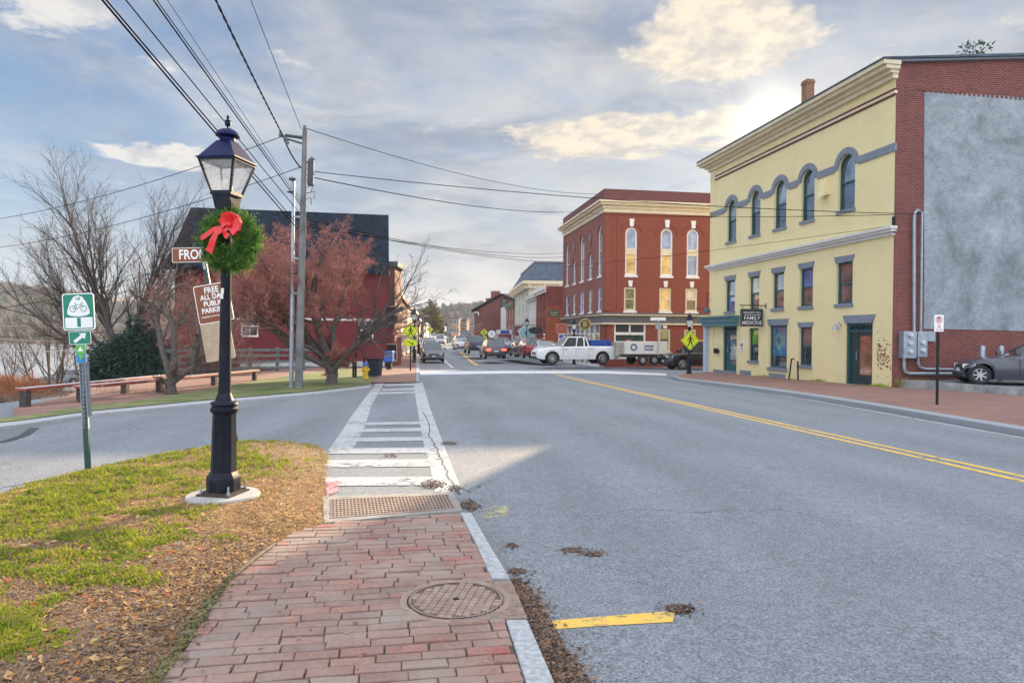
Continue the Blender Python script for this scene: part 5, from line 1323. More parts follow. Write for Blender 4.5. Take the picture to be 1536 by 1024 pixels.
# thinner bare tree to its left, several stems
D3 = 52; c = at(76, 560, D3); c.z = H(c.x, c.y)
cfgD = dict(cfgC); cfgD['n'] = [0, 9, 7, 5]; cfgD['ang'] = [20, 30, 34, 34]
tree2('bare_tree', 'thin many-stemmed bare tree left of the green bicycle sign', 'tree', c, 8, B_grey, B_twig2, ([(0, 0, 0), (0, 0, .6), (0, 0, 1.2)], [.4, .36, .3]),
      [((a*.2, 0, .5), (a, .1, 1.2), L_, .13) for a, L_ in ((-.45, 7), (-.2, 8), (.02, 8.5), (.2, 8), (.45, 7))], cfgD)
for i, (px_, D_, s_, lb) in enumerate(((18, 60, 5.5, 'small bare tree at the left edge above the orange bush'), (120, 66, 7, 'spindly bare tree behind the green bicycle sign'), (222, 52, 7, 'bare tree against the left gable of the red barn'), (298, 36, 4.6, 'low bare tree between the small crabapple and the red barn'))):
    c = at(px_, 560, D_); c.z = H(c.x, c.y); cfgE = dict(cfgC); cfgE['n'] = [0, 8, 6, 4]; cfgE['ang'] = [20, 34, 36, 36]
    tree2('bare_tree', lb, 'tree', c, 31+i, B_grey, B_twig2 if i % 2 else B_twig, ([(0, 0, 0), (0, 0, .5), (0, 0, 1.2)], [.16, .14, .12]), [((0, 0, .8), (a, .2, 1.1), s_*rnd.uniform(.8, 1.1), .065) for a in (-.5, -.15, .2, .55)], cfgE)
# dark evergreen mass and orange/brown shrubs built from leafy clumps
def leafy(name, label, cat, loc_, mats, blobs, n, size, seed, flat=.5, stems=6, shp=None):
    rr = np.random.default_rng(seed); root = thing(name, label, cat, loc_); q = MB()
    tot = sum(b[3]*b[4]*b[5] for b in blobs)
    for (x, y, z, rx, ry, rz_) in blobs:
        k = int(n*rx*ry*rz_/tot)
        ph = rr.uniform(0, 6.28, 3)
        for _ in range(k):
            d = rr.normal(0, 1, 3); d /= np.linalg.norm(d); rad = rr.uniform(.25, 1)**.45
            rad *= 1+.22*math.sin(d[0]*5+ph[0])*math.sin(d[2]*6+ph[1])+.12*math.sin(d[1]*11+ph[2])
            c = np.array([x+d[0]*rx*rad, y+d[1]*ry*rad, max(.05, z+d[2]*rz_*rad)])
            u = d*.7+rr.normal(0, .6, 3)+np.array([0, 0, -flat*.3]); u /= np.linalg.norm(u); w = np.cross(u, rr.normal(0, 1, 3)); w /= np.linalg.norm(w); s = size*rr.uniform(.5, 1.5)
            i = len(q.v); m_ = int(rr.integers(0, len(mats)-1)) if len(mats) > 2 else 0
            if shp == 'needle':
                q.v += [tuple(c), tuple(c+u*s*.5+w*s*.22), tuple(c+u*s*1.3), tuple(c+u*s*.5-w*s*.22)]
            elif shp == 'stick': q.v += [tuple(c), tuple(c+w*s*.05), tuple(c+u*s*2.2+np.array([0, 0, s])), tuple(c-w*s*.05)]
            else: q.v += [tuple(c-u*s*.5), tuple(c+w*s*.4), tuple(c+u*s*.5), tuple(c-w*s*.4)]
            q.f.append((i, i+1, i+2, i+3)); q.mi.append(m_)
    q.build('crown' if 'tree' in name else 'foliage', mats[:-1], root)
    q = MB(); b0 = blobs[0]
    for i in range(stems):
        b = blobs[i % len(blobs)]; q.tube([(b[0]*.3, b[1]*.3, -.1), (b[0]*.7, b[1]*.7, b[2]*.6), (b[0], b[1], b[2]+b[5]*.4)], [.06, .04, .015], 5)
    q.build('trunk' if 'tree' in name else 'stems', mats[-1], root); return root
E1 = pm('dark_fir', (0.008, 0.03, 0.025), .8, 0, 3, col2=(0.03, 0.075, 0.06)); E2 = pm('dark_fir_tip', (0.02, 0.06, 0.045), .8, 0.3, 3)
D4 = 30; c = at(194, 592, D4); c.z = H(c.x, c.y)
leafy('evergreen_tree', 'dark blue-green spreading evergreen beside the white shed', 'tree', c, [E1, E2, B_grey], [(-.7, 0, 1.0, .95, 1.0, .8), (0.05, 0, 1.45, .95, 1.0, .9), (.75, 0, 1.3, .75, .8, .75), (.5, .1, 2.2, .55, .6, .6), (.25, 0, 2.75, .28, .3, .5), (-.9, -.3, .5, .9, .8, .45), (.3, -.3, .5, 1.1, .8, .5), (1.15, 0, 2.0, .35, .4, .3), (-1.1, 0, 1.7, .35, .4, .25)], 26000, .13, 4, shp='needle')
O1 = pm('orange_shrub', (0.60, 0.22, 0.06), .8, 0.25, 2); O2 = pm('russet_shrub', (0.30, 0.13, 0.06), .8, 0.3, 2); N1 = pm('brown_brush', (0.14, 0.08, 0.06), .9, .35, 2); N2 = pm('grey_brush', (0.20, 0.15, 0.13), .9, .3, 2)
c = at(8, 606, 26)
leafy('bush', 'bright orange leafless bush at the left edge by the water', 'bush', c, [O1, O2, B_twig], [(-.6, 0, .55, 1.0, .9, .62), (.55, .1, .5, .8, .9, .5), (-1.6, 0, .6, 1, .9, .7)], 15000, .10, 6, shp='stick')
c = at(58, 603, 30)
leafy('bush', 'low russet bush beside the black dumpster', 'bush', c, [O2, N1, B_twig], [(0, 0, .25, 1.1, .9, .35)], 3500, .10, 7, shp='stick')
for i, (px_, py_, D_, w_, h_, lb) in enumerate(((345, 560, 33, 1.6, .8, 'brown clipped bush in front of the red barn wall, right one'), (312, 560, 33, 1.1, .8, 'green-brown bush in front of the red barn wall, left one'), (150, 606, 21, 1.9, .16, 'low grey brush behind the red rail by the green sign post'), (30, 612, 19, 1.6, .14, 'low purplish brush at the far left end of the red rail'), (250, 470, 40, 1.5, 2.5, 'tangled russet brush against the left end of the barn'))):
    c = at(px_, py_, D_); c.z = min(c.z, H(c.x, c.y))
    leafy('bush', lb, 'bush', c, [N1, N2 if i != 1 else E2, B_twig], [(0, 0, h_*.6, w_, .8, h_)], 4500, .10, 40+i, shp='stick')
# distant street trees
c = at(648, 505, 175); c.z = H(0, 175)
V1 = pm('olive_conifer', (0.18, 0.15, 0.03), .9, 0, .4, col2=(0.34, 0.26, 0.06))
leafy('evergreen_tree', 'tall olive conical evergreen far down the left side of the street', 'tree', c, [V1, pm('green_conifer', (.05, .07, .02)), B_grey], [(0, 0, 2.6, 3.1, 3, 2.6), (0, 0, 5.2, 2.4, 2.4, 2.6), (0, 0, 7.6, 1.6, 1.6, 2.2), (.1, 0, 9.6, .7, .7, 1.6)], 5000, .6, 9, shp='needle')
for i, (px_, D_, s_, lb) in enumerate(((665, 230, 8, 'bare street tree just right of the tall olive evergreen'), (632, 118, 4.5, 'bare street tree among the far left roofs'), (678, 300, 9, 'bare tree at the far end of the street before the hills'))):
    c = at(px_, 505, D_); c.z = H(c.x, c.y); cfgE = dict(cfgC); cfgE['n'] = [0, 7, 6, 4]; cfgE['ang'] = [20, 34, 36, 36]; cfgE['rmin'] = .03
    tree2('bare_tree', lb, 'tree', c, 61+i, B_grey, B_twig2, ([(0, 0, 0), (0, 0, 1.5), (0, 0, 2.8)], [.25, .2, .16]), [((0, 0, 2), (a, .2, 1.1), s_*rnd.uniform(.8, 1.1), .12) for a in (-.5, -.15, .2, .55)], cfgE)
# tip of an evergreen behind the yellow building's roof
c = at(1453, 500, 46); c.z = 0
leafy('evergreen_tree', 'evergreen whose tip just shows above the roof of the yellow building', 'tree', (c.x, c.y, -.7), [E1, E2, B_grey], [(0, 0, 4, 2.6, 2.6, 3.5), (0, 0, 9, 2.2, 2, 4.5), (0, 0, 14, 1.6, 1.4, 4), (0, 0, 18.6, 1.0, 1, 2.0), (0, 0, zat(1453, 68, 46)+.35, .95, .8, .55)], 26000, .22, 12, shp='needle')
# ================================================================== lawn in front
lawn_px = [(-420, 840), (-60, 748), (0, 735), (60, 718), (130, 702), (250, 677), (360, 660), (430, 657), (478, 664), (492, 676), (489, 700), (486, 745), (484, 783), (440, 797), (395, 828), (345, 868), (290, 950), (240, 1024), (150, 1130), (-500, 1130)]
LWN = [Vector(G(a, b, 0.06)) for a, b in lawn_px]; LW2 = [(p.x, p.y) for p in LWN]
def edged(p):
    m_ = 9.0; n = len(LW2)
    for i in range(n):
        a = LW2[i]; b = LW2[(i+1) % n]; vx, vy = b[0]-a[0], b[1]-a[1]; t = max(0, min(1, ((p[0]-a[0])*vx+(p[1]-a[1])*vy)/(vx*vx+vy*vy+1e-9)))
        m_ = min(m_, math.hypot(p[0]-a[0]-vx*t, p[1]-a[1]-vy*t))
    return m_
def lawnz(x, y):
    e = edged((x, y)); return H(x, y)+0.02+0.075*sstep(0, .5, e)+0.02*mnoise.noise(Vector((x*1.5, y*1.5, 0)))*sstep(0, .3, e)
q = MB(); S = 0.16; xs0, xs1 = min(p[0] for p in LW2), max(p[0] for p in LW2); ys0, ys1 = min(p[1] for p in LW2), max(p[1] for p in LW2)
ny = int((ys1-ys0)/S)+1; nx = int((xs1-xs0)/S)+1
for j in range(ny):
    row = clip(clip(LW2, 1, ys0+j*S, False), 1, ys0+(j+1)*S, True)
    if len(row) < 3: continue
    for i in range(nx):
        c = clip(clip(row, 0, xs0+i*S, False), 0, xs0+(i+1)*S, True)
        if len(c) >= 3: q.face([(p[0], p[1], lawnz(*p)) for p in c])
def lawnmat():
    d = ND('lawn_floor'); f = d.noise(22, 6, .75); g_ = d.noise(1.1, 5, .6)
    c = d.mix(d.rng(f, .3, .7), (.11, .07, .045), (.34, .22, .13)); c = d.mix(d.rng(g_, .45, .6, 0, .5), c, (.12, .15, .04)); d.bump(f, .8, .02); return d.set(c, .95)
o = q.build('lawn', lawnmat(), smooth=80, merge=True); struct(o)
def greenness(x, y):
    # greener to the left and towards the side street, brown leaf-strewn ground near the walk
    D = y; px = 768+1024*x/max(y, .5)
    py = 504+1024*1.53/max(y, .5)
    g0 = sstep(480, 20, px)*0.36+.06 + sstep(440, 330, px)*sstep(760, 690, py)*.35
    g0 -= sstep(0, 1, ((py-790)-(250-px)*.55)/120)*0.8
    g0 += 0.8*(mnoise.noise(Vector((x*1.1, y*1.9, 4)))) + .4*mnoise.noise(Vector((x*10, y*10, 2))) + .6*mnoise.noise(Vector((x*4, y*4, 9)))
    return max(0.0, min(1.0, g0))
def scatter(n, fn, seed):
    rr = np.random.default_rng(seed); out = []
    # sample more densely near the viewer
    while len(out) < n:
        t = rr.uniform(0, 1); py = 655+(1090-655)*t**0.9; px = rr.uniform(-90, 500); p = G(px, py, .06)
        if inpoly(p, LW2): out.append((p.x, p.y))
    return out, rr
pts, rr = scatter(26000, None, 1)
V = []; F = []; MI = []
for (x, y) in pts:
    g0 = greenness(x, y)
    if rr.uniform() > g0*1.25: continue
    nb = int(rr.integers(4, 9)); z = lawnz(x, y)-.003
    for _ in range(nb):
        a = rr.uniform(0, 6.28); l = rr.uniform(.02, .068)*(.7+.6*g0); w = rr.uniform(.0016, .0034)*(1+y*.10); lean = rr.uniform(.2, .95); ox, oy = rr.normal(0, .022, 2)
        b = np.array([x+ox, y+oy, z]); dx, dy = math.cos(a), math.sin(a); m_ = b+np.array([dx*l*lean*.4, dy*l*lean*.4, l*.6]); t_ = b+np.array([dx*l*lean, dy*l*lean, l*(1.05-lean*.5)])
        i = len(V); V += [tuple(b+np.array([-dy*w, dx*w, 0])), tuple(b-np.array([-dy*w, dx*w, 0])), tuple(m_-np.array([-dy*w, dx*w, 0])*.8), tuple(t_), tuple(m_+np.array([-dy*w, dx*w, 0])*.8)]
        F.append((i, i+1, i+2, i+3, i+4)); MI.append(0 if rr.uniform() < .66 else (1 if rr.uniform() < .6 else 2))
q = MB(); q.v, q.f, q.mi = V, F, MI
def leafm(name, c1, c2, tr=.35, sc_=6):
    d = ND(name); geo = d.N.new('ShaderNodeNewGeometry'); c = d.mix(d.rng(d.noise(sc_, 3), .35, .65), c1, c2); c = d.mix(d.rng(geo.outputs['Random Per Island'], 0, 1, 0, .5), c, c1)
    d.set(c, .7); tl = d.N.new('ShaderNodeBsdfTranslucent'); d.L.new(c, tl.inputs[0]); mx = d.N.new('ShaderNodeMixShader'); mx.inputs[0].default_value = tr
    d.L.new(d.b.outputs[0], mx.inputs[1]); d.L.new(tl.outputs[0], mx.inputs[2]); d.L.new(mx.outputs[0], d.N['Material Output'].inputs[0]); return d.m
L_g = leafm('grass_blade', (.19, .28, .025), (.48, .50, .05), .45); L_y = leafm('yellow_blade', (.36, .34, .09), (.45, .36, .13), .4); L_s = leafm('straw_blade', (.40, .29, .16), (.30, .20, .11), .3)
tag(q.build('grass', [L_g, L_y, L_s]), 'short patchy green grass on the lawn round the lamp post', 'grass', kind='stuff')
# straw, needles and dead leaves over the rest
V = []; F = []; MI = []
pts, rr = scatter(62000, None, 2)
for (x, y) in pts:
    g0 = greenness(x, y)
    if rr.uniform() < g0*.75: continue
    z = lawnz(x, y)
    px = 768+1024*x/max(y, .5); py = 504+1024*1.53/max(y, .5)
    for _ in range(3):
        ox, oy = rr.normal(0, .03, 2); a = rr.uniform(0, 6.28); u = rr.uniform()
        if u < (.8 if py < 800 else .45):
            l = rr.uniform(.009, .034); w = rr.uniform(.0008, .002)*(1+y*.1); m_ = 0 if rr.uniform() < .6 else 1; k = .012
        else:
            l = rr.uniform(.005, .0145); w = l*rr.uniform(.35, .8); m_ = int(rr.choice([1, 2, 2, 3, 3, 4])); k = .014
            if rr.uniform() < .012: l *= 2.4; w *= 2.2; m_ = int(rr.choice([5, 1, 2, 0])); k = .03
        dx, dy = math.cos(a)*l, math.sin(a)*l; wx, wy = -math.sin(a)*w, math.cos(a)*w; h = rr.uniform(.002, k, 4)
        i = len(V); X_, Y_ = x+ox, y+oy
        V += [(X_-dx, Y_-dy, z+h[0]), (X_+wx, Y_+wy, z+h[1]+.003), (X_+dx, Y_+dy, z+h[2]), (X_-wx, Y_-wy, z+h[3])]; F.append((i, i+1, i+2, i+3)); MI.append(m_)
q = MB(); q.v, q.f, q.mi = V, F, MI
LM = [leafm('straw', (.64, .44, .20), (.48, .30, .14), .3), leafm('dry_needles', (.46, .26, .12), (.30, .16, .08), .3), leafm('brown_leaf', (.20, .12, .08), (.34, .21, .13), .2), leafm('grey_leaf', (.20, .165, .15), (.30, .25, .22), .2), leafm('dark_leaf', (.06, .04, .03), (.12, .08, .06), .1), leafm('orange_leaf', (.50, .19, .06), (.42, .14, .05), .3)]
tag(q.build('leaf_litter', LM), 'brown straw and dead leaves covering the lawn beside the brick sidewalk', 'leaf litter', kind='stuff')
# debris in the gutter and on the verge
def litter(poly_px, n, seed, lift=.0, h=.02, sz=(.006, .02), dark=True):
    rr = np.random.default_rng(seed); poly = [G(a, b, lift) for a, b in poly_px]; x0 = min(p.x for p in poly); x1 = max(p.x for p in poly); y0 = min(p.y for p in poly); y1 = max(p.y for p in poly)
    q = MB(); k = 0; P2 = [(p.x, p.y) for p in poly]; cx = sum(p[0] for p in P2)/len(P2); cy = sum(p[1] for p in P2)/len(P2)
    while k < n:
        x, y = rr.uniform(x0, x1), rr.uniform(y0, y1)
        if not inpoly((x, y), P2):
            continue
        if rr.uniform() < .25: x += rr.normal(0, sz[1]*2.2); y += rr.normal(0, sz[1]*2.2)
        k += 1; z = H(x, y)+lift; a = rr.uniform(0, 6.28); l = rr.uniform(*sz); w = l*rr.uniform(.12, .6); hh = rr.uniform(.002, h, 4)
        dx, dy = math.cos(a)*l, math.sin(a)*l; wx, wy = -math.sin(a)*w, math.cos(a)*w
        q.m = int(rr.choice([1, 2, 2, 4, 4, 3, 4])); q.face([(x-dx, y-dy, z+hh[0]), (x+wx, y+wy, z+hh[1]), (x+dx, y+dy, z+hh[2]), (x-wx, y-wy, z+hh[3])])
    return q
q = litter([(766, 872), (792, 925), (800, 950), (834, 1024), (870, 1090), (915, 1090), (884, 1024), (850, 975), (826, 935), (800, 890), (780, 868)], 5200, 3)
tag(q.build('leaf_litter', LM), 'dark strip of crushed leaves in the gutter beside the near granite kerb', 'leaf litter', kind='stuff')
piles = [((586, 684), 12, 3, 'small leaf clump on the crosswalk, upper of the two by its middle'), ((600, 698), 12, 3, 'pair of dry leaves on the crosswalk just below its middle clump'), ((650, 727), 20, 7, 'round pile of dark leaves at the near end of the crosswalk'), ((683, 734), 11, 5, 'small dark leaf pile at the near tip of the right crosswalk line'), ((704, 759), 14, 9, 'clump of wet leaves by the start of the granite kerb'), ((673, 665), 13, 3, 'dark leaf clump right beside the crosswalk line'), ((857, 825), 15, 4, 'dark leaf clump on the road level with the sidewalk middle'), ((890, 831), 15, 4, 'flattened faint leaf scatter next to the clump in the road'), ((1020, 915), 22, 6, 'dark leaf clump at the right end of the yellow paint mark'), ((776, 857), 13, 4, 'leaf clump against the kerb just above the iron plate'), ((767, 818), 8, 3, 'tiny leaf clump on the road by the kerb'), ((660, 744), 12, 3, 'flat leaf smear on the studded iron plate')]
for i, ((a, b), w, h_, lb) in enumerate(piles):
    q = litter([(a+w*math.cos(t*.785), b+h_*math.sin(t*.785)) for t in range(8)], 260 if w > 12 else 130, 70+i, h=.010+.012*(h_ > 4), sz=(.008, .022)); q.build
    tag(q.build('leaf_pile', LM[:2]+[LM[4], LM[3], LM[4], LM[2]]), lb, 'leaf pile', 'leaf clumps on the road')
rr = np.random.default_rng(77); q = MB(); P2 = [(p.x, p.y) for p in walk_poly]; k = 0
while k < 150:
    px = rr.uniform(250, 790); py = rr.uniform(770, 1060); p = G(px, py, SO)
    if not inpoly(p, P2): continue
    k += 1; z = H(p.x, p.y)+SO+.003; a = rr.uniform(0, 6.28); l = rr.choice([rr.uniform(.004, .012), rr.uniform(.01, .024)], p=[.8, .2]); w = l*rr.uniform(.15, .6); hh = rr.uniform(.001, .008, 4); dx, dy = math.cos(a)*l, math.sin(a)*l; wx, wy = -math.sin(a)*w, math.cos(a)*w
    q.m = int(rr.choice([1, 2, 4, 2, 0])); q.face([(p.x-dx, p.y-dy, z+hh[0]), (p.x+wx, p.y+wy, z+hh[1]), (p.x+dx, p.y+dy, z+hh[2]), (p.x-wx, p.y-wy, z+hh[3])])
tag(q.build('leaf_litter', LM), 'scattered leaf bits and twigs lying on the near brick sidewalk', 'leaf litter', kind='stuff')
q = MB(); k = 0
while k < 700:
    t = rr.uniform(0, 1); e = G(700+210*t**1.3, 760+340*t, 0); o_ = abs(rr.normal(0, .22)); x, y = e.x+o_, e.y+rr.uniform(-.05, .05); k += 1; s_ = rr.uniform(.0015, .005); z = H(x, y)+.001
    q.m = int(rr.choice([4, 2, 3])); q.face([(x-s_, y-s_*.5, z+.002), (x+s_, y-s_, z+.001), (x+s_*.6, y+s_, z+.004), (x-s_, y+s_*.7, z+.002)])
tag(q.build('grit', LM), 'fine grit and crumbs on the road along the near kerb', 'grit', kind='stuff')
# low timber edging between lawn and walk
e = MB(); P = [G(352, 862, .09), G(380, 838, .09), G(412, 815, .09)]; e.tube(P, .012, 6); tag(e.build('edging_strip', pm('edging', (.12, .10, .08), .8, .3, 20)), 'thin dark edging strip between the leafy lawn and the brick sidewalk', 'edging')
e = litter([(235, 1028), (300, 935), (352, 862), (347, 860), (292, 932), (222, 1028)], 900, 15, .075, .02); tag(e.build('moss_strip', [pm('moss', (.16, .15, .06), .9, .4, 20)]*6), 'mossy debris along the left edge of the brick sidewalk', 'moss', kind='stuff')
w_ = G(262, 719, .08); q = MB(); q.hexa([(-.05, -.02, 0), (.05, -.03, 0), (.06, .03, 0), (-.04, .03, 0)], [(-.04, -.01, .02), (.05, -.02, .03), (.05, .02, .025), (-.05, .02, .015)]); tag(q.build('paper_scrap', M_white, loc=w_), 'crumpled white paper scrap in the grass left of the lamp post', 'paper')

# ================================================================== lamp post with lantern
M_lamp = pm('black_blue_lamp_paint', (0.008, 0.012, 0.022), 0.5, 0.3, 9, 0.12, 60, spec=.22)
M_roofb = pm('deep_blue_lantern_roof', (0.003, 0.006, 0.055), 0.5, 0.25, 6, spec=.2)
def glass_panel():
    d = ND('lantern_glass'); n = d.noise(9, 5, .7); d.b.inputs['Roughness'].default_value = .15; d.set((.85, .83, .78)); tr = d.N.new('ShaderNodeBsdfTransparent'); mx = d.N.new('ShaderNodeMixShader')
    d.L.new(d.rng(n, .3, .7, .55, .8), mx.inputs[0]); d.L.new(d.b.outputs[0], mx.inputs[1]); d.L.new(tr.outputs[0], mx.inputs[2]); d.L.new(mx.outputs[0], d.N['Material Output'].inputs[0]); return d.m
G_lan = glass_panel()
def lantern(root, rz, s=1.0, z=2.83, roofm=None, finm=None):
    """four-sided lantern, local z upward from its socket"""
    T = Matrix.Rotation(rz, 4, 'Z'); T = Matrix.Translation((0, 0, z)) @ T @ Matrix.Diagonal((s, s, s, 1))
    q = MB(T)
    q.lathe([(.055, -.05), (.085, -.03), (.085, 0), (.07, .02)], 16); b = .145; a = .115
    q.hexa([(-a*.8, -a*.8, .02), (a*.8, -a*.8, .02), (a*.8, a*.8, .02), (-a*.8, a*.8, .02)], [(-a, -a, .17), (a, -a, .17), (a, a, .17), (-a, a, .17)]); q.box(-.13, .13, -.13, .13, .17, .195)
    lo, hi, z0, z1 = .115, .215, .195, .56
    for sx in (-1, 1):
        for sy in (-1, 1):
            q.hexa([(sx*lo-.011, sy*lo-.011, z0), (sx*lo+.011, sy*lo-.011, z0), (sx*lo+.011, sy*lo+.011, z0), (sx*lo-.011, sy*lo+.011, z0)], [(sx*hi-.013, sy*hi-.013, z1), (sx*hi+.013, sy*hi-.013, z1), (sx*hi+.013, sy*hi+.013, z1), (sx*hi-.013, sy*hi+.013, z1)])
    for s_ in (-1, 1):
        q.box(-hi, hi, s_*hi-.012, s_*hi+.012, z1-.02, z1+.008); q.box(s_*hi-.012, s_*hi+.012, -hi, hi, z1-.021, z1+.007)
        q.box(-lo, lo, s_*lo-.012, s_*lo+.012, z0, z0+.02); q.box(s_*lo-.012, s_*lo+.012, -lo, lo, z0, z0+.021)
    o = q.build('lantern_frame', M_lamp, root)
    q = MB(T)
    for k in range(4):
        q.M = T @ Matrix.Rotation(k*math.pi/2, 4, 'Z'); q.face([(-lo+.01, -lo, z0+.02), (lo-.01, -lo, z0+.02), (hi-.01, -hi, z1-.02), (-hi+.01, -hi, z1-.02)])
    q.build('glass', G_lan, o)
    q = MB(T); q.lathe([(.05, .2), (.058, .21), (.058, .33), (.05, .36), (.02, .38)], 14); q.build('lamp_bulb', pm('bulb_white', (.75, .75, .72), .3), o)
    q = MB(T); e = .24
    q.hexa([(-e, -e, .565), (e, -e, .565), (e, e, .565), (-e, e, .565)], [(-e, -e, .58), (e, -e, .58), (e, e, .58), (-e, e, .58)])
    q.hexa([(-e+.015, -e+.015, .58), (e-.015, -e+.015, .58), (e-.015, e-.015, .58), (-e+.015, e-.015, .58)], [(-.085, -.085, .79), (.085, -.085, .79), (.085, .085, .79), (-.085, .085, .79)])
    q.lathe([(.08, .785), (.088, .80), (.082, .835), (.095, .845)], 16)
    q.lathe([(.09, .842), (.132, .852), (.135, .862), (.118, .895), (.08, .925), (.03, .94)], 20)
    q.lathe([(.012, .935), (.012, .965), (.03, .975), (.034, .995), (.028, 1.02), (.036, 1.03), (.014, 1.045), (.012, 1.06), (.018, 1.07), (.004, 1.10)], 12)
    q.build('lantern_roof', roofm or M_roofb, o)
c = G(335, 749, .07); cz = H(c.x, c.y)+.05
pad = MB(); pad.lathe([(.335, -.12), (.335, .085), (.325, .098), (.31, .10)], 40); tag(pad.build('concrete_footing', M_conc, loc=(c.x, c.y, cz-.02), smooth=40), 'round pale concrete footing under the near lamp post', 'footing')
lamp = thing('street_lamp', 'tall black post lamp with blue-roofed lantern on the near lawn', 'street lamp', (c.x, c.y, cz+.078), rot=(R(.3), R(.9), R(-10)))
q = MB(); q.box(-.17, .17, -.17, .17, 0, .02); q.box(-.15, .15, -.15, .15, .02, .035)
b_ = q.build('base_plate', pm('rust_dark_iron', (.05, .035, .03), .6, .3, 20, .3, 60), lamp)
q = MB()
for sx in (-1, 1):
    for sy in (-1, 1): q = MB(); q.lathe([(.016, .02), (.016, .05), (.009, .05), (.009, .10)], 6, sx*.14, sy*.14); q.build('bolt', M_steel, b_)
O8 = math.pi/8
q = MB(); q.lathe([(.15, .035), (.155, .05), (.155, .15), (.152, .165), (.128, .20), (.118, .215)], 8, rot=O8); q.lathe([(.117, .215), (.106, .76), (.11, .77)], 8, rot=O8)
q.lathe([(.10, .765), (.12, .78), (.128, .80), (.128, .815), (.112, .83), (.114, .845), (.126, .855), (.12, .875), (.085, .89), (.07, .93), (.06, .96)], 16)
q.build('lamp_base', M_lamp, lamp, smooth=25)
q = MB(); q.lathe([(.058, .95), (.041, 2.56), (.048, 2.58), (.052, 2.61), (.043, 2.63), (.055, 2.66)], 18); q.build('pole', M_lamp, lamp, smooth=40)
q = MB(); q.box(-.018, .012, -.066, -.057, 1.85, 1.9); q.box(-.008, .018, -.066, -.057, 1.9, 1.95); q.build('torn_sticker', M_white, lamp)
q = MB(); q.tube([(.05, -.05, 2.66), (.09, -.08, 2.70), (.10, -.1, 2.76), (.07, -.08, 2.77), (.06, -.06, 2.72)], .006, 5); q.build('hook', M_lamp, lamp)
lantern(lamp, 0, z=2.68, s=.82)
# ------------------------------------------------------------------ wreath
wc = at(345, 361, 6.42); wr = thing('wreath', 'green evergreen wreath with a red bow hanging on the near lamp post', 'wreath', wc, R(-6))
rr = np.random.default_rng(11); q = MB()
for _ in range(6500):
    a = rr.uniform(0, 6.28); b = rr.uniform(0, 6.28); rad = (.078+.014*math.sin(a*5+1)+.01*math.sin(a*11))*math.sqrt(rr.uniform(.1, 1)); R0 = .185
    c = np.array([math.cos(a)*(R0+rad*math.cos(b)), rad*math.sin(b)*.9, math.sin(a)*(R0+rad*math.cos(b))])
    out_ = np.array([math.cos(a)*math.cos(b), math.sin(b), math.sin(a)*math.cos(b)]); tang = np.array([-math.sin(a), 0, math.cos(a)])
    u = out_*.9+tang*.7+rr.normal(0, .35, 3); u /= np.linalg.norm(u); w = np.cross(u, rr.normal(0, 1, 3)); w /= np.linalg.norm(w)
    l = rr.uniform(.03, .085)*(1.5 if rr.uniform() < .12 else 1); i = len(q.v); m_ = int(rr.choice([0, 0, 1, 2]))
    # a spray: one rib with side needles
    for t, s_ in ((.15, 1), (.35, -1), (.5, 1), (.7, -1), (.9, 1), (1., 0)):
        p = c+u*l*t; tip = p+(u*.6+w*s_)*l*.38; k = len(q.v); wd_ = np.cross(u, w)*.0022+u*.0028
        q.v += [tuple(p-wd_), tuple(p+wd_), tuple(tip)]; q.f.append((k, k+1, k+2)); q.mi.append(m_)
q.build('branches', [leafm('wreath_green', (.03, .13, .015), (.07, .24, .025), .25, 20), leafm('wreath_light', (.16, .34, .03), (.28, .44, .06), .4, 20), leafm('wreath_dark', (.01, .045, .012), (.02, .07, .02), .15, 20)], wr)
M_rib = pm('red_ribbon', (.72, .012, .015), .38, .12, 12, coat=.3)
q = MB()
def ribbon(pts, w, th=.004):
    P = [Vector(p) for p in pts]; W0 = w if isinstance(w, list) else [w]*len(P)
    for i in range(len(P)-1):
        a, b = P[i], P[i+1]; d0 = (P[min(i+1, len(P)-1)]-P[max(i-1, 0)]).normalized(); d1 = (P[min(i+2, len(P)-1)]-P[i]).normalized(); y = Vector((0, 1, 0))
        n0 = d0.cross(y).normalized()*W0[i]/2; n1 = d1.cross(y).normalized()*W0[i+1]/2; t = Vector((0, th, 0))
        q.hexa([a-n0, a+n0, a+n0+t, a-n0+t], [b-n1, b+n1, b+n1+t, b-n1+t])
bx, bz_ = .085, .12; by = -.14
def loop(ang, ln, wd_, dep):
    ln *= 1.15; wd_ *= 1.0
    ca, sa = math.cos(R(ang)), math.sin(R(ang)); pts = []
    for i in range(11):
        t = i/10; s_ = math.sin(math.pi*t); fwd = ln*math.sin(math.pi*t)**.8; side = (t-.5)*.05
        pts.append((bx+ca*fwd-sa*side, by-dep*s_*(1 if t < .5 else .3)-.012*(1-t)*2, bz_+sa*fwd+ca*side))
    P = [Vector(p) for p in pts]; nrm = Vector((-sa, 0, ca))
    for i in range(10):
        w0 = wd_*(.25+.75*math.sin(math.pi*i/10)); w1 = wd_*(.25+.75*math.sin(math.pi*(i+1)/10)); a, b = P[i], P[i+1]; t = Vector((0, .003, 0))
        q.hexa([a-nrm*w0/2, a+nrm*w0/2, a+nrm*w0/2+t, a-nrm*w0/2+t], [b-nrm*w1/2, b+nrm*w1/2, b+nrm*w1/2+t, b-nrm*w1/2+t])
for (an, ln, wd_, dp) in ((150, .085, .075, .04), (115, .10, .08, .05), (65, .10, .075, .05), (25, .105, .08, .045), (-8, .10, .075, .04), (92, .07, .07, .06), (190, .06, .06, .03), (-45, .09, .07, .03)): loop(an, ln, wd_, dp)
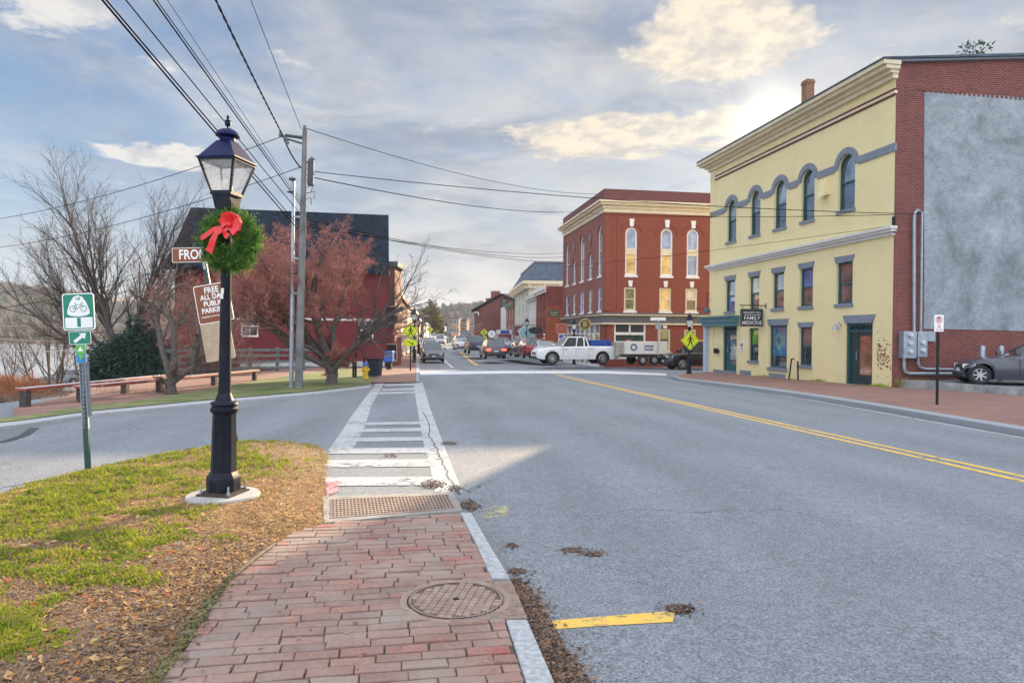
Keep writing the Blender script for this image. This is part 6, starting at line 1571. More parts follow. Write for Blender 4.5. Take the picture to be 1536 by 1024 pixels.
ribbon([(bx, by, bz_), (-.07, by-.02, .085), (-.13, by-.005, .05), (-.185, by, .015), (-.215, by+.01, .012)], [.03, .04, .045, .045, .05])
ribbon([(bx, by-.005, bz_), (-.04, by-.03, .05), (-.075, by-.03, -.02), (-.10, by-.02, -.085), (-.125, by-.015, -.125)], [.03, .05, .06, .065, .075])
ribbon([(bx+.01, by-.005, bz_), (.03, by-.03, .07), (.05, by-.02, .03), (.07, by-.02, .015)], [.03, .05, .055, .06])
q.ball((bx, by-.03, bz_), .028, 10); q.build('bow', M_rib, wr, smooth=50)
tag(wr)

# ================================================================== sign posts
M_gpost = pm('green_sign_post', (.015, .06, .05), .5, .2, 8); M_sgreen = pm('sign_green', (.0, .20, .125), .4, .06, 4); M_swhite = pm('sign_white_face', (.78, .80, .80), .45, .04, 4)
M_sbrown = pm('sign_brown', (.20, .055, .015), .45, .08, 4); M_stan = pm('sign_back', (.42, .33, .23), .6, .12, 6, metal=.2); M_slime = pm('sign_lime', (.62, .72, .01), .45, .05, 4)
M_sblk = pm('sign_black', (.015, .015, .018), .5)
def rrect(w, h, r=.03, n=4):
    P = []
    for (cx, cy, a0) in ((w/2-r, h/2-r, 0), (-w/2+r, h/2-r, 90), (-w/2+r, -h/2+r, 180), (w/2-r, -h/2+r, 270)):
        for i in range(n+1): a = R(a0+90*i/n); P.append((cx+r*math.cos(a), cy+r*math.sin(a)))
    return P
def plate_(q, cx, cz, w, h, y, border=1, face=0, r=.03, b=.012, th=.006):
    q.prism([(cx+a, cz+c) for a, c in rrect(w, h, r)], y, y+th, m=border)
    q.prism([(cx+a, cz+c) for a, c in rrect(w-2*b, h-2*b, r*.8)], y-.0016, y-.0002, m=face)
def ring2(q, cx, cz, r0, r1, y, m, n=24, a0=0, a1=360, sx=1):
    for i in range(n):
        a, b = R(a0+(a1-a0)*i/n), R(a0+(a1-a0)*(i+1)/n)
        q.face([(cx+sx*r0*math.cos(a), y, cz+r0*math.sin(a)), (cx+sx*r1*math.cos(a), y, cz+r1*math.sin(a)), (cx+sx*r1*math.cos(b), y, cz+r1*math.sin(b)), (cx+sx*r0*math.cos(b), y, cz+r0*math.sin(b))], m)
def line2(q, a, b, w, y, m):
    a = Vector((a[0], 0, a[1])); b = Vector((b[0], 0, b[1])); d = (b-a).normalized(); n_ = Vector((-d.z, 0, d.x))*w/2
    q.face([(p.x, y, p.z) for p in (a-n_, b-n_, b+n_, a+n_)], m)
def upost(q, z0, z1, m=0, w=.03):
    q.box(-w, w, 0, .006, z0, z1, m); q.box(-w, -w+.006, .006, .03, z0, z1, m); q.box(w-.006, w, .006, .03, z0, z1, m)
    z = z0+.06
    while z < z1-.03: q.box(-.005, .005, -.001, -.0002, z-.006, z+.006, 1); z += .05
# bicycle route sign
gb = G(131, 702, .05); Dg = gb.y; top = at(118, 440, Dg)
def k2(px, py, D=Dg): p = at(px, py, D); return p
ang = math.atan2(top.x-gb.x, top.z-gb.z)
bs = thing('bicycle_route_sign', 'green bicycle route sign with arrow on a perforated green post at the left', 'road sign', gb, rot=(0, ang, R(6)))
HT = (top-gb).length; u_ = Dg/1024
q = MB(); upost(q, -.2, HT-.5); q.build('post', [M_gpost, M_sblk], bs)
q = MB(); W1, H1 = 45*u_, 55*u_; zc1 = HT-H1/2; plate_(q, 0, zc1, W1, H1, -.012, 1, 0, .03)
# lower white field with the number, shield and bicycle
q.prism([(a, zc1-.30*H1+c) for a, c in rrect(W1*.86, H1*.29, .015)], -.0155, -.0142, m=1)
q.text('1', .13, 0, zc1-.30*H1, -.0162, 0, bold=.010, sx=1.25)
sh = [(0, .245), (.05, .225), (.095, .15), (.13, .04), (.135, -.01), (.10, -.035), (0, -.05), (-.10, -.035), (-.135, -.01), (-.13, .04), (-.095, .15), (-.05, .225)]
ks = W1/.36; q.prism([(a*ks*.95, zc1+(c*.86)*ks-.015) for a, c in sh], -.0155, -.0142, m=1)
q.text('US', .045, 0, zc1+.155*ks, -.0162, 0, bold=.002)
wz = zc1+.035*ks
for s_ in (-1, 1): ring2(q, s_*.062*ks, wz, .030*ks, .038*ks, -.0162, 0, 18)
A = (-.062*ks, wz); B = (-.012*ks, wz-.002); C_ = (-.03*ks, wz+.05*ks); D_ = (.038*ks, wz+.048*ks); E_ = (.062*ks, wz)
for a, b in ((A, B), (A, C_), (B, C_), (B, D_), (C_, D_), (D_, E_), ((-.045*ks, wz+.066*ks), (-.018*ks, wz+.066*ks)), (C_, (-.034*ks, wz+.066*ks)), (D_, (.035*ks, wz+.072*ks)), ((.035*ks, wz+.072*ks), (.06*ks, wz+.062*ks))): line2(q, a, b, .006*ks, -.0162, 0)
q.build('sign_panel', [M_sgreen, M_swhite], bs)
q = MB(); z2 = HT-H1-.012-10*u_; plate_(q, .0, z2, 31*u_, 20*u_, -.012, 1, 0, .015, .006)
s_ = u_; line2(q, (-8*s_, z2-6*s_), (4*s_, z2+3*s_), 4.5*s_, -.0162, 1); q.face([(9*s_, -.0162, z2+7*s_), (-1*s_, -.0162, z2+6.5*s_), (7*s_, -.0162, z2-2.5*s_)], 1)
q.build('arrow_panel', [M_sgreen, M_swhite], bs)
q = MB(); z3 = z2-10*u_-14*u_; plate_(q, .0, z3, 14*u_, 28*u_, -.012, 2, 1, .01, .002); q.face([(-6*u_, -.0155, z3+13*u_), (-6*u_, -.0155, z3), (6*u_, -.0155, z3), (6*u_, -.0155, z3+13*u_)], 0)
q.face([(0, -.0165, z3+11*u_), (-4*u_, -.0165, z3+4*u_), (4*u_, -.0165, z3+4*u_)], 2); q.face([(0, -.0165, z3-10*u_), (4.5*u_, -.0165, z3-1*u_), (-4.5*u_, -.0165, z3-1*u_)], 0)
q.build('trail_marker', [pm('marker_green', (.12, .42, .02), .5), pm('marker_blue', (.02, .22, .50), .5), M_swhite], bs)
q = MB(); upost(q, z3-.9, z3-.1, 0, .036); q.M = Matrix.Translation((0.02, .035, 0)); q.box(-.02, .03, 0, .03, z3-.75, z3-.1, 0); q.build('post_sleeve', M_steel, bs)

# street-name and parking signs on a leaning post
pb_ = G(354, 664, .06); Dp = pb_.y; tp = at(306, 392, Dp); up_ = Dp/1024; an = math.atan2(tp.x-pb_.x, tp.z-pb_.z)
ps = thing('parking_sign', 'leaning green post with brown parking sign and brown street-name blade', 'road sign', pb_, rot=(0, an, 0)); HP = (tp-pb_).length
q = MB(); upost(q, -.2, HP); q.build('post', [M_gpost, M_sblk], ps)
def onpost(px, py): v = at(px, py, Dp)-pb_; M3 = Matrix.Rotation(an, 3, 'Y').inverted(); v = M3 @ v; return v.x, v.z
cx, cz_ = onpost(319, 455); q = MB(); plate_(q, cx+.02, cz_, 53*up_, 58*up_, -.014, 1, 0, .03, .012)
cc = cx+.02
q.m = 0
for tx, sz, dy in (('FREE', .125, .20), ('ALL DAY', .108, .10), ('PUBLIC', .108, .0), ('PARKING', .108, -.10)): q.text(tx, sz, cc, cz_+dy, -.0175, 1, bold=.003, sx=.86)
q.text('COURTESY OF CITY OF HALLOWELL', .026, cc, cz_-.19, -.0175, 1, bold=.001)
po = q.build('sign_panel', [M_sbrown, M_swhite], ps)
cx2, cz2 = onpost(325, 512); q = MB(); plate_(q, cx2+.02, cz2, 44*up_, 58*up_, -.012, 0, 0, .02, .004); q.box(cx2+.15, cx2+.235, .02, .024, cz2-.26, cz2+.22, 0); q.build('sign_back', M_stan, ps)
cx3, cz3 = onpost(300, 383); q = MB(Matrix.Translation((cx3+.05, 0, cz3)) @ Matrix.Rotation(-an-.03, 4, 'Y')); plate_(q, 0, 0, .92, 22*up_, -.02, 1, 0, .02, .008); q.text('FRONT ST', .20, -.36, -.0, -.0235, 1, align='LEFT', bold=.004, sx=.80); q.build('street_name_blade', [M_sbrown, M_swhite], ps)
q = MB(); q.box(-.02, .02, -.02, .03, HP-.12, HP+.02); q.build('bracket', M_steel, ps)

# ================================================================== utility pole, metal pole and wires
M_wood = pm('weathered_pole', (.09, .105, .12), .9, 0, 1.2, .5, 14, col2=(.22, .21, .20), fac=(.35, .6))
M_dkst = pm('dark_steel', (.06, .07, .085), .55, .2, 8, metal=.3)
Du = 23.0; ub = at(448, 581, Du); ub.z = H(ub.x, ub.y)+.05; ut = at(457.5, 196, Du)
an = math.atan2(ut.x-ub.x, ut.z-ub.z); UH = (ut-ub).length
up = thing('utility_pole', 'tall weathered wooden utility pole with insulators and wires on the mid lawn', 'utility pole', ub, rot=(0, an, 0))
q = MB(); q.lathe([(.14, -.2), (.135, .9), (.128, 2.5), (.08, UH)], 14); q.build('pole', M_wood, up, smooth=40)
def U(px, py, D=Du): v = at(px, py, D)-ub; M3 = Matrix.Rotation(an, 3, 'Y').inverted(); return M3 @ v
q = MB(); a = U(455, 207); b = U(428, 203); q.tube([a, (b.x, b.y, b.z)], .055, 6); q.tube([U(455, 216), U(430, 208)], .035, 5); q.build('arm', M_dkst, up)
q = MB()
for (a_, b_) in ((421, 201), (428, 206), (431, 212), (457, 192)):
    p = U(a_, b_); q = MB(); q.lathe([(.05, p.z-.1), (.07, p.z-.04), (.045, p.z), (.065, p.z+.05), (.02, p.z+.1)], 10, p.x, p.y); q.build('insulator', pm('insulator_grey', (.12, .15, .19), .3, .2, 8), up)
q = MB(); p = U(464, 258); q.lathe([(.10, p.z-.45), (.11, p.z-.4), (.11, p.z+.35), (.09, p.z+.42), (.02, p.z+.48)], 12, p.x+.05, p.y); q.build('transformer', M_dkst, up)
q = MB()
for i in range(7): y_ = 245+i*9; q.tube([U(459, y_), U(466+i % 3*3, y_-3), U(467+i % 2*4, y_+8)], .012, 4)
q.tube([U(459, 246), U(468, 236), U(472, 240)], .02, 5); q.build('cable_clamp', M_black, up)
q = MB(); 
for i in range(12): q.tube([U(453.5, 230+i*28), U(453.2, 258+i*28)], .010, 4)
q.build('ground_wire', M_black, up)
mb_ = at(437, 581, 23.3); mb_.z = H(mb_.x, mb_.y)+.05; mt = at(440, 270, 23.3); an2 = math.atan2(mt.x-mb_.x, mt.z-mb_.z); MHt = (mt-mb_).length
mp_ = thing('metal_pole', 'slim silver metal conduit pole standing beside the wooden utility pole', 'pole', mb_, rot=(0, an2, 0))
q = MB(); q.lathe([(.075, -.1), (.075, MHt*.45), (.055, MHt*.46), (.055, MHt)], 12); q.build('pole', M_steel, mp_, smooth=40)
q = MB(); q.ball((-.02, -.05, MHt+.02), .13, 12, sz=.55); q.ball((-.07, -.05, MHt-.42), .12, 12, sz=.3); q.build('lamp_head', pm('lamp_head_blue', (.08, .11, .16), .4, .2, 8), mp_)
q = MB(); 
for z_ in (.8, 3.2, MHt*.62, MHt*.82): q.box(0, .28, -.02, .02, z_, z_+.06)
q.build('bracket', M_steel, mp_)
M_wire = pm('wire_black', (.01, .01, .012), 1.0, spec=0.0); M_wireL = pm('wire_grey', (.03, .033, .04), 1.0, spec=0.0)
def wire(label, a, b, r=.012, sag=.15, mat=None, beyond=0.0, braid=False):
    a = Vector(a); b = Vector(b)
    if beyond: b = b+(b-a)*beyond
    K = 24 if not braid else 90; P = []
    for i in range(K+1):
        t = i/K; p = a.lerp(b, t); p.z -= sag*4*t*(1-t); P.append(p)
    q = MB()
    if braid:
        for ph in (0, math.pi):
            q.tube([p+Vector((math.cos(i*1.3+ph)*r*.9, 0, math.sin(i*1.3+ph)*r*.9)) for i, p in enumerate(P)], r*.7, 4, cap=False)
    else: q.tube(P, r, 5, cap=False)
    tag(q.build('power_line', mat or M_wire), label, 'power line', 'overhead wires')
def skypt(px, py, z):
    r = ray(px, py); t = (z-CAM_H)/r.z; return Vector((r.x*t, r.y*t, z))
lines = [((446, 343), (154, -3), 6.2, .016, 'lower of the paired thick wires from the pole to the upper left'), ((446, 336), (160, -3), 6.3, .013, 'upper of the paired thick wires from the pole to the upper left'), ((448, 318), (189, -3), 6.9, .012, 'dark wire passing behind the left corner of the lantern'),
         ((452, 309), (230, -3), 7.3, .015, 'wire passing right behind the tip of the near lantern'), ((452, 304), (235, -3), 7.4, .010, 'thin wire running close beside the one behind the lantern tip'), ((460, 312), (251, -3), 7.6, .006, 'faint thin wire just right of the near lantern'), ((452, 194), (376, -3), 9.4, .009, 'single fine wire running steeply up from the top of the pole')]
for a, b, z, r, lb in lines: wire(lb, at(*a, Du), skypt(*b, z), r, .04, M_wire if r > .011 else M_wireL, beyond=.8)
wire('twisted black cable running from the pole top arm to the upper edge', at(424, 203, Du), skypt(326, -3, 8.6), .02, .12, beyond=.8, braid=True)
wire('short twisted cable from the pole arm down to the pole shaft', at(424, 203, Du), at(452, 252, Du), .02, .12, braid=True)
for (a, b, Db_, sag, r, lb) in (((0, 328), (420, 206), 34, .3, .013, 'upper thin wire running left from the pole arm across the sky'), ((0, 371), (453, 250), 34, .35, .013, 'second thin wire running left from the pole below the arm'),
                               ((0, 462), (240, 405), 40, .25, .02, 'black wire sloping over the river behind the bicycle sign'), ((0, 438), (80, 420), 60, .2, .02, 'higher short black wire over the wooded far shore'),
                               ((0, 505), (250, 488), 50, .2, .02, 'dark wire low over the river'), ((0, 525), (250, 507), 38, .3, .022, 'pale thick wire lowest over the river'), ((0, 508), (240, 500), 44, .3, .018, 'pale wire just above the lowest one over the river'), ((0, 488), (240, 482), 48, .2, .015, 'pale upper wire over the river')):
    wire(lb, at(*a, Db_), at(*b, Du if a[1] < 400 else Db_), r, sag, pm('wire_pale', (.42, .38, .33), .6) if 'pale' in lb else M_wireL)
for (a, b, D2_, sag, r, lb) in (((460, 193), (905, 291), 50, .6, .012, 'thin wire from the pole top to the roof of the red corner block'), ((468, 257), (1378, 321), 24.7, .25, .013, 'wire sagging from the pole to the corner of the yellow building'), ((468, 266), (846, 318), 54, .35, .018, 'thick wire from the pole transformer towards the red block'),
                               ((462, 330), (848, 385), 56, .5, .013, 'upper wire leaving the pole behind the crabapple top'), ((462, 340), (848, 379), 58, .4, .012, 'middle wire crossing above the far street'), ((462, 336), (850, 394), 54, .3, .014, 'lower wire crossing above the far street')):
    wire(lb, at(*a, Du), at(*b, D2_), r, sag)
wire('wire crossing the front of the red block to the yellow building', at(850, 318, 50), at(1342, 322, 24.8), .012, .2)
wire('thin second wire on the face of the yellow building', at(850, 400, 50), at(1342, 338, 24.8), .009, .1)
# ================================================================== vehicles
M_tyre = pm('tyre_rubber', (.018, .018, .02), .85); M_rim = pm('alloy_rim', (.45, .46, .48), .3, .1, 8, metal=.8); M_arch = pm('arch_black', (.012, .012, .014), .8)
G_car = glassm('car_glass', (.03, .045, .055), metal=.3); M_plastic = pm('bumper_plastic', (.03, .032, .035), .6)
def emis(name, col, st):
    m = bpy.data.materials.new(name); m.use_nodes = True; MATS[name] = m; b = m.node_tree.nodes['Principled BSDF']
    b.inputs['Base Color'].default_value = (*col, 1); b.inputs['Emission Color'].default_value = (*col, 1); b.inputs['Emission Strength'].default_value = st; return m
M_brk = emis('brake_light_lit', (.9, .06, .03), 2.2); M_tail = pm('tail_lens', (.30, .01, .012), .3, coat=.4); M_head = pm('headlight_lens', (.70, .72, .74), .15, coat=.5)
M_chrome = pm('chrome', (.6, .61, .62), .15, metal=.9); M_platew = pm('number_plate', (.62, .63, .62), .5)
def paint(name, c, metal=.35, rough=.28):
    return pm('car_paint_'+name, c, rough, .05, 2, coat=.6, metal=metal)
SH = {  # length, width, height, ground clearance, wheel r, wheel x front/rear, hood/deck/belt heights, cabin x: windshield base, roof front, roof rear, rear base
    'sedan': (4.75, 1.82, 1.45, .20, .33, 1.42, -1.38, [(-2.375, .62), (-2.30, .92), (-1.75, 1.02), (-1.2, 1.0), (0, .94), (.95, .93), (1.5, .86), (2.1, .74), (2.33, .60), (2.375, .45)], (.98, .25, -.85, -1.75)),
    'coupe': (4.5, 1.84, 1.45, .19, .335, 1.84, -1.45, [(-2.25, .62), (-2.2, .92), (-1.75, 1.02), (-1.2, 1.0), (0, .96), (.8, .95), (1.5, .88), (2.0, .78), (2.2, .62), (2.25, .45)], (.85, .1, -.95, -1.75)),
    'suv': (4.65, 1.86, 1.68, .24, .36, 1.38, -1.38, [(-2.32, .65), (-2.28, 1.0), (-2.15, 1.10), (-1, 1.08), (0, 1.05), (.95, 1.04), (1.6, .97), (2.05, .86), (2.28, .68), (2.325, .5)], (1.0, .35, -1.75, -2.2)),
    'bigsuv': (5.2, 2.0, 1.9, .30, .40, 1.60, -1.55, [(-2.6, .7), (-2.58, 1.1), (-2.4, 1.18), (-1, 1.18), (0, 1.17), (1.0, 1.17), (1.9, 1.12), (2.4, 1.02), (2.58, .85), (2.6, .55)], (1.12, .55, -2.2, -2.5)),
    'hatch': (4.3, 1.78, 1.5, .20, .32, 1.30, -1.28, [(-2.15, .6), (-2.12, .95), (-1.9, 1.02), (-1, 1.0), (0, .96), (.85, .94), (1.4, .87), (1.9, .74), (2.12, .58), (2.15, .45)], (.95, .25, -1.3, -2.0)),
    'pickup': (5.8, 2.0, 1.92, .36, .42, 1.85, -1.75, [(-2.9, .75), (-2.88, 1.22), (-2.8, 1.26), (-.75, 1.26), (0, 1.24), (1.15, 1.22), (2.0, 1.18), (2.6, 1.08), (2.86, .92), (2.9, .6)], (1.2, .65, -.6, -.78)),
}
def interp(tab, x):
    for (a, y0), (b, y1) in zip(tab, tab[1:]):
        if a <= x <= b: return y0+(y1-y0)*(x-a)/(b-a)
    return tab[0][1] if x < tab[0][0] else tab[-1][1]
def vehicle(kind, name, label, cat, pmat, brake=False, group=None, detail=True, roofrack=False):
    L_, W_, Ht, gc, wr_, wf, wrr, bt, (xa, xb_, xc, xd) = SH[kind]; hw = W_/2
    root = thing(name, label, cat, (0, 0, 0), 0, group)
    # body shell
    q = MB(); xs = sorted(set([-L_/2, -L_/2+.03, -L_/2+.12, L_/2-.03, L_/2-.12, L_/2]+[-L_/2+.3+i*.1 for i in range(int((L_-.6)/.1)+1)]+[w+s*wr_*1.22*math.cos(math.pi*k/12) for w in (wf, wrr) for s in (1,) for k in range(13)]))
    rows = []
    for x in xs:
        e = abs(x)/(L_/2); wx = hw*(1-(.30 if kind == 'coupe' else .16)*max(0, (e-.72)/.28)**2.2); zb = interp(bt, x); zl = gc+.10*max(0, (e-.9)/.1)
        for w in (wf, wrr):
            dx = abs(x-w); ra = wr_*1.22
            if dx < ra: zl = max(zl, wr_+math.sqrt(ra*ra-dx*dx)*.98)
        zl = min(zl, zb-.12); zm = zl+(zb-zl)*.55
        rows.append([(x, wx*.965, zl), (x, wx, max(zl+.01, min(zb-.16, zl+.22 if zl < .5 else zl+.03))), (x, wx*.995, zm+.05), (x, wx*.965, zb-.06), (x, wx*.90, zb), (x, wx*.45, zb+.03), (x, 0, zb+.035)])
    full = [r_+[(p[0], -p[1], p[2]) for p in r_[-2::-1]] for r_ in rows]; m_ = len(full[0])
    k = q.pts([p for r_ in full for p in r_])
    for i in range(len(full)-1):
        for j in range(m_-1): q.f.append((k+i*m_+j, k+(i+1)*m_+j, k+(i+1)*m_+j+1, k+i*m_+j+1)); q.mi.append(0)
    q.f.append(tuple(k+j for j in range(m_))); q.mi.append(0); q.f.append(tuple(k+(len(full)-1)*m_+j for j in reversed(range(m_)))); q.mi.append(0)
    q.box(-L_/2+.1, L_/2-.1, -hw*.82, hw*.82, gc, gc+.05, 1); q.box(-L_/2+.15, L_/2-.15, -hw*.72, hw*.72, gc+.05, .55, 1)
    q.build('body', [pmat, M_arch], root, smooth=38)
    # greenhouse
    zbel = interp(bt, (xa+xd)/2)-.01; zr = Ht-.06; g0 = hw*.89; g1 = hw*.70
    lo = [(xd, -g0, interp(bt, xd)-.02), (xa, -g0, interp(bt, xa)-.02), (xa, g0, interp(bt, xa)-.02), (xd, g0, interp(bt, xd)-.02)]; hi = [(xc, -g1, zr-.01), (xb_, -g1, zr-.01), (xb_, g1, zr-.01), (xc, g1, zr-.01)]
    q = MB(); q.hexa(lo, hi); q.build('windows', G_car, root)
    q = MB(); K = 8; rows = []
    for i in range(K+1):
        t = i/K; x = xc+(xb_-xc)*t; zc_ = zr+.06*math.sin(math.pi*(.12+.76*t)); rows.append([(x, g1+.012, zr-.015), (x, g1*.93, zr+.02+(zc_-zr)*.4), (x, g1*.5, zc_), (x, -g1*.5, zc_), (x, -g1*.93, zr+.02+(zc_-zr)*.4), (x, -g1-.012, zr-.015)])
    k = q.pts([p for r_ in rows for p in r_])
    for i in range(K):
        for j in range(5): q.f.append((k+i*6+j, k+i*6+6+j, k+i*6+7+j, k+i*6+1+j)); q.mi.append(0)
    q.f.append(tuple(k+j for j in range(6))); q.mi.append(0); q.f.append(tuple(k+K*6+j for j in reversed(range(6)))); q.mi.append(0)
    for s in (-1, 1):
        for (pl, ph, w) in (((xa, g0), (xb_, g1), .035), ((xd, g0), (xc, g1), .05), (((xa+xd)/2-.05, g0), ((xb_+xc)/2-.02, g1), .035), ((xd+(xa-xd)*.17, g0), (xc+(xb_-xc)*.12, g1), .05)):
            zl_ = interp(bt, pl[0])-.03; q.hexa([(pl[0]-w, s*pl[1]-s*.03, zl_), (pl[0]+w, s*pl[1]-s*.03, zl_), (pl[0]+w, s*pl[1]+s*.012, zl_), (pl[0]-w, s*pl[1]+s*.012, zl_)], [(ph[0]-w, s*ph[1]-s*.03, zr), (ph[0]+w, s*ph[1]-s*.03, zr), (ph[0]+w, s*ph[1]+s*.012, zr), (ph[0]-w, s*ph[1]+s*.012, zr)])
    if roofrack:
        for s in (-1, 1): q.tube([(xc+.2, s*(g1-.06), zr+.1), (xb_-.1, s*(g1-.06), zr+.1)], .025, 5, m=1)
    q.build('roof', [pmat, M_chrome], root, smooth=50)
    for w in (wf, wrr):
        for s in (-1, 1):
            q = MB(Matrix.Translation((w, s*(hw-.09), wr_)) @ Matrix.Rotation(R(90)*(-s), 4, 'X')); q.lathe([(wr_*.62, .075), (wr_*.9, .085), (wr_, .05), (wr_, -.12), (wr_*.8, -.14)], 22); o = q.build('wheel', M_tyre, root, smooth=45)
            if detail:
                q = MB(Matrix.Translation((w, s*(hw-.09), wr_)) @ Matrix.Rotation(R(90)*(-s), 4, 'X')); q.lathe([(wr_*.64, .078), (wr_*.60, .092), (wr_*.57, .07)], 22, cap=False)
                for kk in range(7):
                    a = kk*2*math.pi/7; ca, sa = math.cos(a), math.sin(a); w_ = .03
                    q.hexa([(ca*.03-sa*w_, sa*.03+ca*w_, .06), (ca*wr_*.6-sa*w_*.7, sa*wr_*.6+ca*w_*.7, .06), (ca*wr_*.6+sa*w_*.7, sa*wr_*.6-ca*w_*.7, .06), (ca*.03+sa*w_, sa*.03-ca*w_, .06)], [(ca*.03-sa*w_, sa*.03+ca*w_, .085), (ca*wr_*.6-sa*w_*.7, sa*wr_*.6+ca*w_*.7, .088), (ca*wr_*.6+sa*w_*.7, sa*wr_*.6-ca*w_*.7, .088), (ca*.03+sa*w_, sa*.03-ca*w_, .085)])
                q.lathe([(.055, .05), (.05, .095)], 12); q.lathe([(wr_*.5, .03), (.02, .031)], 20, m=1); q.build('rim', [M_rim, M_arch], o)
    for s in (-1, 1):
        zh = interp(bt, L_/2-.25)-.16; q = MB(); q.hexa([(L_/2-.22, s*hw*.86, zh-.07), (L_/2-.0, s*hw*.52, zh-.07), (L_/2-.02, s*hw*.52, zh+.07), (L_/2-.24, s*hw*.87, zh+.08)], [(L_/2-.25, s*hw*.93, zh-.06), (L_/2+.012, s*hw*.55, zh-.06), (L_/2+.005, s*hw*.55, zh+.06), (L_/2-.3, s*hw*.94, zh+.08)]); q.build('headlight', M_head, root)
        zt_ = interp(bt, -L_/2+.05)-.2; q = MB(); q.box(-L_/2-.015, -L_/2+.16, s*hw*.52, s*hw*.93, zt_-.09, zt_+.08); q.build('tail_light', M_brk if brake else M_tail, root)
        q = MB(); q.box(xa-.1, xa+.04, s*(hw-.02), s*(hw+.17), interp(bt, xa)+.04, interp(bt, xa)+.19); q.build('mirror', pmat, root, bevel=.03)
    q = MB(); q.box(-.26, .26, 0, 0, 0, 0) if False else None
    q.box(-L_/2-.02, -L_/2+.06, -hw*.8, hw*.8, gc+.08, gc+.22); q.build('bumper', M_plastic, root); q = MB(); q.box(L_/2-.05, L_/2+.02, -hw*.78, hw*.78, gc+.06, gc+.2); q.box(L_/2-.03, L_/2+.015, -hw*.42, hw*.42, gc+.3, gc+.46); q.build('bumper', M_plastic, root)
    q = MB(); q.box(-L_/2-.03, -L_/2+.02, -.17, .17, gc+.36, gc+.48); q.box(L_/2, L_/2+.03, -.16, .16, gc+.24, gc+.35); q.build('number_plate', M_platew, root)
    if detail:
        q = MB()
        for x_ in ((xa-.12), (xa+xd)/2-.02, xd+(xa-xd)*(.2 if kind != 'pickup' else .02)):
            for s in (-1, 1): zb = interp(bt, x_); q.box(x_-.008, x_+.008, s*hw*.985, s*(hw*1.002), gc+.16, zb-.1); q.box(x_-.28, x_-.12, s*hw*.985, s*(hw*1.012), zb-.2, zb-.17)
        q.build('door_seams', M_arch, root)
    if kind == 'pickup':
        q = MB(); q.box(-2.75, -.8, -hw*.84, hw*.84, 1.10, 1.285); q.build('bed', M_plastic, root)
    return root
def put(o, px, py, D=None, face='away', dz=0.0, yaw=None):
    p = G(px, py) if D is None else at(px, py, D)
    if D is not None: p.z = H(p.x, p.y)
    o.location = (p.x, p.y, p.z+dz)
    if yaw is None: yaw = {'away': math.atan2(SV.y, SV.x), 'here': math.atan2(-SV.y, -SV.x)}[face]
    o.rotation_euler = (0, 0, yaw); return o
P_grey = paint('grey', (.06, .065, .085)); P_white = paint('white', (.62, .63, .64), 0, .35); P_black = paint('black', (.012, .014, .018)); P_navy = paint('navy', (.02, .045, .10)); P_red = paint('red', (.25, .02, .03)); P_silver = paint('silver', (.40, .41, .42), .6); P_dkgrey = paint('dark_grey', (.05, .05, .06)); P_plum = paint('plum', (.09, .06, .075)); P_slate = paint('slate_blue', (.13, .16, .20))
UPS = math.atan2(SV.y, SV.x); ACR = math.atan2(NV.y, NV.x)
# grey saloon by the rendered wall
v = vehicle('coupe', 'parked_car', 'dark grey saloon parked beside the grey rendered wall at the right edge', 'car', P_grey)
D = 22.8; p = at(1469, 576, D); gz0 = zat(1469, 577, D); yw = math.pi-R(20); f_ = Vector((math.cos(yw), math.sin(yw), 0)); l_ = Vector((-f_.y, f_.x, 0)); v.rotation_euler = (0, 0, yw); pp_ = Vector((p.x, p.y, 0))-f_*1.84-l_*.83; v.location = (pp_.x, pp_.y, gz0)
# dark suv in the cross street
v = vehicle('bigsuv', 'parked_car', 'black large SUV parked in the cross street behind the yellow pedestrian sign', 'car', P_black, roofrack=True); p = at(1021, 545, 46); v.rotation_euler = (0, 0, ACR+math.pi); v.location = (p.x+1.5, p.y+1.0, H(p.x, p.y)-.02)
q = MB(); q.box(-1.9, .3, -.6, .6, 1.98, 2.05); [q.box(a, a+.06, -.62, .62, 1.93, 1.98) for a in (-1.6, 0)]; rk = q.build('roof_rack', pm('tan_rack', (.45, .33, .18), .6), v)
# white pickup crossing with trailer
v = vehicle('pickup', 'pickup_truck', 'white crew-cab pickup truck turning across the junction', 'pickup truck', P_white); p = at(861, 545, 47.5); p.z = 1.6-42/1024*47.5; v.rotation_euler = (0, 0, ACR+math.pi+.05); v.location = p
q = MB(); q.box(-2.4, -.95, -.75, .75, 1.27, 1.62); q.box(-2.42, -.93, -.77, .77, 1.6, 1.67); tag(q.build('storage_box', pm('blue_tarp', (.01, .06, .32), .5, .3, 5, .5, 8), bevel=.06), 'blue covered load sitting in the bed of the white pickup truck', 'truck load'); bpy.data.objects['storage_box'].location = p; bpy.data.objects['storage_box'].rotation_euler = (0, 0, ACR+math.pi+.05)
t = thing('trailer', 'small white-sided tandem trailer towed behind the white pickup truck', 'trailer', (0, 0, 0)); p2 = at(957, 545, 47.8); p2.z = 1.6-42/1024*47.8; t.location = p2; t.rotation_euler = (0, 0, ACR+math.pi+.05)
q = MB(); q.box(-1.75, 1.35, -1.0, 1.0, .75, 1.62); o = q.build('body', [M_offw], t, bevel=.03)
q = MB(Matrix.Translation((0, 1.004, 0)) @ Matrix.Rotation(math.pi, 4, 'Z')); ring2(q, -.75, 1.22, .14, .25, -.004, 0); q.text('United', .26, .35, 1.30, -.004, 0, bold=.01); q.text('Rentals', .22, .35, 1.08, -.004, 0, bold=.01); q.build('side_panel', pm('logo_blue', (.03, .10, .28), .5), t)
q = MB(); q.box(1.35, 1.9, -.7, .7, .6, 1.55); q.build('front_box', pm('tan_box', (.33, .31, .26), .7, .2, 4), t)
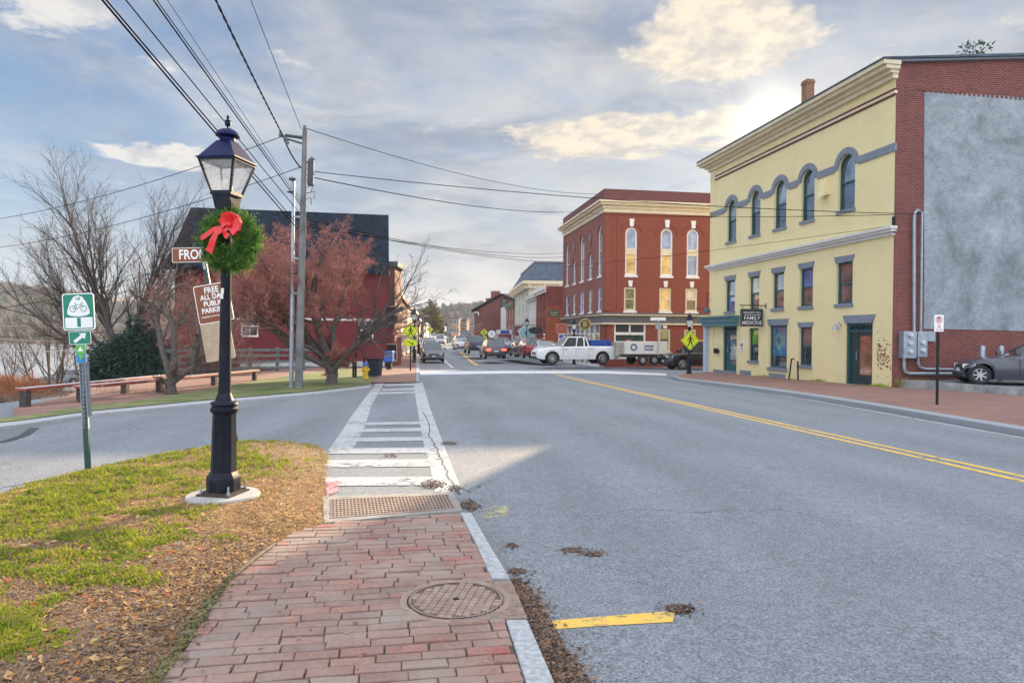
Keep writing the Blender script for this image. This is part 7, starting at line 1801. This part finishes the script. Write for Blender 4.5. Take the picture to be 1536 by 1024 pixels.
q = MB(); q.tube([(1.5, 0, .5), (3.1, 0, .55)], .06, 6); q.box(-1.7, 1.6, -.9, .9, .55, .75); q.build('chassis', M_plastic, t)
for w in (-.75, .1):
    for s in (-1, 1): q = MB(Matrix.Translation((w, s*1.02, .33)) @ Matrix.Rotation(R(90)*(-s), 4, 'X')); q.lathe([(.2, .08), (.33, .08), (.35, .05), (.35, -.1), (.2, -.12)], 18); o = q.build('wheel', M_tyre, t); q.M = q.M; r2 = MB(q.M); r2.lathe([(.19, .07), (.16, .09), (.02, .09)], 14); r2.build('rim', M_rim, o)
q = MB(); q.box(-1.78, -1.75, -.9, -.6, .95, 1.1); q.box(-1.78, -1.75, .6, .9, .95, 1.1); q.build('tail_light', M_tail, t)
GR = 'vehicles on the main street'
def car(kind, px, py, D, face, mat, label, brake=False, name='car', cat='car', dz=0, rr_=False, det=True):
    v = vehicle(kind, name, label, cat, mat, brake, GR, det, rr_); put(v, px, py, D, face); v.location.z = (CAM_H-(py-504)/1024*D)+dz if dz is not None else v.location.z; return v
car('suv', 738.5, 538, 60, 'away', P_plum, 'plum-grey SUV with red brake lights lit, driving away', True)
car('pickup', 713, 531, 72, 'away', P_navy, 'dark navy pickup truck driving away ahead of the braking SUV', name='pickup_truck', cat='pickup truck')
car('suv', 648.5, 543.5, 60, 'here', P_dkgrey, 'dark grey SUV facing the camera, first at the left kerb')
car('suv', 644, 536, 68, 'here', P_white, 'white SUV parked just behind the first dark one on the left', det=False)
car('suv', 640, 530, 78, 'here', P_silver, 'silver SUV third in the line at the left kerb', det=False)
car('sedan', 641, 526, 90, 'here', P_white, 'white car fourth in the line at the left kerb', det=False)
car('sedan', 645, 522, 104, 'here', P_dkgrey, 'dark car fifth in the line at the left kerb', det=False)
car('suv', 659.5, 517.5, 130, 'here', P_silver, 'silver-grey SUV coming down the middle of the far street', det=False)
car('sedan', 662, 511.5, 155, 'here', P_white, 'white car following the silver SUV in the far street', det=False)
car('sedan', 651, 512, 150, 'here', P_white, 'white car parked at the left kerb beyond the dark fifth one', det=False)
car('suv', 671, 506.5, 190, 'away', P_dkgrey, 'dark SUV far off near the bend, left of the red one', det=False)
car('sedan', 683, 507, 195, 'away', P_red, 'small red car far off near the bend of the street', True, det=False)
car('suv', 677, 505, 230, 'here', P_silver, 'pale car farthest away at the bend', det=False)
car('sedan', 691.5, 525.5, 86, 'away', P_white, 'white saloon in the lane ahead of the navy pickup', det=False)
car('suv', 689, 521.5, 98, 'away', P_silver, 'grey SUV just ahead of the white saloon', det=False)
car('suv', 695, 514.5, 118, 'away', P_dkgrey, 'dark SUV with red lights on farther up the street', True, det=False)
car('pickup', 699, 509.5, 150, 'away', P_black, 'black pickup far up the right side of the street', name='pickup_truck', cat='pickup truck', det=False)
car('sedan', 765, 533, 66, 'away', P_navy, 'dark blue saloon parked at the right kerb, left of the red car')
car('suv', 750, 529, 75, 'away', P_dkgrey, 'grey SUV partly hidden behind the braking plum SUV')
car('hatch', 782, 535, 62, 'here', P_dkgrey, 'dark hatchback parked at the right kerb beside the red SUV')
car('suv', 795, 536.5, 58, 'away', P_red, 'red SUV with white roof glare parked behind the nose of the white pickup')
car('sedan', 815, 538, 56, 'away', P_white, 'white saloon half hidden behind the front of the white pickup')
# car park by the river
v = vehicle('suv', 'parked_car', 'silver-blue SUV parked in the low car park by the river', 'car', P_slate); v.location = (*at(97, 560, 74).xy, zat(97, 577, 74)); v.rotation_euler = (0, 0, math.pi+.1)
q = MB(); q.box(-12, 14, -6, 5, -.35, -.12); lot = q.build('car_park', pm('lot_asphalt', (.13, .12, .125), .9, .2, 1.5)); lot.location = v.location; struct(lot)
D = 56; p = at(66, 578, D); dz_ = zat(66, 592, D); t = thing('dumpster', 'black dumpster with sloping lid beside the orange bush', 'dumpster', (p.x, p.y, dz_), .1)
q = MB(); q.hexa([(-.95, -.7, 0), (.95, -.7, 0), (.95, .7, 0), (-.95, .7, 0)], [(-1.15, -.85, .95), (1.15, -.85, .95), (1.15, .85, 1.2), (-1.15, .85, 1.2)]); q.build('body', M_black, t, bevel=.02)
q = MB(); q.hexa([(-1.2, -.9, .95), (1.2, -.9, .95), (1.2, .9, 1.22), (-1.2, .9, 1.22)], [(-1.2, -.9, 1.02), (1.2, -.9, 1.02), (1.2, .9, 1.3), (-1.2, .9, 1.3)]); q.build('lid', M_plastic, t); q = MB(); q.box(.45, .95, -.87, -.80, .45, .85); q.build('notice', M_white, t)

# ================================================================== red rails on the left
M_redr = pm('red_rail_paint', (.34, .06, .05), .6, .25, 5); M_railt = pm('rail_top_weathered', (.50, .42, .40), .7, .15, 6); M_post = pm('dark_timber', (.07, .055, .05), .9, .3, 6)
def rail(label, a, b, posts, hgt=(.42, .5)):
    pa = G(*a); pb = G(*b); d = (pb-pa); L_ = math.hypot(d.x, d.y); t = thing('guard_rail', label, 'rail', pa, math.atan2(d.y, d.x)); sl = d.z
    q = MB(); q.hexa([(-.1, -.12, hgt[0]), (L_+.1, -.12, hgt[0]+sl), (L_+.1, .10, hgt[0]+sl), (-.1, .10, hgt[0])], [(-.1, -.12, hgt[1]), (L_+.1, -.12, hgt[1]+sl), (L_+.1, .10, hgt[1]+sl), (-.1, .10, hgt[1])])
    q.hexa([(-.12, -.13, hgt[1]), (L_+.12, -.13, hgt[1]+sl), (L_+.12, .12, hgt[1]+sl), (-.12, .12, hgt[1])], [(-.12, -.13, hgt[1]+.015), (L_+.12, -.13, hgt[1]+.015+sl), (L_+.12, .12, hgt[1]+.015+sl), (-.12, .12, hgt[1]+.015)], 1)
    q.build('rail', [M_redr, M_railt], t)
    for i in range(posts): x = L_*(i+.02)/(posts-1)*.98; q = MB(); q.box(x-.09, x+.09, -.08, .08, -.4+sl*x/L_, hgt[0]+sl*x/L_); q.build('post', M_post, t)
rail('long red timber guard rail sloping up behind the side street, nearer one', (121, 605), (384, 571), 4, (.40, .45))
rail('weathered red-topped timber guard rail, farther one nearest the river', (36, 612), (242, 584), 4, (.42, .47))

# ================================================================== kerbside things on the left walk
def ped_sign(name, label, px, py, D, arrow=True, post_h=2.9, size=.76, lamp_=None, mini=False):
    p = at(px, py, D); p.z = zat(px, py, D); t = thing(name, label, 'road sign', p, R(4)); zc_ = post_h-size*.72
    q = MB(); q.tube([(0, .02, -.1), (0, .02, post_h)], .032 if not lamp_ else .03, 8); q.build('post', M_black, t)
    q = MB(); s = size*.707; q.prism([(0, zc_+s), (s, zc_), (0, zc_-s), (-s, zc_)], -.03, -.02, m=0)
    b = s*.93
    for (u, w) in (((0, b), (b, 0)), ((b, 0), (0, -b)), ((0, -b), (-b, 0)), ((-b, 0), (0, b))): line2(q, (u[0]*.98, zc_+u[1]*.98), (w[0]*.98, zc_+w[1]*.98), .018, -.0308, 1)
    k = s/.54
    q.prism([(.02*k+.055*k*math.cos(2*math.pi*i/14), zc_+.27*k+.055*k*math.sin(2*math.pi*i/14)) for i in range(14)], -.0325, -.0305, m=1)
    Y = -.0312
    q.face([(-.05*k, Y, zc_+.2*k), (.07*k, Y, zc_+.2*k), (.06*k, Y, zc_-.06*k), (-.06*k, Y, zc_-.06*k)], 1)
    for a, b_, w in (((.045, -.04), (.10, -.20), .07), ((.10, -.19), (.15, -.36), .055), ((-.03, -.04), (-.06, -.2), .07), ((-.055, -.19), (-.16, -.34), .055), ((-.03, .17), (-.14, .05), .045), ((-.14, .06), (-.12, -.05), .04), ((.05, .17), (.15, .07), .045), ((.15, .08), (.19, -.03), .04)): line2(q, (a[0]*k, zc_+a[1]*k), (b_[0]*k, zc_+b_[1]*k), w*k, Y-.0004, 1)
    q.build('diamond_panel', [M_slime, M_sblk], t)
    if arrow:
        q = MB(); z2 = zc_-s-.17; q.box(-.3, .3, -.03, -.02, z2-.15, z2+.15); line2(q, (-.14, z2+.07), (.10, z2-.05), .04, -.0312, 1); q.face([(.17, -.0313, z2-.10), (.04, -.0313, z2-.09), (.13, -.0313, z2+.02)], 1); q.build('arrow_panel', [M_slime, M_sblk], t)
    return t
ped_sign('crossing_sign', 'lime pedestrian crossing sign with arrow plate on the left brick sidewalk', 615.5, 553, 33.5, post_h=2.25, size=.56)
ped_sign('crossing_sign', 'tiny lime pedestrian crossing sign at the left kerb far down the street', 645, 512, 135, post_h=3.0, size=.9)
ped_sign('crossing_sign', 'small lime pedestrian crossing sign on the right side before the brick gable', 726, 524, 84, post_h=2.6, size=.7)
# post lamps along the walks
def post_lamp(label, px, py, D, h=3.3, wreath=False, s=1.0):
    p = at(px, py, D); p.z = zat(px, py, D); t = thing('street_lamp', label, 'street lamp', p, R(-10), 'small post lamps down the street')
    q = MB(); q.lathe([(.16, 0), (.16, .06), (.11, .14), (.10, .7), (.12, .76), (.06, .85), (.05, h-.9)], 10); q.build('pole', M_lamp, t)
    T = h-.95; q = MB(Matrix.Translation((0, 0, T)))
    q.lathe([(.07, 0), (.10, .1), (.10, .18)], 8); lo, hi = .11, .2
    for sx in (-1, 1):
        for sy in (-1, 1): q.hexa([(sx*lo-.012, sy*lo-.012, .18), (sx*lo+.012, sy*lo-.012, .18), (sx*lo+.012, sy*lo+.012, .18), (sx*lo-.012, sy*lo+.012, .18)], [(sx*hi-.014, sy*hi-.014, .52), (sx*hi+.014, sy*hi-.014, .52), (sx*hi+.014, sy*hi+.014, .52), (sx*hi-.014, sy*hi+.014, .52)])
    q.hexa([(-.23, -.23, .52), (.23, -.23, .52), (.23, .23, .52), (-.23, .23, .52)], [(-.09, -.09, .72), (.09, -.09, .72), (.09, .09, .72), (-.09, .09, .72)]); q.lathe([(.12, .72), (.11, .77), (.03, .85), (.02, .87), (.03, .9), (.005, .95)], 10)
    lt = q.build('lantern', M_lamp, t); q = MB(Matrix.Translation((0, 0, T))); q.hexa([(-lo, -lo, .185), (lo, -lo, .185), (lo, lo, .185), (-lo, lo, .185)], [(-hi, -hi, .515), (hi, -hi, .515), (hi, hi, .515), (-hi, hi, .515)]); q.build('glass', pm('frosted_glass', (.62, .62, .6), .3), lt)
    if wreath:
        q = MB(); rr_ = random.Random(2)
        for _ in range(500): a = rr_.uniform(0, 6.28); r_ = .22+rr_.gauss(0, .06); c_ = Vector((r_*math.cos(a), -.12+rr_.gauss(0, .05), h-1.5+r_*math.sin(a))); u = Vector([rr_.gauss(0, .05) for _ in range(3)]); w_ = Vector([rr_.gauss(0, .03) for _ in range(3)]); q.face([c_-u, c_+w_, c_+u])
        tag(q.build('wreath', MATS['wreath_dark'], loc=p), 'small dark wreath with red bow on the lamp before the red corner block', 'wreath'); q2 = MB(); q2.box(-.07, .07, -.26, -.2, h-1.62, h-1.28); q2.build('bow', M_rib, bpy.data.objects.get('wreath.001'))
    return t
t = post_lamp('short black post lamp at the corner before the yellow building', 1033.5, 561, 36.5, h=3.3)
# the crossing sign on that lamp
p = t.location; pz = ped_sign('crossing_sign', 'lime pedestrian crossing sign strapped to the lamp by the yellow building corner', 1034.5, 561, 36.3, arrow=False, post_h=2.32, size=.74)
post_lamp('post lamp hung with a small wreath in front of the red corner block', 861, 546, 49.5, h=3.3, wreath=True)
post_lamp('post lamp behind the crossing sign on the left sidewalk', 621.5, 543, 41, h=3.3)
post_lamp('post lamp farther along the left sidewalk', 628, 530, 60, h=3.3)
post_lamp('post lamp far down the left kerb near the parked cars', 638, 518, 95, h=3.4)
post_lamp('post lamp at the right kerb below the mansard block', 790, 527, 68, h=3.4)
# hydrant
p = at(548.5, 562, 30); p.z = H(p.x, p.y)+.05; t = thing('fire_hydrant', 'yellow fire hydrant with a blue bonnet at the edge of the mid lawn', 'fire hydrant', p, .2)
q = MB(); q.lathe([(.16, 0), (.16, .05), (.11, .06), (.105, .5), (.13, .52), (.13, .56)], 12); 
for a in (0, math.pi, -math.pi/2): q.tube([(0, 0, .4), (.18*math.cos(a), .18*math.sin(a), .4)], .06, 8)
q.build('body', pm('hydrant_yellow', (.70, .45, .02), .5, .12, 8), t, smooth=40); q = MB(); q.lathe([(.135, .56), (.12, .64), (.06, .72), (.03, .74), (.03, .79)], 12); q.build('bonnet', pm('hydrant_blue', (.02, .10, .35), .5), t, smooth=40)
# bin, blue box
p = at(562.5, 553, 31.5); p.z = H(p.x, p.y)+.08; t = thing('litter_bin', 'dark square litter bin on the brick sidewalk by the hydrant', 'litter bin', p, R(-8)); q = MB(); q.hexa([(-.24, -.24, .03), (.24, -.24, .03), (.24, .24, .03), (-.24, .24, .03)], [(-.29, -.29, .78), (.29, -.29, .78), (.29, .29, .78), (-.29, .29, .78)]); q.build('body', pm('bin_navy', (.015, .02, .04), .5, .2, 6), t, bevel=.02); q = MB(); q.box(-.31, .31, -.31, .31, .78, .85); q.box(-.14, .14, -.32, -.31, .79, .84, 1); q.build('lid', [M_black, M_dark], t, bevel=.015)
p = at(584, 540, 41); p.z = H(p.x, p.y)+.08; t = thing('newspaper_box', 'bright blue newspaper box on a pedestal on the left sidewalk', 'newspaper box', p, R(-8)); q = MB(); q.box(-.25, .25, -.22, .22, .45, 1.1); q.build('body', pm('box_blue', (.02, .10, .40), .5, .1, 4), t, bevel=.02); q = MB(); q.box(-.15, .15, -.15, .15, 0, .45); q.build('pedestal', M_black, t); q = MB(); q.box(-.18, .18, -.226, -.221, .75, 1.02); q.build('pane', G_dark, t)
# bollard posts by the tree
for i, (a, b, h_) in enumerate(((530, 562, .9), (533.5, 559, 1.15), (546, 556, .9))):
    p = at(a, b, 31); p.z = H(p.x, p.y)+.05; q = MB(); q.lathe([(.05, -.1), (.05, h_), (.03, h_+.04)], 10); tag(q.build('bollard', M_black, loc=p), ('thin black post nearest the crabapple trunk', 'taller thin black post, middle of three by the crabapple', 'thin black post right behind the yellow hydrant')[i], 'post', 'thin posts by the crabapple')
# hanging shop signs
def hang(label, px, py, D, w, h, shape, cols, txt=None, name='hanging_sign', tsz=.3, arm=None, logo=None):
    p = at(px, py, D); t = thing(name, label, 'shop sign', p, R(-2)); q = MB()
    if shape == 'round':
        q.prism([(w/2*math.cos(2*math.pi*i/28), h/2*math.sin(2*math.pi*i/28)) for i in range(28)], -.03, .03, m=0); q.prism([(w*.44*math.cos(2*math.pi*i/28), h*.44*math.sin(2*math.pi*i/28)) for i in range(28)], -.036, -.0305, m=1)
    else: q.prism(rrect(w, h, min(w, h)*.06), -.03, .03, m=0); q.prism(rrect(w*.92, h*.9, min(w, h)*.05), -.036, -.0305, m=1)
    if txt:
        for (s_, sz, dz) in txt: q.text(s_, sz, 0, dz, -.039, 2, bold=.004)
    if logo: logo(q)
    q.build('sign_board', cols, t)
    q = MB(); a = arm or (w*.9, .0); q.tube([(-w*.45, 0, h/2+.1), (a[0], 0, h/2+.1)], .02, 5); q.tube([(-w*.3, 0, h/2-.01), (-w*.3, 0, h/2+.1)], .01, 4); q.tube([(w*.3, 0, h/2-.01), (w*.3, 0, h/2+.1)], .01, 4); q.build('bracket', M_black, t); return t
M_gold = pm('sign_gold', (.50, .36, .08), .4, .15, 6, metal=.3); M_sgdark = pm('sign_dark_green', (.01, .06, .04), .4); M_sorange = pm('sign_terracotta', (.42, .12, .06), .6); M_steal = pm('sign_pale_teal', (.25, .48, .50), .5); M_smar = pm('sign_maroon', (.16, .03, .035), .5)
def yline(q): ring2(q, 0, 0, .34, .36, -.0385, 2)
hang('round black sign with a gold letter on the red corner block', 877.5, 486.5, 48.5, .84, .84, 'round', [M_gold, M_sblk, M_gold], [('B', .55, 0)], arm=(.6, 0), logo=lambda q: ring2(q, 0, 0, .30, .32, -.0385, 2))
hang('oval dark green sign high on the orange side wall', 831, 470, 60, 1.05, .68, 'round', [M_sgdark, M_sgdark, M_gold], [('SLATES', .2, .06), ('BAKERY', .13, -.13)], arm=(.9, 0))
hang('square terracotta sign with a dark ring left of the shop front', 842, 492.5, 56, .95, .85, 'rect', [M_sorange, M_sorange, M_smar], None, logo=lambda q: ring2(q, 0, 0, .2, .27, -.0385, 2))
hang('round pale teal sign above the parked cars on the right', 789, 499, 68, 1.4, 1.4*.98, 'round', [M_white, M_steal, M_tealL], None, arm=(1.2, 0), logo=lambda q: q.prism([(0, .3), (.18, 0), (0, -.3), (-.18, 0)], -.039, -.0365, m=2))
hang('black oval sign right of the round teal one', 803.5, 495.5, 66, 1.4, .7, 'round', [M_sblk, M_sblk, M_white], None, arm=(1.1, 0))
hang('maroon square sign left of the round teal one', 781, 496, 70, 1.2, 1.0, 'rect', [M_smar, M_smar, M_white], None, logo=lambda q: ring2(q, -.1, 0, .15, .22, -.0385, 2))
hang('blue sign over a maroon board at the narrow brick shop', 757.5, 498, 90, 1.3, .5, 'rect', [M_swhite, pm('sign_blue', (.02, .05, .3), .5), M_white], None)
hang('maroon board under the blue sign at the narrow brick shop', 757.5, 506, 90, 1.7, .9, 'rect', [M_smar, M_smar, M_white], None)
hang('round red and white sign beside the left row shop', 592, 498.5, 47, .42, .42, 'round', [pm('sign_red', (.45, .02, .03), .5), MATS['sign_red'] if 'sign_red' in MATS else M_smar, M_white], None, logo=lambda q: ring2(q, 0, 0, .07, .10, -.0385, 2), arm=(-.3, 0))
# street clock
p = at(737.5, 527, 80); p.z = H(p.x, p.y); t = thing('street_clock', 'round white-faced street clock on a black post by the right kerb', 'clock', p, 0)
q = MB(); q.tube([(0, 0, 0), (0, 0, 2.4)], .07, 8); q.build('post', M_black, t); zc_ = zat(737.5, 501, 80)-p.z; q = MB(Matrix.Translation((0, 0, 0))); q.prism([(.52*math.cos(2*math.pi*i/24), zc_+.52*math.sin(2*math.pi*i/24)) for i in range(24)], -.12, .12); q.prism([(.45*math.cos(2*math.pi*i/24), zc_+.45*math.sin(2*math.pi*i/24)) for i in range(24)], -.13, -.121, m=1); q.tube([(0, 0, 2.3), (0, 0, zc_-.4)], .05, 6); line2(q, (0, zc_), (.0, zc_+.3), .05, -.135, 0); line2(q, (0, zc_), (.2, zc_-.1), .05, -.135, 0); q.build('clock_head', [M_black, M_swhite], t)
# blue parking-accessible sign and a small street-name post by the shop
p = at(802+0, 547, 52) ; 
p = at(841.5, 545, 53); p.z = zat(841.5, 545, 53); t = thing('parking_sign', 'small blue and white parking sign on a post behind the pickup bed', 'road sign', p); q = MB(); q.tube([(0, 0, 0), (0, 0, 2.2)], .03, 6); q.build('post', M_steel, t); q = MB(); q.prism([(a, 2.0+c) for a, c in rrect(.42, .6, .03)], -.05, -.035); q.box(-.17, .17, -.054, -.0505, 1.92, 2.24, 1); q.build('sign_panel', [M_swhite, MATS['sign_blue']], t)
p = at(987, 545, 47); p.z = zat(987, 546, 47); t = thing('street_name_sign', 'small white street-name sign on a post before the shop window', 'road sign', p); q = MB(); q.tube([(0, 0, 0), (0, 0, 3.1)], .035, 6); q.build('post', M_steel, t); q = MB(); q.box(-.55, .5, -.03, 0, 3.0, 3.22); q.build('name_blade', M_swhite, t); q = MB(); q.box(-.2, .2, -.04, -.005, 2.4, 2.85); q.build('sign_back', M_steel, t)
# clinic sign on the yellow building
sp0 = yF.px(1150, 471); c_ = at(1127.5, 476.5, yF.M.to_translation().y*0+ (yF.O+yF.d*sp0[0]).y)
sw_ = at(1150, 476, (yF.O+yF.d*sp0[0]).y); t = thing('hanging_sign', 'black clinic sign hanging from a bracket on the yellow building', 'shop sign', (c_.x, c_.y, c_.z), math.atan2(yF.n.y, yF.n.x)*.4)
su = (yF.O+yF.d*sp0[0]).y/1024; q = MB(); q.box(-17.3*su, 17.3*su, -.04, .04, -13.3*su, 13.3*su); b = .012
for (x0, x1, z0, z1) in ((-16.6, 16.6, 12.5, 12.62), (-16.6, 16.6, -12.62, -12.5), (-16.6, -16.5, -12.5, 12.5), (16.5, 16.6, -12.5, 12.5)): q.box(x0*su, x1*su, -.044, -.0405, z0*su, z1*su, 1)
q.text('GRANITE HILL', .14, 0, 7.6*su, -.045, 1, bold=.0); q.text('FAMILY', .25, 0, -.6*su, -.045, 1, bold=.001); q.text('MEDICINE', .25, 0, -7.8*su, -.045, 1, bold=.001, sx=.88); line2(q, (-12*su, 4.3*su), (12*su, 4.3*su), .02, -.045, 1)
q.build('sign_board', [M_sblk, M_swhite], t, bevel=0)
q = MB(); q.tube([(-19*su, 0, 18.5*su), (24*su, 0, 18.5*su)], .025, 6); q.tube([(22*su, 0, 14*su), (22*su, 0, 22*su)], .03, 6); q.tube([(-14*su, 0, 13*su), (-14*su, 0, 18.5*su)], .012, 4); q.tube([(14*su, 0, 13*su), (14*su, 0, 18.5*su)], .012, 4); q.build('bracket', M_black, t)
# iron bracket with a lamp at the corner
cc = yF.O; c0 = at(1066, 450, cc.y); t = thing('bracket_lamp', 'teal gooseneck lamp and empty iron sign bracket at the yellow building corner', 'wall lamp', c0, math.atan2(yF.n.y, yF.n.x)*.4)
ku = cc.y/1024; q = MB()
for a, b in (((6, 9), (-6, 9)), ((-6, 11), (-6, -14)), ((12, 12), (-6, -2)), ((6, -3), (-4, -14)), ((-22, -12), (10, -18)), ((10, -12), (10, -20))): q.tube([(a[0]*ku, 0, a[1]*ku), (b[0]*ku, 0, b[1]*ku)], .02, 5)
q.build('bracket', M_black, t); q = MB(); q.lathe([(.04, -11*ku), (.12, -13*ku), (.26, -18*ku), (.22, -18.2*ku)], 14, -6*ku, 0); q.build('lamp_shade', M_teal, t)
# no-parking sign on the right kerb
p = at(1406, 610, 17.4); p.z = zat(1406, 610, 17.4); Dq = 17.4; k = Dq/1024; t = thing('no_parking_sign', 'red and white no-parking sign on a dark post at the right kerb', 'road sign', p, R(3)); q = MB(); upost(q, -.1, 112*k, 0, .03); q.build('post', [M_black, M_sblk], t)
q = MB(); plate_(q, 0, 125.5*k, 14.5*k, 25*k, -.014, 1, 1, .02, .005); zc_ = 130.5*k; ring2(q, 0, zc_, .068, .088, -.0162, 0, 22); q.text('P', .15, 0, zc_, -.0158, 2, bold=.004); line2(q, (-.05, zc_+.055), (.05, zc_-.055), .018, -.0168, 0)
q.text('ANY', .045, 0, 122.5*k, -.0162, 0, bold=.002); q.text('TIME', .045, 0, 119.5*k, -.0162, 0, bold=.002); line2(q, (-.07, 116*k), (.07, 116*k), .014, -.0162, 0); q.face([(-.09, -.0162, 116*k), (-.06, -.0162, 116*k+.02), (-.06, -.0162, 116*k-.02)], 0); q.face([(.09, -.0162, 116*k), (.06, -.0162, 116*k-.02), (.06, -.0162, 116*k+.02)], 0)
q.build('sign_panel', [pm('sign_bright_red', (.60, .02, .03), .45), M_swhite, M_sblk], t)
# boot scraper bars against the yellow wall
for i, (xx, y0, y1, lb) in enumerate(((1257.5, 572, 551, 'thin black bar leaning on the yellow wall, left one'), (1211.5, 575, 554, 'short black stake by the yellow wall, right one'))):
    pass
a = yF.px(1257-58, 573); 
for i, (xx, h_, lean) in enumerate(((1197, .95, .15), (1211, .85, .02))):
    s0 = yF.px(xx, 572)[0]; b0 = yF.O+yF.d*s0-yF.n*.45; q = MB(); q.tube([(0, 0, 0), (lean, .1, h_)], .035, 6); q.tube([(lean, .1, h_), (lean+.12, .1, h_)], .03, 5) if i == 0 else None
    tag(q.build('iron_stake', M_black, loc=(b0.x, b0.y, H(b0.x, b0.y)+.1)), ('tilted black iron stake on the brick sidewalk by the yellow wall', 'upright black iron stake on the brick sidewalk by the yellow wall')[i], 'stake')
# small parking lot at the right with a low concrete wall and steel bollards
yg = H(18, 23)
lotp = [sF.M @ Vector((x, y, 0)) for x, y in ((0.35, -.02), (12, -.02), (12, -6.4), (2.2, -5.4), (1.1, -4.4))]
Z0 = zat(1469, 577, 22.8)
q = MB(); q.face([(p.x, p.y, Z0) for p in lotp]); q.build; struct(q.build('parking_lot', pm('lot_dark_asphalt', (.15, .16, .175), .85, .2, 2, .4, 60)))
q = MB(); P = lotp[4:0:-1]+[]; 
wl = [lotp[0], lotp[4], lotp[3], lotp[2]]
for a, b in zip(wl, wl[1:]):
    d = (b-a).normalized(); n_ = Vector((-d.y, d.x, 0))*.14; q.hexa([(a.x, a.y, -1), (b.x, b.y, -1), (b.x+n_.x, b.y+n_.y, -1), (a.x+n_.x, a.y+n_.y, -1)], [(a.x, a.y, Z0+.03), (b.x, b.y, Z0+.03), (b.x+n_.x, b.y+n_.y, Z0+.03), (a.x+n_.x, a.y+n_.y, Z0+.03)])
tag(q.build('retaining_wall', pm('stained_concrete', (.20, .21, .21), .9, 0, 2, .4, 30, col2=(.40, .40, .38), fac=(.35, .65))), 'low stained concrete kerb wall below the parked grey saloon', 'low wall')
for i, (a, b) in enumerate(((1474, 520), (1502, 520))):
    p = at(a, b, 24.4); q = MB(); q.lathe([(.085, -1.5), (.085, 0), (.07, .03), (.02, .05)], 14); tag(q.build('bollard', M_steel, loc=p, smooth=40), ('steel bollard behind the bonnet of the parked grey saloon', 'steel bollard behind the windscreen of the parked grey saloon')[i], 'bollard')
# weeds along the wall foot
rr = np.random.default_rng(9)
for i, (s0, w_, n_, F_, lb) in enumerate(((d2[1]+.6, .5, 150, yF, 'green weeds at the foot of the yellow wall by the corner'), (d2[0]-1.6, .4, 90, yF, 'small weeds at the foot of the yellow wall left of its right-hand door'), (d2[0]-5.9, .3, 60, yF, 'tuft of weeds below the second ground-floor window of the yellow wall'), (.9, .9, 400, sF, 'patch of weeds at the foot of the brick gable below the meters'))):
    q = MB()
    for _ in range(n_):
        x = s0+rr.normal(0, w_/2); o_ = F_.O+F_.d*x-F_.n*abs(rr.normal(.1, .12)); zb_ = (H(o_.x, o_.y)+.12) if F_ is yF else Z0-.3+rr.uniform(0, .3); l = rr.uniform(.04, .15); a = rr.uniform(0, 6.28); w2_ = .012
        q.face([(o_.x-w2_, o_.y, zb_), (o_.x+w2_, o_.y, zb_), (o_.x+math.cos(a)*l*.6, o_.y+math.sin(a)*l*.6, zb_+l)])
    tag(q.build('weeds', L_g), lb, 'weeds')
# distant utility poles with street-light arms
for i, (a, b, D_, yt, arm_) in enumerate(((675, 508, 170, 472, 0), (699, 508, 165, 468, 1), (634, 520, 110, 470, 0))):
    p = at(a, b, D_); t = thing('utility_pole', ('far wooden pole beside the tan block at the bend', 'far pole with a long light arm beside the tan block', 'far pole above the left row of roofs')[i], 'utility pole', p); zt_ = zat(a, yt, D_)-p.z; q = MB(); q.lathe([(.16, -1), (.12, zt_)], 6); q.build('pole', M_wood, t)
    q = MB(); q.tube([(0, 0, zt_-.4), (2.2 if arm_ else 1, 0, zt_+(.8 if arm_ else -.4))], .06, 5); q.build('arm', M_steel, t)
for i, (a, b) in enumerate(((478, 487), (484, 491), (489, 496))):
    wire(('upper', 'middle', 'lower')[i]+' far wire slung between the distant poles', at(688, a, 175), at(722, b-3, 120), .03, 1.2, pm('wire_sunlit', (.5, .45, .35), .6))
